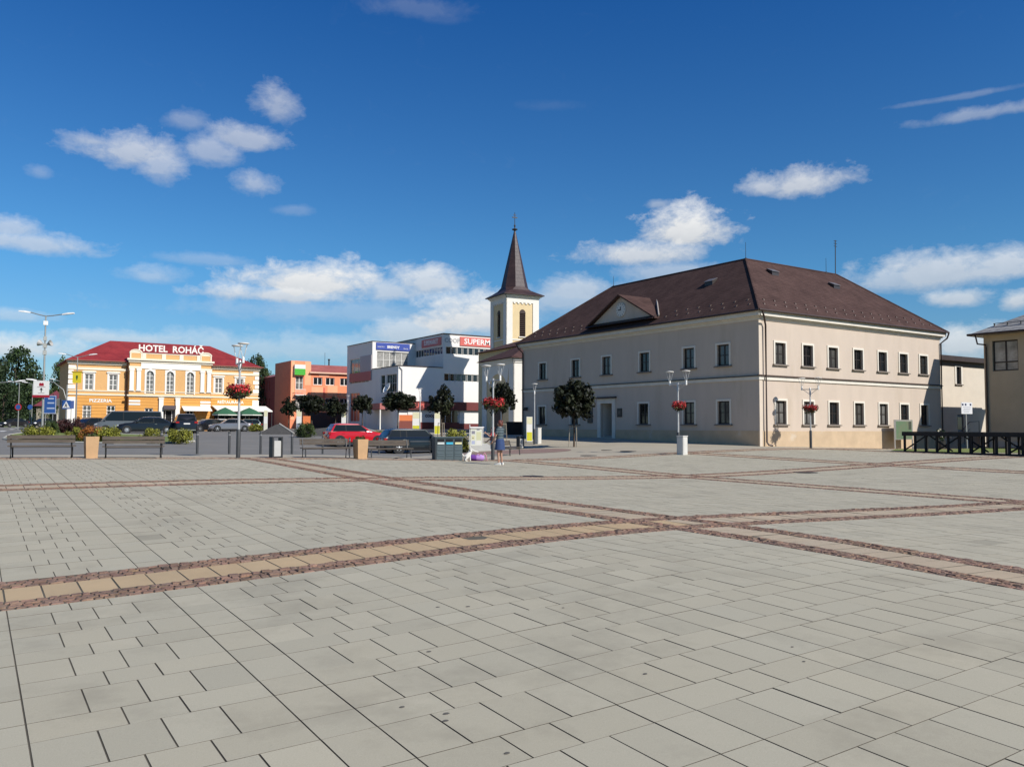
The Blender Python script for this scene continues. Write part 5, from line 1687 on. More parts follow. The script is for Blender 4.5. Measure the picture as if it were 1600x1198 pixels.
# ------------------------------------------------------------------ pale service cabinets
def cabinet(p, label, w, d, h_, rz=0.0):
    o = thing('service_cabinet', label, 'cabinet', tuple(p), rz)
    MB().cbox(-w / 2, w / 2, -d / 2, d / 2, -.1, h_, .015).build('case', mat('pale_cabinet', (0.62, 0.62, 0.60), 0.6, var=0.05, vscale=3), o)
    part(o, 'lid', mat('cabinet_lid', (0.55, 0.55, 0.53), 0.6), lambda b: b.cbox(-w / 2 - .02, w / 2 + .02, -d / 2 - .02, d / 2 + .02, h_ + .001, h_ + .045, .015))
    part(o, 'door_panel', mat('pale_cabinet', (0.62, 0.62, 0.60)), lambda b: b.box(-w / 2 + .05, w / 2 - .05, -d / 2 - .012, -d / 2 - .001, .06, h_ - .06))
    part(o, 'door_panel', mat('pale_cabinet', (0.62, 0.62, 0.60)), lambda b: b.box(-w / 2 - .012, -w / 2 - .001, -d / 2 + .04, d / 2 - .04, .06, h_ - .06))
    return o
cabinet(spot(1066, 710), 'pale service cabinet at the foot of the lamp post', .30, .42, .84)
cabinet(spot(841, 693), 'small pale cabinet beside the yellow information pillar', .28, .34, 1.0)

# ------------------------------------------------------------------ benches
def bench_meshes():
    P = {}
    Lh = .92
    for nm, zz_, y0, y1, tilt in (('a', .80, .30, .335, 0), ('b', .66, .27, .305, 0)):
        P['back_' + nm] = MB().box(-Lh, Lh, y0, y1, zz_ - .085, zz_ + .045).mesh('back_slat', M_WOOD)
    for k in range(3):
        P['seat_%d' % k] = MB().box(-Lh, Lh, -.26 + k * .17, -.26 + k * .17 + .14, .425, .465).mesh('seat_slat', M_WOOD)
    f = MB()
    f.tube([(0, .26, 0), (0, .20, .42), (0, .315, .86)], .024, 6)
    f.tube([(0, -.26, 0), (0, -.22, .42)], .024, 6)
    f.tube([(0, -.26, .42), (0, .21, .42)], .022, 6)
    P['frame'] = f.mesh('leg_frame', M_DKGREY, True)
    g = MB()
    g.tube([(0, -.3, .60), (0, .24, .62)], .02, 6); g.tube([(0, -.24, .42), (0, -.26, .60)], .018, 6)
    P['armrest'] = g.mesh('armrest', M_DKGREY, True)
    P['rail'] = MB().tube([(-Lh + .08, .2, .40), (Lh - .08, .2, .40)], .016, 6).mesh('rail', M_DKGREY)
    return P
BP = bench_meshes()
def bench(p, rz, label):
    o = thing('park_bench', label, 'bench', tuple(p), rz, 'benches along the edge of the square')
    for k in ('back_a', 'back_b'): link('back_slat', BP[k], o)
    for k in range(3): link('seat_slat', BP['seat_%d' % k], o)
    for x in (-.82, .82):
        l_ = link('leg_frame', BP['frame'], o); l_.location = (x, 0, 0)
    link('rail', BP['rail'], o)
    o.scale = (1, 1, .84)
    return o
for (xa, xb, v, rz_, lab) in [(20, 111, 21.0, R(180), 'leftmost wooden bench beside the sandstone planter'), (167, 250, 21.0, R(180), 'wooden bench second from left, below the black saloon'),
                              (474, 545, 21.0, R(0), 'wooden bench in front of the red hatchback'), (576, 641, 21.0, R(0), 'wooden bench in front of the dark estate car')]:
    q = spot((xa + xb) / 2, 715.5)
    bench((q.x, q.y, G(q.x, q.y)), rz_ + R(-6 if rz_ == 0 else -8), lab)
bq = stand(797, 41)
bench(tuple(bq), R(40), 'bench half hidden behind the striped shirt woman')

# ------------------------------------------------------------------ planters, bins, bollards
def planter(p, label, w, h_, seed):
    o = thing('planter', label, 'planter', tuple(p), R(4))
    b = MB()
    b.loft([[(-w * .42, -w * .42, -.02), (w * .42, -w * .42, -.02), (w * .42, w * .42, -.02), (-w * .42, w * .42, -.02)], [(-w * .5, -w * .5, h_), (w * .5, -w * .5, h_), (w * .5, w * .5, h_), (-w * .5, w * .5, h_)],
            [(-w * .44, -w * .44, h_ + .005), (w * .44, -w * .44, h_ + .005), (w * .44, w * .44, h_ + .005), (-w * .44, w * .44, h_ + .005)], [(-w * .42, -w * .42, h_ - .05), (w * .42, -w * .42, h_ - .05), (w * .42, w * .42, h_ - .05), (-w * .42, w * .42, h_ - .05)]])
    b.build('pot', M_PLANT, o)
    cl = ell_clumps(8, w * .36, w * .36, .05, h_ + .02, seed)
    link('plants', leaves('plants', L_GREEN, cl, 260, .10, .06, seed, (.5, 1.3)), o)
    link('blossoms', leaves('blossoms', L_PUR, cl + np.array([0, 0, .03]), 60, .09, .05, seed + 3, (.8, 2.0)), o)
    return o
planter(spot(142, 715.5), 'sandstone coloured planter between the two left benches', .39, .68, 81)
planter(spot(563, 716.5), 'sandstone coloured planter between the two benches by the cars', .44, .73, 82)

def litter_bin(p, label, rz=0.0):
    o = thing('litter_bin', label, 'bin', tuple(p), rz, 'grey litter bins')
    MB().cbox(-.15, .15, -.13, .13, .06, .68, .02).build('body', mat('bin_grey', (0.50, 0.50, 0.49), 0.5, 0.2, var=0.05, vscale=4), o)
    for x in (-.185, .185):
        part(o, 'post', M_DKGREY, lambda b: b.box(x - .03, x + .03, -.14, .14, -.05, .84))
    part(o, 'hood', M_DKGREY, lambda b: b.prism([(-.15, .80), (.15, .80), (.12, .84), (-.12, .84)], 'x', -.154, .154))
    part(o, 'foot', M_DKGREY, lambda b: b.box(-.15, .15, -.1, .1, -.02, .05))
    o.scale = (.95, .95, .9)
    return o
litter_bin(spot(431, 715), 'grey litter bin right of the flower lamp by the bollards', R(10))
litter_bin(spot(813, 701), 'grey litter bin on the round brick patch', R(10))

rp_ = spot(700, 718.5)
rc = thing('recycling_bins', 'slate coloured three part recycling station with coloured flaps', 'recycling bin', tuple(rp_), R(-14))
SLT = mat('slate_paint', (0.075, 0.105, 0.12), 0.5, 0.1, var=0.08, vscale=4)
for k in range(3):
    x0 = -.54 + k * .36
    c = part(rc, 'compartment', SLT, lambda b: b.cbox(x0, x0 + .355, -.24, .24, -.05, .88, .01))
    part(c, 'slot', M_BLACK, lambda b: b.box(x0 + .04, x0 + .315, -.262, -.241, .72, .84))
    part(c, 'flap', [mat('flap_white', (0.55, 0.60, 0.60), .5), mat('flap_blue', (0.05, 0.42, 0.62), .5), mat('flap_yellow', (0.66, 0.62, 0.36), .5)][k], lambda b: b.box(x0 + .04, x0 + .315, -.268, -.241, .63, .715))
    for z_ in (.18, .26, .42, .52):
        part(c, 'louvre', mat('slate_light', (0.11, 0.15, 0.17), .5), lambda b: b.box(x0 + .04, x0 + .315, -.256, -.241, z_, z_ + .03))
part(rc, 'roof', SLT, lambda b: b.box(-.6, .6, -.28, .28, .885, .93))
part(rc, 'side_panel', mat('slate_shaded', (0.018, 0.024, 0.028), .6), lambda b: b.box(-.60, -.545, -.26, .26, -.05, .884))  # shade of the left side put into a darker slate

bm_ = MB().lathe([(.05, -.1), (.05, .86), (.042, .90), (.001, .905)], 12).mesh('post', M_GREY, True)
cm_ = MB().lathe([(.054, .74), (.054, .80)], 12, cap=False).mesh('reflective_band', mat('band_grey', (.22, .22, .23), .4), True)
for px_, lab in ((252, 'grey bollard right behind the second bench'), (308, 'leftmost free standing grey bollard'), (358, 'grey bollard just left of the flower lamp post'), (407, 'grey bollard just left of the litter bin'), (456, 'grey bollard just right of the litter bin'), (504, 'grey bollard behind the bench by the red hatchback'), (546, 'grey bollard left of the right hand planter'), (592, 'grey bollard behind the bench by the estate car')):
    p = spot(px_, 708.5)
    o = thing('bollard', lab, 'bollard', tuple(p), 0, 'row of grey bollards along the road')
    link('post', bm_, o); link('reflective_band', cm_, o)
fr = thing('rail_barrier', 'low steel tube barrier beside the recycling station', 'barrier', tuple(spot(664, 709)), R(-10))
part(fr, 'frame', M_GREY, lambda b: b.tube([(.3, 0, -.05), (.3, 0, .72), (-.9, 0, .72), (-.9, 0, -.05)], .022, 8), smooth=True)
part(fr, 'lower_rail', M_GREY, lambda b: b.tube([(-.9, 0, .16), (.3, 0, .16)], .016, 8))

# ------------------------------------------------------------------ information board and pillars
ip = spot(744, 706)
ib = thing('information_board', 'white framed town information board with map and notices', 'notice board', tuple(ip), R(-22))
part(ib, 'tube_frame', M_WHITE, lambda b: (b.tube([(.30, 0, -.05), (-.1, 0, .06), (-.35, 0, .25), (-.39, 0, .5), (-.39, 0, 1.62)], .024, 8), b.tube([(.39, 0, .45), (.39, 0, 1.50)], .024, 8), b.tube([(-.39, 0, 1.45), (.47, 0, 1.45)], .028, 8)), smooth=True)
pn = part(ib, 'panel', mat('board_white', (0.70, 0.72, 0.62), .5), lambda b: b.box(-.34, .34, -.03, .02, .38, 1.40))
for q, m_ in (((-.28, -.08, 1.06, 1.24), mat('print_grey', (.25, .25, .3), .6)), ((-.28, -.1, .72, .98), mat('print_yellow', (.66, .64, .40), .6)), ((.0, .28, .70, 1.18), mat('print_map', (.62, .63, .40), .6)), ((.0, .28, .42, .66), mat('print_pale', (.74, .74, .70), .6)), ((-.28, -.08, .46, .66), mat('print_blue', (.42, .46, .62), .6)), ((-.25, -.15, .80, .84), mat('print_dark', (.15, .15, .12), .6)), ((.02, .2, 1.28, 1.34), mat('print_grey', (.25, .25, .3), .6))):
    part(pn, 'print', m_, lambda b: b.box(q[0], q[1], -.033 if m_.name != 'print_dark' else -.036, -.0305, q[2], q[3]))
part(pn, 'light_strip', M_WHITE, lambda b: b.box(-.36, .36, -.08, .04, 1.401, 1.44))

def pillar(p, label, w, h_, band, rz=0.0, name='information_pillar'):
    o = thing(name, label, 'information pillar', tuple(p), rz, 'slim information pillars')
    MB().box(-w / 2, w / 2, -.06, .06, -.05, h_).build('body', M_WHITE, o)
    part(o, 'colour_field', band, lambda b: b.box(-w / 2 + .02, w / 2 - .02, -.066, -.061, .1, h_ * .40))
    part(o, 'map_field', mat('pillar_cream', (.72, .70, .48), .5), lambda b: b.box(-w / 2 + .02, w / 2 - .02, -.066, -.061, h_ * .72, h_ - .04))
    part(o, 'foot', M_GREY, lambda b: b.box(-w / 2 - .05, w / 2 + .05, -.12, .12, -.05, .04))
    return o
YG = mat('lime_field', (0.60, 0.58, 0.03), .5)
pillar(spot(827, 691), 'white and lime information pillar beside the single lamp post', .40, 1.72, YG, R(-22))
pillar(stand(650, 72), 'white and lime information pillar near the red supermarket fascia', .62, 1.95, YG, R(-22))
pillar(stand(683, 70), 'slim white and lime pillar beside the narrow dark tree', .48, 1.95, YG, R(-22))
pillar(stand(537, 84), 'white pillar left of the supermarket before the orange building', .46, 2.1, mat('pillar_white2', (.66, .64, .55), .5), R(-22))
pillar(stand(415, 84), 'narrow white pillar before the dark red wall', .36, 2.2, mat('pillar_white2', (.66, .64, .55), .5), R(-22))
pillar(stand(467, 82), 'white poster pillar under the dark trees by the orange building', .50, 2.2, mat('poster_blue', (.25, .28, .36), .5), R(-22))
bb = thing('orange_banner', 'orange advertising banner on a stand under the trees', 'banner', tuple(stand(479, 82)), R(-22))
part(bb, 'cloth', mat('banner_orange', (.78, .22, .07), .7), lambda b: b.box(-.36, .36, -.03, .03, .75, 1.6))
part(bb, 'stand', M_STEEL, lambda b: (b.tube([(-.3, 0, -.05), (-.3, 0, 1.6)], .03, 6), b.tube([(.3, 0, -.05), (.3, 0, 1.6)], .03, 6)))
bb = thing('orange_banner', 'orange and white banner beside the supermarket pillars', 'banner', tuple(stand(636, 84)), R(-22))
part(bb, 'cloth', mat('banner_orange', (.78, .22, .07), .7), lambda b: b.box(-.8, .8, -.03, .03, 1.15, 1.75))
part(bb, 'lower_cloth', mat('banner_brown', (.25, .07, .05), .7), lambda b: b.box(-.8, .8, -.025, .025, .35, 1.149))
part(bb, 'stand', M_STEEL, lambda b: (b.tube([(-.85, 0, -.05), (-.85, 0, 1.8)], .03, 6), b.tube([(.85, 0, -.05), (.85, 0, 1.8)], .03, 6)))

# ------------------------------------------------------------------ stone mounds
M_COBD = mat('dark_cobble', (0.06, 0.058, 0.056), 0.85, var=0.25, vscale=6, bump=0.8, bscale=30)
def mound(pts, D, depth, label, m=M_COBD, coping=None, rz=R(-28)):
    """stone faced raised bed: outline given by pixels at depth D, standing face towards the square, falling away behind"""
    base = spot(*pts[0])
    D = (base - CAM).dot(-CB)
    o = thing('stone_mound', label, 'mound', tuple(base), rz)
    prof = []
    x0 = pts[0][0]
    for px_, py_ in pts:
        prof.append(((px_ - x0) * D / FOC / math.cos(R(33) + rz), 1.6 + (666 - py_) * D / FOC - base.z))
    pr = [(x, max(z, .03)) for x, z in prof]
    b = MB()
    b.loft([[(pr[0][0], 0, -.4)] + [(x, 1.5 * z, z) for x, z in pr] + [(pr[-1][0], 0, -.4)], [(pr[0][0], depth, -.4)] + [(x, depth + 1.5 * z, z * .6) for x, z in pr] + [(pr[-1][0], depth, -.4)]])
    b.build('stone_face', m, o)
    if coping:
        a_, c_ = pr[coping[0]], pr[coping[1]]
        part(o, 'coping', M_KERB, lambda b: b.tube([(a_[0], 1.5 * a_[1], a_[1] + .02), (c_[0], 1.5 * c_[1], c_[1] + .02)], .07, 6))
    part(o, 'planting', M_GRASS, lambda b: b.poly([(pr[0][0] + .3, .6, .1)] + [(x, .5 + 1.5 * z, z + .01) for x, z in pr[1:-1]] + [(pr[-1][0] - .2, .6, .1)]), fix=False)
    return o
mound([(404, 678), (415, 670.5), (426, 664), (431, 663), (458, 678)], 60, 3, 'pointed grey stone mound with pale sloping edge', coping=(3, 4))
mound([(456, 681), (478, 672), (522, 666.5), (524, 683)], 58, 3, 'long grey stone mound left of the red hatchback')
mound([(560, 686), (562, 668.5), (606, 681), (608, 686)], 60, 3, 'stone mound with pale edge behind the red hatchback', coping=(1, 2))
mound([(690, 700), (700, 684), (716, 683.5), (731, 697), (732, 702)], 42, 2, 'grey stone mound between recycling station and information board', coping=(2, 3))
mound([(724, 706), (726, 692), (762, 692.5), (771, 699), (772, 707)], 36.5, 1.2, 'pale concrete block under the information board', m=mat('pale_concrete', (.42, .42, .40), .85, var=.08, vscale=3, bump=.3))

# ------------------------------------------------------------------ vehicles
tyre_m = MB(Matrix.Rotation(R(90), 4, 'X')).lathe([(.20, -.10), (.29, -.11), (.325, -.07), (.325, .07), (.29, .11), (.20, .10)], 22, cap=False).mesh('tyre', M_RUB, True)
def rim_mesh(m, n):
    b = MB(Matrix.Rotation(R(90), 4, 'X'))
    b.lathe([(.215, .055), (.205, .10), (.19, .085), (.185, .05)], 22, cap=False)
    b.lathe([(.06, .04), (.06, .095), (.03, .105), (.001, .105)], 12)
    for k in range(n):
        b.box(-.026, .026, .04, .20, .055, .09, M=Matrix.Rotation(k * 2 * math.pi / n, 4, 'Z'))
    return b.mesh('rim', m, True)
M_ALLOY = mat('alloy', (0.62, 0.62, 0.63), 0.3, 0.8)
M_ALLOYD = mat('alloy_dark', (0.16, 0.16, 0.165), 0.3, 0.8)
back_m = MB(Matrix.Rotation(R(90), 4, 'X')).lathe([(.21, .03), (.21, .045), (.001, .045)], 18).mesh('brake_disc', mat('brake_dark', (.03, .03, .03), .6), True)
rims = {5: rim_mesh(M_ALLOY, 5), 7: rim_mesh(M_ALLOY, 7), 9: rim_mesh(M_ALLOY, 10)}
M_CGLASS = mat('car_glass', (0.010, 0.013, 0.013), 0.06, spec=0.35)
M_LAMPW = mat('headlamp', (0.62, 0.64, 0.66), 0.12, 0.3)
M_LAMPR = mat('tail_lamp', (0.36, 0.01, 0.012), 0.15)
M_PLATE = mat('number_plate', (0.72, 0.72, 0.70), 0.5)
M_CHROME = mat('chrome', (0.62, 0.62, 0.63), 0.12, 1.0)
KIND = {  # lower body: (x, z top, half width), greenhouse xr0,xr1,xf1,xf0, belt z, wheels xr,xf
    'hatch': dict(b=[(0, .40, .80), (.015, .60, .90), (.06, .655, .955), (.2, .655, 1), (.5, .645, 1), (.70, .64, .985), (.78, .62, .975), (.88, .575, .95), (.955, .50, .88), (.992, .40, .76), (1, .30, .70)], g=(.035, .115, .50, .72), wh=(.185, .815), belt=.64),
    'wagon': dict(b=[(0, .38, .84), (.012, .58, .92), (.05, .645, .96), (.2, .65, 1), (.5, .64, 1), (.68, .63, .985), (.78, .60, .975), (.90, .545, .94), (.965, .47, .86), (.994, .38, .76), (1, .30, .70)], g=(.02, .10, .54, .70), wh=(.19, .81), belt=.63),
    'sedan': dict(b=[(0, .42, .80), (.012, .60, .88), (.04, .66, .94), (.14, .68, .98), (.3, .665, 1), (.6, .655, 1), (.72, .645, .985), (.82, .61, .97), (.92, .54, .92), (.972, .45, .83), (.995, .36, .76), (1, .30, .72)], g=(.10, .29, .55, .735), wh=(.185, .815), belt=.64),
    'suv': dict(b=[(0, .38, .84), (.012, .58, .92), (.05, .63, .965), (.2, .635, 1), (.5, .63, 1), (.70, .625, .99), (.80, .60, .98), (.91, .56, .94), (.97, .48, .86), (.995, .38, .78), (1, .30, .72)], g=(.025, .10, .56, .735), wh=(.19, .81), belt=.62),
    'van': dict(b=[(0, .40, .92), (.006, .52, .96), (.03, .545, .985), (.3, .545, 1), (.6, .54, 1), (.82, .53, .985), (.89, .50, .97), (.955, .44, .91), (.99, .34, .80), (1, .24, .74)], g=(.0, .02, .735, .90), wh=(.20, .83), belt=.535)}
def car(px_, D, heading, label, kind, L_, W_, H_, paint, spokes=5, name='car', cat='car', glass_side=True, base=None, win_chrome=False, rear_dark=False):
    p = base or stand(px_, D)
    o = thing(name, label, cat, tuple(p), heading, 'parked vehicles')
    K = KIND[kind]
    hw = W_ / 2
    b = MB()
    rings = []
    zlo = .19
    for (fx, fz, fw) in K['b']:
        x = fx * L_ - L_ / 2; zt = fz * H_; w = fw * hw
        zb = zlo + (.10 if fx < .02 or fx > .97 else 0)
        zm = zb + (zt - zb) * .45
        rings.append([(x, -w * .90, zb), (x, -w, zb + .10), (x, -w * 1.0, zm), (x, -w * .965, zt - .07), (x, -w * .88, zt), (x, 0, zt + .02), (x, w * .88, zt), (x, w * .965, zt - .07), (x, w * 1.0, zm), (x, w, zb + .10), (x, w * .90, zb)])
    b.loft(rings)
    body = b.build('body', paint, o, smooth=True)
    xr0, xr1, xf1, xf0 = [v * L_ - L_ / 2 for v in K['g']]
    zb = K['belt'] * H_ - .03
    wb, wt = hw * .90, hw * (.70 if kind != 'van' else .80)
    zr = H_
    def ybelt(z): return wb + (wt - wb) * (z - zb) / (zr - zb)
    def ring(x, zt):
        zt = max(zt, zb + .02)
        k = .72
        zk = zb + (zt - zb) * k
        return [(x, -wb, zb), (x, -ybelt(zk), zk), (x, -ybelt(zt) * .97, zt - .035 * (zt - zb)), (x, -ybelt(zt) * .80, zt), (x, 0, zt + .015), (x, ybelt(zt) * .80, zt), (x, ybelt(zt) * .97, zt - .035 * (zt - zb)), (x, ybelt(zk), zk), (x, wb, zb)]
    xm = (xr1 + xf1) / 2
    g = MB()
    g.loft([ring(xr0, zb + .02), ring(xr0 + (xr1 - xr0) * .55, zb + (zr - zb) * .58), ring(xr1, zr - .05), ring(xr1 + .25, zr - .012), ring(xm + .1, zr), ring(xf1, zr - .03), ring(xf1 + (xf0 - xf1) * .45, zb + (zr - zb) * .60), ring(xf0, zb + .02)])
    g.build('cabin', paint, o, smooth=True)
    # glazing laid on the cabin
    def xwin_f(z): return xf0 + (xf1 - xf0) * (z - zb) / (zr - .03 - zb)
    def xwin_r(z): return xr0 + (xr1 - xr0) * (z - zb) / (zr - .05 - zb)
    z0, z1 = zb + .055, zr - .115
    xp = xm - .02 * L_ if kind != 'van' else xf1 - .16 * L_
    cuts = [(xwin_r(z0) + .12, xwin_r(z1) + .10, xp - .03, xp - .03), (xp + .02, xp + .02, xwin_f(z0) - .16, xwin_f(z1) - .05)]
    if kind in ('wagon', 'suv'):
        xq = xr1 + .55
        cuts = [(xwin_r(z0) + .14, xwin_r(z1) + .10, xq - .02, xq - .02), (xq + .02, xq + .02, xp - .03, xp - .03), cuts[1]]
    if glass_side:
        for s in (-1, 1):
            m_ = MB(); m_.poly([(cuts[0][0] - .03, s * (ybelt(z0 - .02) + .006), z0 - .02), (cuts[-1][2] + .04, s * (ybelt(z0 - .02) + .006), z0 - .02), (cuts[-1][3] + .02, s * (ybelt(z1 + .02) + .006), z1 + .02), (cuts[0][1] - .03, s * (ybelt(z1 + .02) + .006), z1 + .02)])
            m_.build('pillar_trim', M_RUB, o, fix=False)
            for (a0_, a1_, c0_, c1_) in cuts:
                y0_, y1_ = ybelt(z0) + .012, ybelt(z1) + .012
                m_ = MB(); m_.poly([(a0_, s * y0_, z0), (c0_, s * y0_, z0), (c1_, s * y1_, z1), (a1_, s * y1_, z1)])
                m_.build('side_window', M_CGLASS, o, fix=False)
            if win_chrome:
                tr = MB()
                tr.tube([(cuts[0][0] - .05, s * (ybelt(z0) + .015), z0 - .02), (cuts[-1][2] + .05, s * (ybelt(z0) + .015), z0 - .02), (cuts[-1][3] + .02, s * (ybelt(z1) + .015), z1 + .02), (cuts[0][1], s * (ybelt(z1) + .015), z1 + .02), (cuts[0][0] - .05, s * (ybelt(z0) + .015), z0 - .02)], .016, 5)
                tr.build('window_trim', M_CHROME, o)
    for nm, fx_, off in (('windscreen', xwin_f, 1), ('rear_window', xwin_r, -1)):
        m_ = MB()
        za, zc = (zb + .05, zr - .13)
        m_.poly([(fx_(za) + off * .012, -ybelt(za) * .88, za + .02), (fx_(za) + off * .012, ybelt(za) * .88, za + .02), (fx_(zc) + off * .014, ybelt(zc) * .84, zc + .02), (fx_(zc) + off * .014, -ybelt(zc) * .84, zc + .02)])
        m_.build(nm, M_CGLASS, o, fix=False)
    # wheels, arches
    ws = (.325 if kind != 'suv' else .36)
    for fx_ in K['wh']:
        x = fx_ * L_ - L_ / 2
        for s in (-1, 1):
            a_ = MB(Matrix.Translation((x, s * (hw - .004), ws)) @ Matrix.Rotation(R(90 * s), 4, 'X'))
            a_.lathe([(ws * 1.17, .05), (ws * 1.17, -.007), (ws * .2, -.007)], 22)
            a_.build('wheel_arch', M_RUB, o)
            w_ = link('wheel', tyre_m, o)
            w_.location = (x, s * (hw - .085), ws); w_.rotation_euler = (0, 0, 0 if s < 0 else math.pi)
            w_.scale = (ws / .325,) * 3
            link('rim', rims[spokes], w_); link('brake_disc', back_m, w_)
    xr, xf = -L_ / 2, L_ / 2
    zl = .53 * H_ if kind != 'van' else .42 * H_
    for s in (-1, 1):
        part(o, 'headlight', M_LAMPW, lambda b: b.loft([[(xf - .30, s * hw * .93, zl - .12), (xf - .30, s * hw * .93, zl), (xf - .26, s * hw * .80, zl + .01), (xf - .26, s * hw * .80, zl - .12)], [(xf - .07, s * hw * .80, zl - .15), (xf - .10, s * hw * .78, zl - .05), (xf - .05, s * hw * .52, zl - .05), (xf - .03, s * hw * .52, zl - .15)]]))
        part(o, 'tail_light', M_LAMPR, lambda b: b.box(xr - .005, xr + .16, s * hw * .66 if s > 0 else -hw * .955, s * hw * .66 if s < 0 else hw * .955, zl - .02, zl + .12))
        part(o, 'mirror', paint, lambda b: b.lathe([(.02, -.07), (.085, -.03), (.085, .04), (.03, .08)], 8, c=(xwin_f(z0) - .28, s * (hw * .98)), z=zb + .10, sy=.9, sx=.7))
        part(o, 'door_handle', M_CHROME if win_chrome else paint, lambda b: b.box(xp - .28, xp - .10, s * hw * .985 - .012, s * hw * .985 + .012, zb - .11, zb - .08))
        part(o, 'sill', M_RUB, lambda b: b.box(K['wh'][0] * L_ - L_ / 2 + .42, K['wh'][1] * L_ - L_ / 2 - .42, s * hw - .03 if s > 0 else -hw - .006, s * hw + .006 if s > 0 else -hw + .03, .175, .245))
    part(o, 'number_plate', M_PLATE, lambda b: b.box(xr - .02, xr - .002, -.26, .26, .46 * H_, .46 * H_ + .11))
    part(o, 'number_plate', M_PLATE, lambda b: b.box(xf + .002, xf + .02, -.26, .26, .27, .38))
    part(o, 'rear_bumper', M_RUB if not rear_dark else M_CHROME, lambda b: b.box(xr - .012, xr + .1, -hw * .78, hw * .78, .24, .34))
    part(o, 'grille', M_RUB, lambda b: b.box(xf - .06, xf + .006, -hw * .42, hw * .42, .36, .50))
    part(o, 'underbody', M_RUB, lambda b: b.box(xr + .2, xf - .2, -hw * .86, hw * .86, .14, .20))
    return o
def paint(name, rgb, rough=0.22, metal=0.0):
    return mat(name, rgb, rough, metal, coat=0.5, spec=0.35)
CR_ = R(-32.9)     # direction of the camera's right hand in plan
car(556, 55.5, R(-6), 'red hatchback parked behind the bench', 'hatch', 4.05, 1.72, 1.48, paint('red_paint', (0.50, 0.010, 0.018)), 7)
car(652, 51, R(-6), 'dark navy estate car behind the right hand bench', 'wagon', 4.70, 1.78, 1.46, paint('navy_paint', (0.006, 0.009, 0.014)), 5, win_chrome=True)
car(229, 74, R(174), 'long black saloon with chrome window trim', 'sedan', 5.15, 1.9, 1.48, paint('black_paint', (0.008, 0.008, 0.010)), 9, win_chrome=True)
car(200, 79.5, R(174), 'dark grey long van behind the black saloon', 'van', 5.9, 1.95, 2.05, paint('grey_van_paint', (0.10, 0.115, 0.13), .3), 5, name='van', cat='van')
car(288.5, 75, R(83), 'black sports utility seen from behind beside the saloon', 'suv', 4.6, 1.90, 1.72, paint('black_paint2', (0.010, 0.010, 0.012)), 5, rear_dark=True)
car(360, 93, R(172), 'dark silver saloon behind the flower lamp post', 'sedan', 4.6, 1.8, 1.45, paint('silver_paint', (0.26, 0.25, 0.27), .2, .5), 5)
car(320, 97, R(205), 'black hatchback with front towards the hotel road', 'hatch', 4.2, 1.75, 1.45, paint('black_paint3', (0.010, 0.010, 0.012)), 5)
car(333, 102, R(172), 'white hatchback parked close to the hotel', 'hatch', 4.3, 1.75, 1.50, paint('white_car_paint', (0.62, 0.62, 0.62)), 5)
car(381, 98, R(172), 'dark teal hatchback right behind the silver saloon', 'hatch', 4.0, 1.7, 1.45, paint('teal_paint', (0.02, 0.06, 0.07)), 5)
car(136, 93, R(215), 'black hatchback parked below the pizzeria windows', 'hatch', 4.1, 1.75, 1.5, paint('black_paint4', (0.012, 0.012, 0.012)), 5)
car(158, 96, R(215), 'dark purple hatchback half hidden behind the van bonnet', 'hatch', 4.1, 1.75, 1.46, paint('plum_paint', (0.06, 0.015, 0.04)), 5)
for px_, D, lab in ((21, 135, 'approaching dark car on the road at the far left'), (67, 140, 'small dark car on the road behind the blue sign')):
    car(px_, D, CR_ + R(250), lab, 'sedan', 4.5, 1.8, 1.45, paint('dark_far_paint', (0.02, 0.02, 0.022)), 5)

# ------------------------------------------------------------------ street lights and road signs on the left
M_POLE = mat('grey_pole', (0.36, 0.37, 0.36), 0.5, 0.4, var=0.08, vscale=3)
def head_box(b, p, d, s=1.0):
    d = Vector(d).normalized()
    up = Vector((0, 0, 1))
    n_ = d.cross(up).normalized()
    p = Vector(p)
    for (t0, t1, w, h0, h1) in ((0, .9 * s, .14 * s, -.06 * s, .07 * s),):
        ring0 = [p + n_ * w * .5 + up * h0, p - n_ * w * .5 + up * h0, p - n_ * w * .3 + up * h1 * .6, p + n_ * w * .3 + up * h1 * .6]
        ring1 = [p + d * t1 * .5 + n_ * w + up * h0, p + d * t1 * .5 - n_ * w + up * h0, p + d * t1 * .5 - n_ * w * .6 + up * h1, p + d * t1 * .5 + n_ * w * .6 + up * h1]
        ring2 = [p + d * t1 + n_ * w * .8 + up * h0, p + d * t1 - n_ * w * .8 + up * h0, p + d * t1 - n_ * w * .5 + up * h1 * .5, p + d * t1 + n_ * w * .5 + up * h1 * .5]
        b.loft([[tuple(q) for q in r] for r in (ring0, ring1, ring2)])
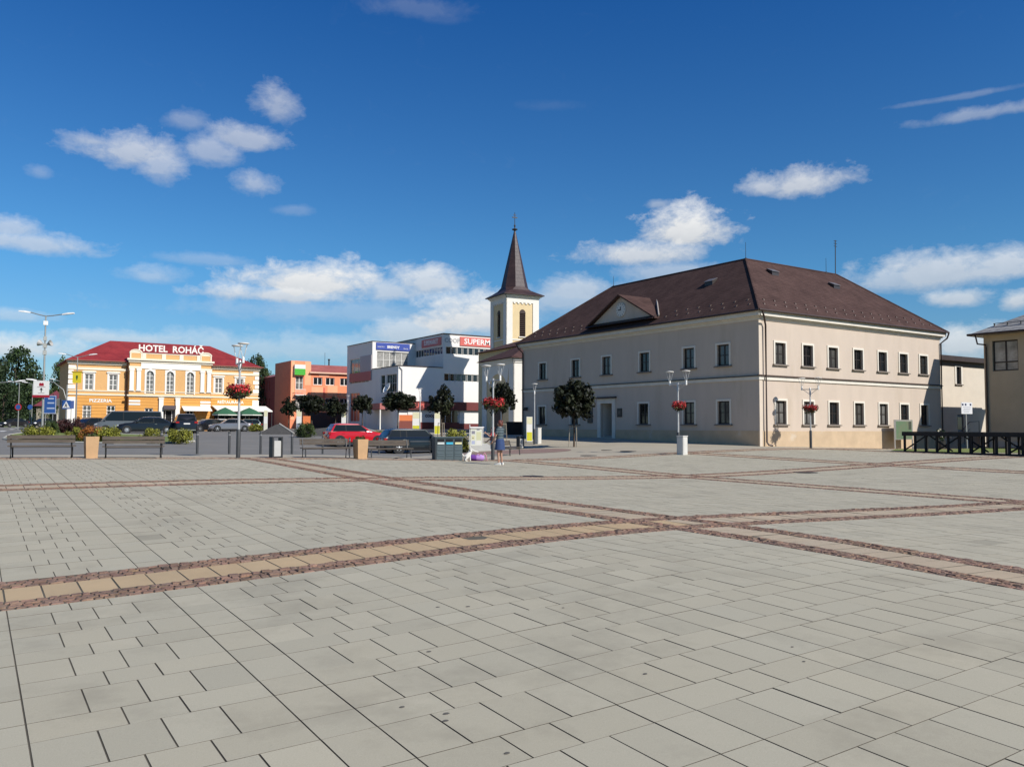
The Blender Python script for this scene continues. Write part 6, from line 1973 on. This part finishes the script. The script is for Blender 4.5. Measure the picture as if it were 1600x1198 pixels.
def street_light(px_, D, top_y, arms, label, head=1.0, rad=(.09, .05), curve=False):
    p = stand(px_, D)
    o = thing('street_light', label, 'street light', tuple(p), 0, 'street lights along the road')
    H_ = 1.6 + (666 - top_y) * D / FOC - p.z
    lean = CR * 0
    part(o, 'pole', M_POLE, lambda b: b.tube([(0, 0, -.1), (0, 0, H_ * .5), (0, 0, H_)], [rad[0], rad[0] * .8, rad[1]], 10), smooth=True)
    r_ = Vector((math.cos(CR_), math.sin(CR_), 0))
    for (dx, dy) in arms:
        e = r_ * (dx * D / FOC) + Vector((0, 0, dy * D / FOC))
        a_ = Vector((0, 0, H_ - .05))
        if curve:
            pts = [a_ - Vector((0, 0, 1.6)), a_ - Vector((0, 0, .5)) + e * .12, a_ + e * .45 + Vector((0, 0, .1)), a_ + e]
        else:
            pts = [a_, a_ + e * .4 - Vector((0, 0, .02)), a_ + e]
        part(o, 'arm', M_POLE, lambda b: b.tube([tuple(q) for q in pts], [.04] * len(pts), 7), smooth=True)
        part(o, 'lamp_head', M_WHITE, lambda b: head_box(b, a_ + e, r_ * (1 if dx > 0 else -1) + Vector((0, 0, .12)), head))
    return o
sl1 = street_light(66, 64, 494, [(-24, 6), (26, 3)], 'tall double armed street light carrying loudspeakers and advert sign')
H1_ = 1.6 + (666 - 494) * 64 / FOC - sl1.location.z
for s in (-1, 1):
    part(sl1, 'loudspeaker', mat('speaker_grey', (.40, .40, .40), .5), lambda b: b.lathe([(.05, 0), (.09, .12), (.24, .36), (.26, .36), (.10, .1)], 12, cap=False), M=Matrix.Translation((s * .12, -.05, H1_ - 2.25)) @ Matrix.Rotation(CR_, 4, 'Z') @ Matrix.Rotation(R(70 * s), 4, 'Y'))
for z_, w_ in ((-.75, .16), (-1.95, .11), (-2.5, .14), (-3.05, .13)):
    part(sl1, 'junction_box', M_WHITE if z_ > -1 else M_POLE, lambda b: b.box(-w_, w_, -.1, .1, H1_ + z_, H1_ + z_ + .32))
ad = thing('advert_sign', 'white advert sign with red logo and black arrow on the tall street light', 'sign', (sl1.location.x, sl1.location.y, sl1.location.z), CR_ + R(6))
az0, az1 = 1.6 + (666 - 622) * 64 / FOC - sl1.location.z, 1.6 + (666 - 597) * 64 / FOC - sl1.location.z
part(ad, 'panel', M_WHITE, lambda b: b.box(-.68, .46, -.16, -.10, az0 + .14, az1))
part(ad, 'red_strip', mat('advert_red', (.34, .015, .03), .5), lambda b: b.box(-.73, .51, -.17, -.09, az0 - .05, az0 + .139))
part(ad, 'logo', mat('advert_red', (.34, .015, .03)), lambda b: (b.box(-.26, .08, -.166, -.161, az1 - .40, az1 - .22), b.prism([(-.26, az1 - .22), (-.20, az1 - .14), (-.09, az1 - .19), (.02, az1 - .14), (.08, az1 - .22)], 'y', -.166, -.161)))
part(ad, 'arrow', mat('print_black', (.02, .02, .02), .5), lambda b: (b.prism([(-.09, az0 + .70), (-.22, az0 + .54), (.04, az0 + .54)], 'y', -.166, -.161), b.box(-.125, -.055, -.166, -.161, az0 + .36, az0 + .5399)))
part(ad, 'bracket', M_POLE, lambda b: b.box(-.1, .1, -.10, .04, az0 + .2, az0 + .5))
for z_, w_ in ((az1 - .50, .30), (az0 + .26, .24)):
    part(ad, 'small_print', mat('print_grey2', (.3, .25, .26), .6), lambda b: b.box(-.09 - w_, -.09 + w_, -.164, -.161, z_, z_ + .045))
street_light(118, 88, 559, [(-18, 5), (18, 4)], 'slim double armed street light in front of the hotel corner', .9)
street_light(28, 105, 600, [(-8, 2)], 'single armed street light by the far left kerb', .9, (.07, .045))
street_light(49, 120, 602, [(-8, 3)], 'single armed street light right of the far left one', .9, (.07, .045))
street_light(-40, 80, 602, [(62, 5)], 'street light whose arm reaches in from the left edge', 1.0)
street_light(103, 82, 603, [(-48, 8)], 'curved arm street light beside the zebra crossing sign', 1.1, curve=True)
street_light(94, 118, 598, [(-10, 4)], 'small street light behind the zebra crossing sign', .8, (.07, .045))

def road_sign(px_, D, label, w, cy, hgt, m, posts=(0,), name='road_sign', extra=None):
    p = stand(px_, D)
    o = thing(name, label, 'road sign', tuple(p), CR_, 'road signs')
    zc = 1.6 + (666 - cy) * D / FOC - p.z
    for x in posts:
        part(o, 'post', M_POLE, lambda b: b.tube([(x, .03, -.1), (x, .03, zc + hgt * .45)], .035, 8))
    pl = part(o, 'plate', m, lambda b: b.cbox(-w / 2, w / 2, -.03, .0, zc - hgt / 2, zc + hgt / 2, .006))
    if extra: extra(pl, zc)
    return o
def ex_dir(pl, zc):
    part(pl, 'border', M_WHITE, lambda b: (b.box(-.62, .62, -.036, -.0305, zc + .88, zc + .92), b.box(-.62, .62, -.036, -.0305, zc - .92, zc - .88), b.box(-.62, -.58, -.036, -.0305, zc - .88, zc + .88), b.box(.58, .62, -.036, -.0305, zc - .88, zc + .88)))
    for z_, w_ in ((.55, .3), (.1, .35), (-.45, .4)):
        part(pl, 'legend', mat('sign_pale', (.45, .52, .66), .5), lambda b: b.box(-w_ + .1, w_ + .1, -.035, -.0305, zc + z_, zc + z_ + .14))
road_sign(77, 86, 'blue direction sign on two posts by the road', 1.28, 634, 1.9, M_BLUE, (-.45, .3), extra=ex_dir)
def ex_cross(pl, zc):
    part(pl, 'white_triangle', M_WHITE, lambda b: b.prism([(-.36, zc - .30), (.36, zc - .30), (0, zc + .34)], 'y', -.036, -.0305))
    part(pl, 'walker', mat('print_black', (.02, .02, .02)), lambda b: (b.prism([(-.04, zc + .06), (.04, zc + .06), (.10, zc - .24), (.03, zc - .24), (0, zc - .1), (-.1, zc - .24), (-.15, zc - .22)], 'y', -.041, -.0365), b.lathe([(.001, -.002), (.05, 0), (.001, .002)], 8, c=(0, -.039), z=zc + .12)))
road_sign(102.5, 78, 'blue zebra crossing sign at the hotel corner', .82, 634, .82, M_BLUE, extra=ex_cross)
road_sign(110, 84, 'second blue road sign just right of the zebra crossing sign', .6, 634, .8, mat('blue_sign_pale', (.09, .14, .38), .5))
def ex_yel(pl, zc):
    part(pl, 'symbol', mat('print_green', (.06, .12, .03), .5), lambda b: (b.box(-.09, .09, -.036, -.0305, zc - .10, zc + .16), b.box(-.05, .05, -.036, -.0305, zc - .26, zc - .101)))
    part(pl, 'header', mat('yellow_dark', (.45, .30, .02), .5), lambda b: b.box(-.5, .5, -.036, -.0305, zc + .42, zc + .55))
road_sign(118, 76, 'yellow square sign high on a post before the hotel', .80, 591, 1.05, M_YEL, extra=ex_yel)
def disc_sign(px_, D, cy, r, m, m2, label):
    p = stand(px_, D)
    o = thing('round_sign', label, 'road sign', tuple(p), CR_, 'road signs')
    zc = 1.6 + (666 - cy) * D / FOC - p.z
    part(o, 'post', M_POLE, lambda b: b.tube([(0, .03, -.1), (0, .03, zc + r)], .035, 8))
    MM = Matrix.Translation((0, 0, zc)) @ Matrix.Rotation(R(90), 4, 'X')
    d_ = part(o, 'plate', m, lambda b: b.lathe([(r, 0), (r, .03), (.001, .031)], 20), M=MM)
    part(d_, 'field', m2, lambda b: b.lathe([(r * .72, .032), (r * .72, .036), (.001, .036)], 20), M=MM)
    return o
disc_sign(27.5, 104, 638, .42, M_RED, M_BLUE, 'round red and blue no stopping sign at the far left')
disc_sign(46, 112, 638, .34, M_BLUE, M_BLUE, 'small round blue sign on the far left pavement')
disc_sign(91, 90, 630, .4, mat('sign_back', (.20, .20, .18), .6), mat('sign_back2', (.16, .16, .14), .6), 'grey back of a round sign beside the blue sign')
ub = thing('utility_box', 'pale concrete utility box under the zebra crossing sign', 'cabinet', tuple(stand(97, 80)), CR_)
part(ub, 'case', mat('pale_box', (.48, .47, .43), .8, var=.08, vscale=3), lambda b: b.cbox(-.35, .35, -.25, .25, -.1, .75, .02))
part(ub, 'lid', mat('pale_box_lid', (.40, .39, .36), .8), lambda b: b.box(-.38, .38, -.28, .28, .751, .80))
hb = thing('red_roofed_house', 'small house with dark red roof behind the hotel corner', 'house', tuple(stand(96, 150)), R(0))
part(hb, 'wall', mat('house_wall', (.30, .27, .22), .9), lambda b: b.box(-4, 2.0, 0, 8, -.3, 3.6))
part(hb, 'roof', mat('maroon_roof', (.17, .02, .04), .6), lambda b: b.prism([(-4.5, 3.601), (2.5, 3.601), (-1, 6.4)], 'y', -.5, 8.5))
wq = part(hb, 'window', M_BLACK, lambda b: b.box(-2, -.8, -.05, -.002, 1, 2.2))
part(wq, 'frame', M_WHITEFR, lambda b: (b.box(-2.08, -2.001, -.06, -.002, .95, 2.25), b.box(-.799, -.72, -.06, -.002, .95, 2.25)))

# ------------------------------------------------------------------ hotel terrace parasols
def parasol(px_, D, label, w):
    p = stand(px_, D)
    o = thing('parasol', label, 'parasol', tuple(p), 0, 'green parasols on the hotel terrace')
    part(o, 'canopy', mat('green_cloth', (.03, .12, .06), .85, var=.1, vscale=2), lambda b: (b.lathe([(w, 2.15), (w * .98, 2.25), (w * .5, 2.7), (.05, 3.05)], 8), b.lathe([(w, 1.98), (w, 2.149)], 8, cap=False)))
    part(o, 'pole', M_POLE, lambda b: b.tube([(0, 0, 0), (0, 0, 3.1)], .03, 6))
    part(o, 'white_band', HWH, lambda b: b.lathe([(w + .01, 2.02), (w + .01, 2.12)], 8, cap=False))
    return o
parasol(351, 108, 'left green parasol on the hotel terrace', 1.6)
parasol(389, 110, 'right green parasol at the end of the terrace', 1.75)

# ------------------------------------------------------------------ right side: stage, notice board, sign, steps
sg0, sg1 = spot(1414, 705.5), spot(1606, 713)
dv = (sg1 - sg0); ang = math.atan2(dv.y, dv.x); LN = math.hypot(dv.x, dv.y)
st_ = thing('stage_platform', 'black timber stage platform with braced posts at the right', 'stage', tuple(sg0), ang)
slope = (sg1.z - sg0.z) / LN
BT = mat('black_timber', (0.014, 0.012, 0.011), 0.8, var=.3, vscale=4, bump=.3, bscale=30)
dk = .98
nplank = 14
for k in range(nplank):
    part(st_, 'deck_plank', BT, lambda b: b.box(-.1, LN + 1.2, -.08 + k * .14, .05 + k * .14, dk, dk + .05))
part(st_, 'edge_beam', BT, lambda b: b.box(-.1, LN + 1.2, -.09, -.02, dk - .16, dk - .002))
part(st_, 'bottom_beam', BT, lambda b: b.box(-.05, LN + 1.2, -.06, .06, -.3 + min(0, slope * LN) * .5, .07 + min(0, slope * LN) * .5))
npst = 13
for k in range(npst):
    x = k * (LN + 1.0) / (npst - 1)
    for y in (0, 1.7):
        part(st_, 'post', BT, lambda b: b.box(x - .045, x + .045, y - .045, y + .045, -.5, dk - .003))
for k in range(0, npst - 1, 3):
    x0, x1 = k * (LN + 1) / (npst - 1), (k + 2) * (LN + 1) / (npst - 1)
    part(st_, 'brace', BT, lambda b: b.tube([(x0, .03, .1), (x1, .03, dk - .15)], .04, 4))
    part(st_, 'brace', BT, lambda b: b.tube([(x1 + .2, .03, dk - .15), (min(x1 + .2 + x1 - x0, LN + 1), .03, .1)], .04, 4))
nbq = at(1412, 690, 1) - CAM
nbq = CAM + nbq * ((23.75 - CAM.y) / nbq.y)
nbp = Vector((nbq.x, nbq.y, G(nbq.x, nbq.y)))
NBD = (nbp - CAM).dot(-CB)
nb_ = thing('notice_board', 'green display board on posts before the town hall wall', 'notice board', tuple(nbp), R(2))
def nbz(y): return 1.6 + (669 - y) * NBD / FOC - nbp.z
for x in (-1.05, 1.05):
    part(nb_, 'post', M_STEEL, lambda b: b.box(x - .03, x + .03, -.03, .03, -.15, nbz(656)))
part(nb_, 'case', mat('case_grey', (.34, .34, .32), .5, .3), lambda b: b.box(-1.02, 1.02, -.05, .05, nbz(687), nbz(656)))
part(nb_, 'green_map', mat('green_map', (.10, .20, .12), .35, rgb2=(.17, .19, .13), vscale=1.5), lambda b: b.box(-.94, .9, -.056, -.0505, nbz(686), nbz(658.5)))
for k in range(4):
    part(nb_, 'notice', mat('dark_notice', (.05, .055, .05), .4), lambda b: b.box(.52, .84, -.062, -.0565, nbz(671) + k * .13, nbz(671) + k * .13 + .10))
spp = stand(1511, 51)
sp2 = thing('project_sign', 'white project information sign on a single post', 'sign', tuple(spp), R(-8))
def spz(y): return 1.6 + (669.5 - y) * 51 / FOC - spp.z
part(sp2, 'post', M_STEEL, lambda b: b.tube([(0.02, .03, -.15), (-.03, .03, spz(632))], .028, 8))
pl_ = part(sp2, 'panel', mat('sign_face', (.70, .71, .76), .5), lambda b: b.box(-.50, .48, -.03, 0, spz(647), spz(629)))
for x in (-.38, -.12, .32):
    part(pl_, 'crest', mat('crest_dark', (.03, .04, .10), .5), lambda b: b.box(x - .07, x + .07, -.036, -.0305, spz(634), spz(631)))
for k in range(4):
    part(pl_, 'text_line', mat('text_grey', (.35, .36, .42), .5), lambda b: b.box(-.36 + .05 * (k % 2), .36 - .06 * k, -.034, -.0305, spz(637 + k * 2.4), spz(636.2 + k * 2.4)))
stp = spot(1462, 703)
sts = thing('entrance_steps', 'dark entrance steps with handrail at the town hall end', 'steps', (56.2, 23.2, G(56.2, 23.2)), R(-3))
for k in range(5):
    part(sts, 'step', M_STEPS, lambda b: b.box(.0 + k * .3, .3 + k * .3 if k < 4 else 2.6, .0, 1.2, -.2, .2 + k * .17))
part(sts, 'handrail', M_DKGREY, lambda b: (b.tube([(-.1, -.05, .0), (-.1, -.05, .95), (1.3, -.05, 1.85), (2.4, -.05, 1.9), (2.4, -.05, .8)], .025, 6), b.tube([(-.1, -.05, .5), (1.3, -.05, 1.35)], .018, 6), b.tube([(.65, -.05, .3), (.65, -.05, 1.45)], .02, 6)))
grs, _p = blob_sheet('lawn_strip', [(1392, 704), (1440, 705.5), (1500, 706.5), (1610, 708), (1640, 702), (1540, 699.5), (1470, 700.5), (1400, 701.5)], .012, M_GRASS, 'structure')
wf = thing('flower_pot', 'dark pot of white and yellow flowers behind the stage corner', 'flower pot', tuple(stand(1470, 53)), 0)
part(wf, 'pot', M_DKGREY, lambda b: b.lathe([(.2, -.05), (.28, .5), (.25, .5), (.2, .45)], 12))
link('foliage', leaves('foliage', L_DEEP, ell_clumps(10, .25, .25, .35, .85, 90), 350, .16, .1, 90, (.5, 1.2)), wf)
link('white_blooms', leaves('white_blooms', leafmat('white_petal', (.75, .75, .70)), ell_clumps(6, .22, .22, .35, 1.0, 91), 90, .08, .08, 91, (.9, 1.1)), wf)

# ------------------------------------------------------------------ people and a dog
def skin_mesh(name, verts, edges, radii, m, parent, root=0, sub=2):
    me = bpy.data.meshes.new(name)
    me.from_pydata(verts, edges, [])
    o = link(name, me, parent)
    sk = o.modifiers.new('Skin', 'SKIN')
    sk.use_smooth_shade = True
    lay = me.skin_vertices[0].data if len(me.skin_vertices) else None
    if lay is None:
        bm = bmesh.new(); bm.from_mesh(me); bm.verts.layers.skin.verify(); bm.to_mesh(me); bm.free()
        lay = me.skin_vertices[0].data
    for k, r in enumerate(radii):
        lay[k].radius = (r, r) if not isinstance(r, tuple) else r
        lay[k].use_root = (k == root)
    ss = o.modifiers.new('Subdivision', 'SUBSURF')
    ss.levels = ss.render_levels = sub
    # bake to a plain mesh
    dg = bpy.context.evaluated_depsgraph_get(); dg.update()
    nm = bpy.data.meshes.new_from_object(o.evaluated_get(dg))
    o.modifiers.clear()
    o.data = nm
    nm.materials.clear(); nm.materials.append(m)
    nm.polygons.foreach_set('use_smooth', [True] * len(nm.polygons))
    return o

SKIN = mat('skin', (0.42, 0.24, 0.17), 0.55, var=.05, vscale=8)
def person(p, rz, label, height, arms, legs, top, bottom, hairm, shoem, skirt=True, sleeves=.17):
    """figure facing local +y; arms / legs give joint positions (metres, for a 1.65 m body)"""
    o = thing('person', label, 'person', tuple(p), rz)
    s = height / 1.65
    o.scale = (s, s, s)
    V = []; E_ = []; Rr = []
    def add(p_, r, to=None):
        V.append(p_); Rr.append(r)
        if to is not None: E_.append((to, len(V) - 1))
        return len(V) - 1
    pel = add((0, 0, .90), (.145, .10))
    sp1 = add((0, .005, 1.04), (.125, .09), pel)
    ch_ = add((0, .0, 1.22), (.145, .10), sp1)
    up = add((0, -.01, 1.34), (.12, .08), ch_)
    nk = add((0, -.005, 1.42), .05, up)
    hd = add((0, .015, 1.49), (.068, .078), nk)
    h2 = add((0, .02, 1.56), (.078, .094), hd)
    add((0, .012, 1.625), (.052, .062), h2)
    add((0, .125, 1.53), .014, h2)                        # nose
    for sx in (-1, 1):
        add((sx * .088, .0, 1.545), .014, h2)             # ear
        sh, el_, wr = arms[0 if sx < 0 else 1]
        a = add(sh, .052, up)
        b_ = add(el_, .038, a)
        c = add(wr, .027, b_)
        d = (Vector(wr) - Vector(el_)).normalized()
        pm = add(tuple(Vector(wr) + d * .06), (.034, .018), c)
        side = d.cross(Vector((1, 0, 0)) if abs(d.x) < .8 else Vector((0, 0, 1))).normalized()
        for k, ln in enumerate((.068, .078, .072, .056)):
            off = side * (k - 1.5) * .018
            q = Vector(wr) + d * .10 + off
            f1 = add(tuple(q), .0085, pm)
            f2 = add(tuple(q + d * ln * .5 + Vector((-sx * .006, 0, 0))), .008, f1)
            add(tuple(q + d * ln + Vector((-sx * .018, 0, 0))), .007, f2)
        t1 = add(tuple(Vector(wr) + d * .045 + side * .04), .010, pm)
        add(tuple(Vector(wr) + d * .085 + side * .06), .008, t1)
        hp, kn, an, toe = legs[0 if sx < 0 else 1]
        a = add(hp, .082, pel)
        b_ = add(kn, .054, a)
        c = add(an, .036, b_)
        add(toe, .034, c)
    skin_mesh('body', V, E_, Rr, SKIN, o)
    def ell(z, rx, ry, y=0.0, n=16):
        return [(rx * math.cos(2 * math.pi * k / n), y + ry * math.sin(2 * math.pi * k / n), z) for k in range(n)]
    t = MB()
    t.loft([ell(.93, .185, .135), ell(1.02, .165, .125), ell(1.14, .165, .125), ell(1.26, .18, .13), ell(1.34, .165, .115), ell(1.39, .10, .085), ell(1.42, .07, .07)])
    for sx, ar in ((-1, arms[0]), (1, arms[1])):
        sh, el_ = Vector(ar[0]), Vector(ar[1])
        d = el_ - sh
        t.tube([tuple(sh - d.normalized() * .05 - Vector((sx * .05, 0, -.01))), tuple(sh), tuple(sh + d * (sleeves / d.length))], [.07, .072, .064], 10)
    t.build('shirt', top, o, smooth=True)
    bt = MB()
    if skirt:
        bt.loft([ell(1.0, .165, .125), ell(.92, .195, .145), ell(.75, .215, .17), ell(.56, .235, .19), ell(.555, .225, .18)])
    else:
        bt.loft([ell(1.0, .165, .125), ell(.92, .19, .14), ell(.84, .195, .15)])
        for sx, lg in ((-1, legs[0]), (1, legs[1])):
            hp, kn = Vector(lg[0]), Vector(lg[1])
            bt.tube([tuple(hp + Vector((0, 0, .06))), tuple(hp + (kn - hp) * .45), tuple(hp + (kn - hp) * .85)], [.105, .10, .09], 10)
    bt.build('skirt' if skirt else 'shorts', bottom, o, smooth=True)
    h_ = MB()
    n = 14
    rr = []
    for z, rx, ry, y in ((1.47, .055, .045, -.055), (1.52, .092, .085, -.03), (1.58, .098, .098, -.012), (1.635, .085, .085, -.005), (1.672, .045, .05, -.005), (1.68, .01, .01, -.005)):
        rr.append([(rx * math.cos(2 * math.pi * k / n), y + ry * math.sin(2 * math.pi * k / n), z) for k in range(n)])
    h_.loft(rr)
    h_.lathe([(.001, -.05), (.04, -.03), (.045, .01), (.025, .045), (.001, .05)], 10, c=(0, -.09), z=1.62)
    h_.build('hair', hairm, o, smooth=True)
    for sx, lg in ((-1, legs[0]), (1, legs[1])):
        an, toe = Vector(lg[2]), Vector(lg[3])
        d = (toe - an); d.z = 0; d.normalize()
        sd = Vector((-d.y, d.x, 0))
        sh = MB()
        rg = []
        for t_, w_, hz in ((-.075, .03, .07), (-.03, .04, .09), (.06, .045, .07), (.14, .045, .05), (.185, .02, .035)):
            q = Vector((an.x, an.y, 0)) + d * t_
            rg.append([tuple(q + sd * w_ + Vector((0, 0, .002))), tuple(q - sd * w_ + Vector((0, 0, .002))), tuple(q - sd * w_ * .8 + Vector((0, 0, hz))), tuple(q + sd * w_ * .8 + Vector((0, 0, hz)))])
        sh.loft(rg)
        sh.build('shoe', shoem, o, smooth=True)
    for sx in (-1, 1):
        part(o, 'eye', mat('eye_dark', (.02, .015, .012), .3), lambda b: b.lathe([(.001, -.008), (.010, 0), (.001, .008)], 8, c=(sx * .033, .106), z=1.545))
    part(o, 'mouth', mat('lips', (.30, .10, .09), .5), lambda b: b.box(-.024, .024, .098, .108, 1.487, 1.497))
    return o
def stripes(name, c1, c2, sc):
    m = bpy.data.materials.new(name); m.use_nodes = True
    t = m.node_tree; b = t.nodes['Principled BSDF']; b.inputs['Roughness'].default_value = .85
    tcn = t.nodes.new('ShaderNodeTexCoord'); sp = t.nodes.new('ShaderNodeSeparateXYZ'); t.links.new(tcn.outputs['Object'], sp.inputs[0])
    k = vmath(t, 'GREATER_THAN', vmath(t, 'FRACT', vmath(t, 'MULTIPLY', sp.outputs[2], sc)), .74)
    mx = t.nodes.new('ShaderNodeMixRGB'); mx.inputs[1].default_value = (*c1, 1); mx.inputs[2].default_value = (*c2, 1)
    t.links.new(k, mx.inputs[0]); t.links.new(mx.outputs[0], b.inputs['Base Color'])
    return m
LEGS = [((-.085, 0, .86), (-.095, .02, .47), (-.10, -.01, .08), (-.11, .12, .035)), ((.085, 0, .86), (.10, .01, .47), (.115, -.02, .08), (.15, .10, .035))]
wp = spot(781, 726)
person(wp, R(28), 'woman in navy striped shirt and blue skirt standing by the lamp', 1.60,
       [((-.165, -.01, 1.33), (-.22, .06, 1.08), (-.20, .20, .90)), ((.165, -.01, 1.33), (.20, .05, 1.08), (.15, .22, .93))], LEGS,
       stripes('striped_jersey', (.012, .022, .030), (.22, .28, .28), 17), mat('denim_blue', (.028, .055, .15), .9, var=.15, vscale=12), mat('auburn_hair', (.13, .035, .022), .6), mat('white_shoe', (.75, .75, .73), .6))
p2 = stand(769.5, 35.5)
person((p2.x, p2.y, p2.z), R(60), 'person in red top and white shorts behind the lamp pole', 1.36,
       [((-.165, -.01, 1.33), (-.28, .14, 1.18), (-.34, .30, 1.32)), ((.165, -.01, 1.33), (.22, .06, 1.08), (.18, .24, .95))], LEGS,
       mat('red_jersey', (.35, .03, .03), .85), mat('white_shorts', (.66, .66, .66), .85), mat('dark_red_hair', (.10, .025, .02), .6), mat('grey_shoe', (.30, .30, .31), .7), skirt=False)

dp = spot(731.5, 720.5)
dog = thing('dog', 'small fluffy white dog sitting beside the recycling station', 'dog', tuple(dp), R(-20))
dv_ = []; de_ = []; dr_ = []
def dadd(p_, r, to=None):
    dv_.append(p_); dr_.append(r)
    if to is not None: de_.append((to, len(dv_) - 1))
    return len(dv_) - 1
rump = dadd((-.11, 0, .14), .095)
back = dadd((-.03, 0, .22), .09, rump)
chest = dadd((.05, 0, .28), .085, back)
neck = dadd((.08, 0, .36), .06, chest)
head = dadd((.09, 0, .43), (.078, .074), neck)
sn = dadd((.15, 0, .42), .036, head); dadd((.172, 0, .415), .026, sn)
tl = dadd((-.20, 0, .20), .03, rump); dadd((-.23, .0, .30), .026, tl)
for sx in (-1, 1):
    f1 = dadd((.06, sx * .05, .20), .036, chest); f2 = dadd((.07, sx * .055, .09), .027, f1); f3 = dadd((.075, sx * .055, .025), .027, f2); dadd((.105, sx * .055, .02), .024, f3)
    h1 = dadd((-.05, sx * .085, .13), .05, rump); h2_ = dadd((-.14, sx * .09, .06), .03, h1); h3 = dadd((-.10, sx * .09, .022), .024, h2_); dadd((-.03, sx * .09, .02), .022, h3)
    e1 = dadd((.085, sx * .065, .455), .028, head); dadd((.08, sx * .085, .40), .022, e1)
FUR = mat('white_fur', (.72, .71, .68), .9, var=.08, vscale=30, bump=.8, bscale=60)
skin_mesh('body', dv_, de_, dr_, FUR, dog)
part(dog, 'nose', M_BLACK, lambda b: b.lathe([(.001, -.012), (.014, 0), (.001, .012)], 8, c=(.192, 0), z=.42))
for sx in (-1, 1):
    part(dog, 'eye', M_BLACK, lambda b: b.lathe([(.001, -.008), (.009, 0), (.001, .008)], 8, c=(.155, sx * .03), z=.45))
bp_ = spot(746, 720)
bag = thing('duffel_bag', 'purple duffel bag with pink straps lying on the paving', 'bag', tuple(bp_), R(-26))
PUR = mat('purple_cloth', (.17, .05, .34), .8, var=.2, vscale=9); LIL = mat('lilac_cloth', (.42, .24, .60), .8, var=.1, vscale=9); PNK = mat('pink_strap', (.60, .28, .36), .8)
part(bag, 'body', PUR, lambda b: b.lathe([(.02, -.30), (.09, -.29), (.125, -.24), (.13, -.05), (.001, -.05)], 14), smooth=True, M=Matrix.Translation((0, 0, .125)) @ Matrix.Rotation(R(90), 4, 'Y'))
part(bag, 'top_panel', LIL, lambda b: b.lathe([(.001, -.05), (.132, -.05), (.135, .10), (.12, .22), (.08, .27), (.001, .28)], 14), smooth=True, M=Matrix.Translation((0, 0, .13)) @ Matrix.Rotation(R(90), 4, 'Y'))
part(bag, 'strap', PNK, lambda b: b.tube([(.20, -.06, .22), (.27, -.08, .33), (.34, -.05, .22), (.36, .0, .06), (.36, .03, .02)], .022, 7), smooth=True)
part(bag, 'strap', PNK, lambda b: b.tube([(-.1, -.1, .22), (0, -.14, .29), (.1, -.1, .23)], .014, 6), smooth=True)
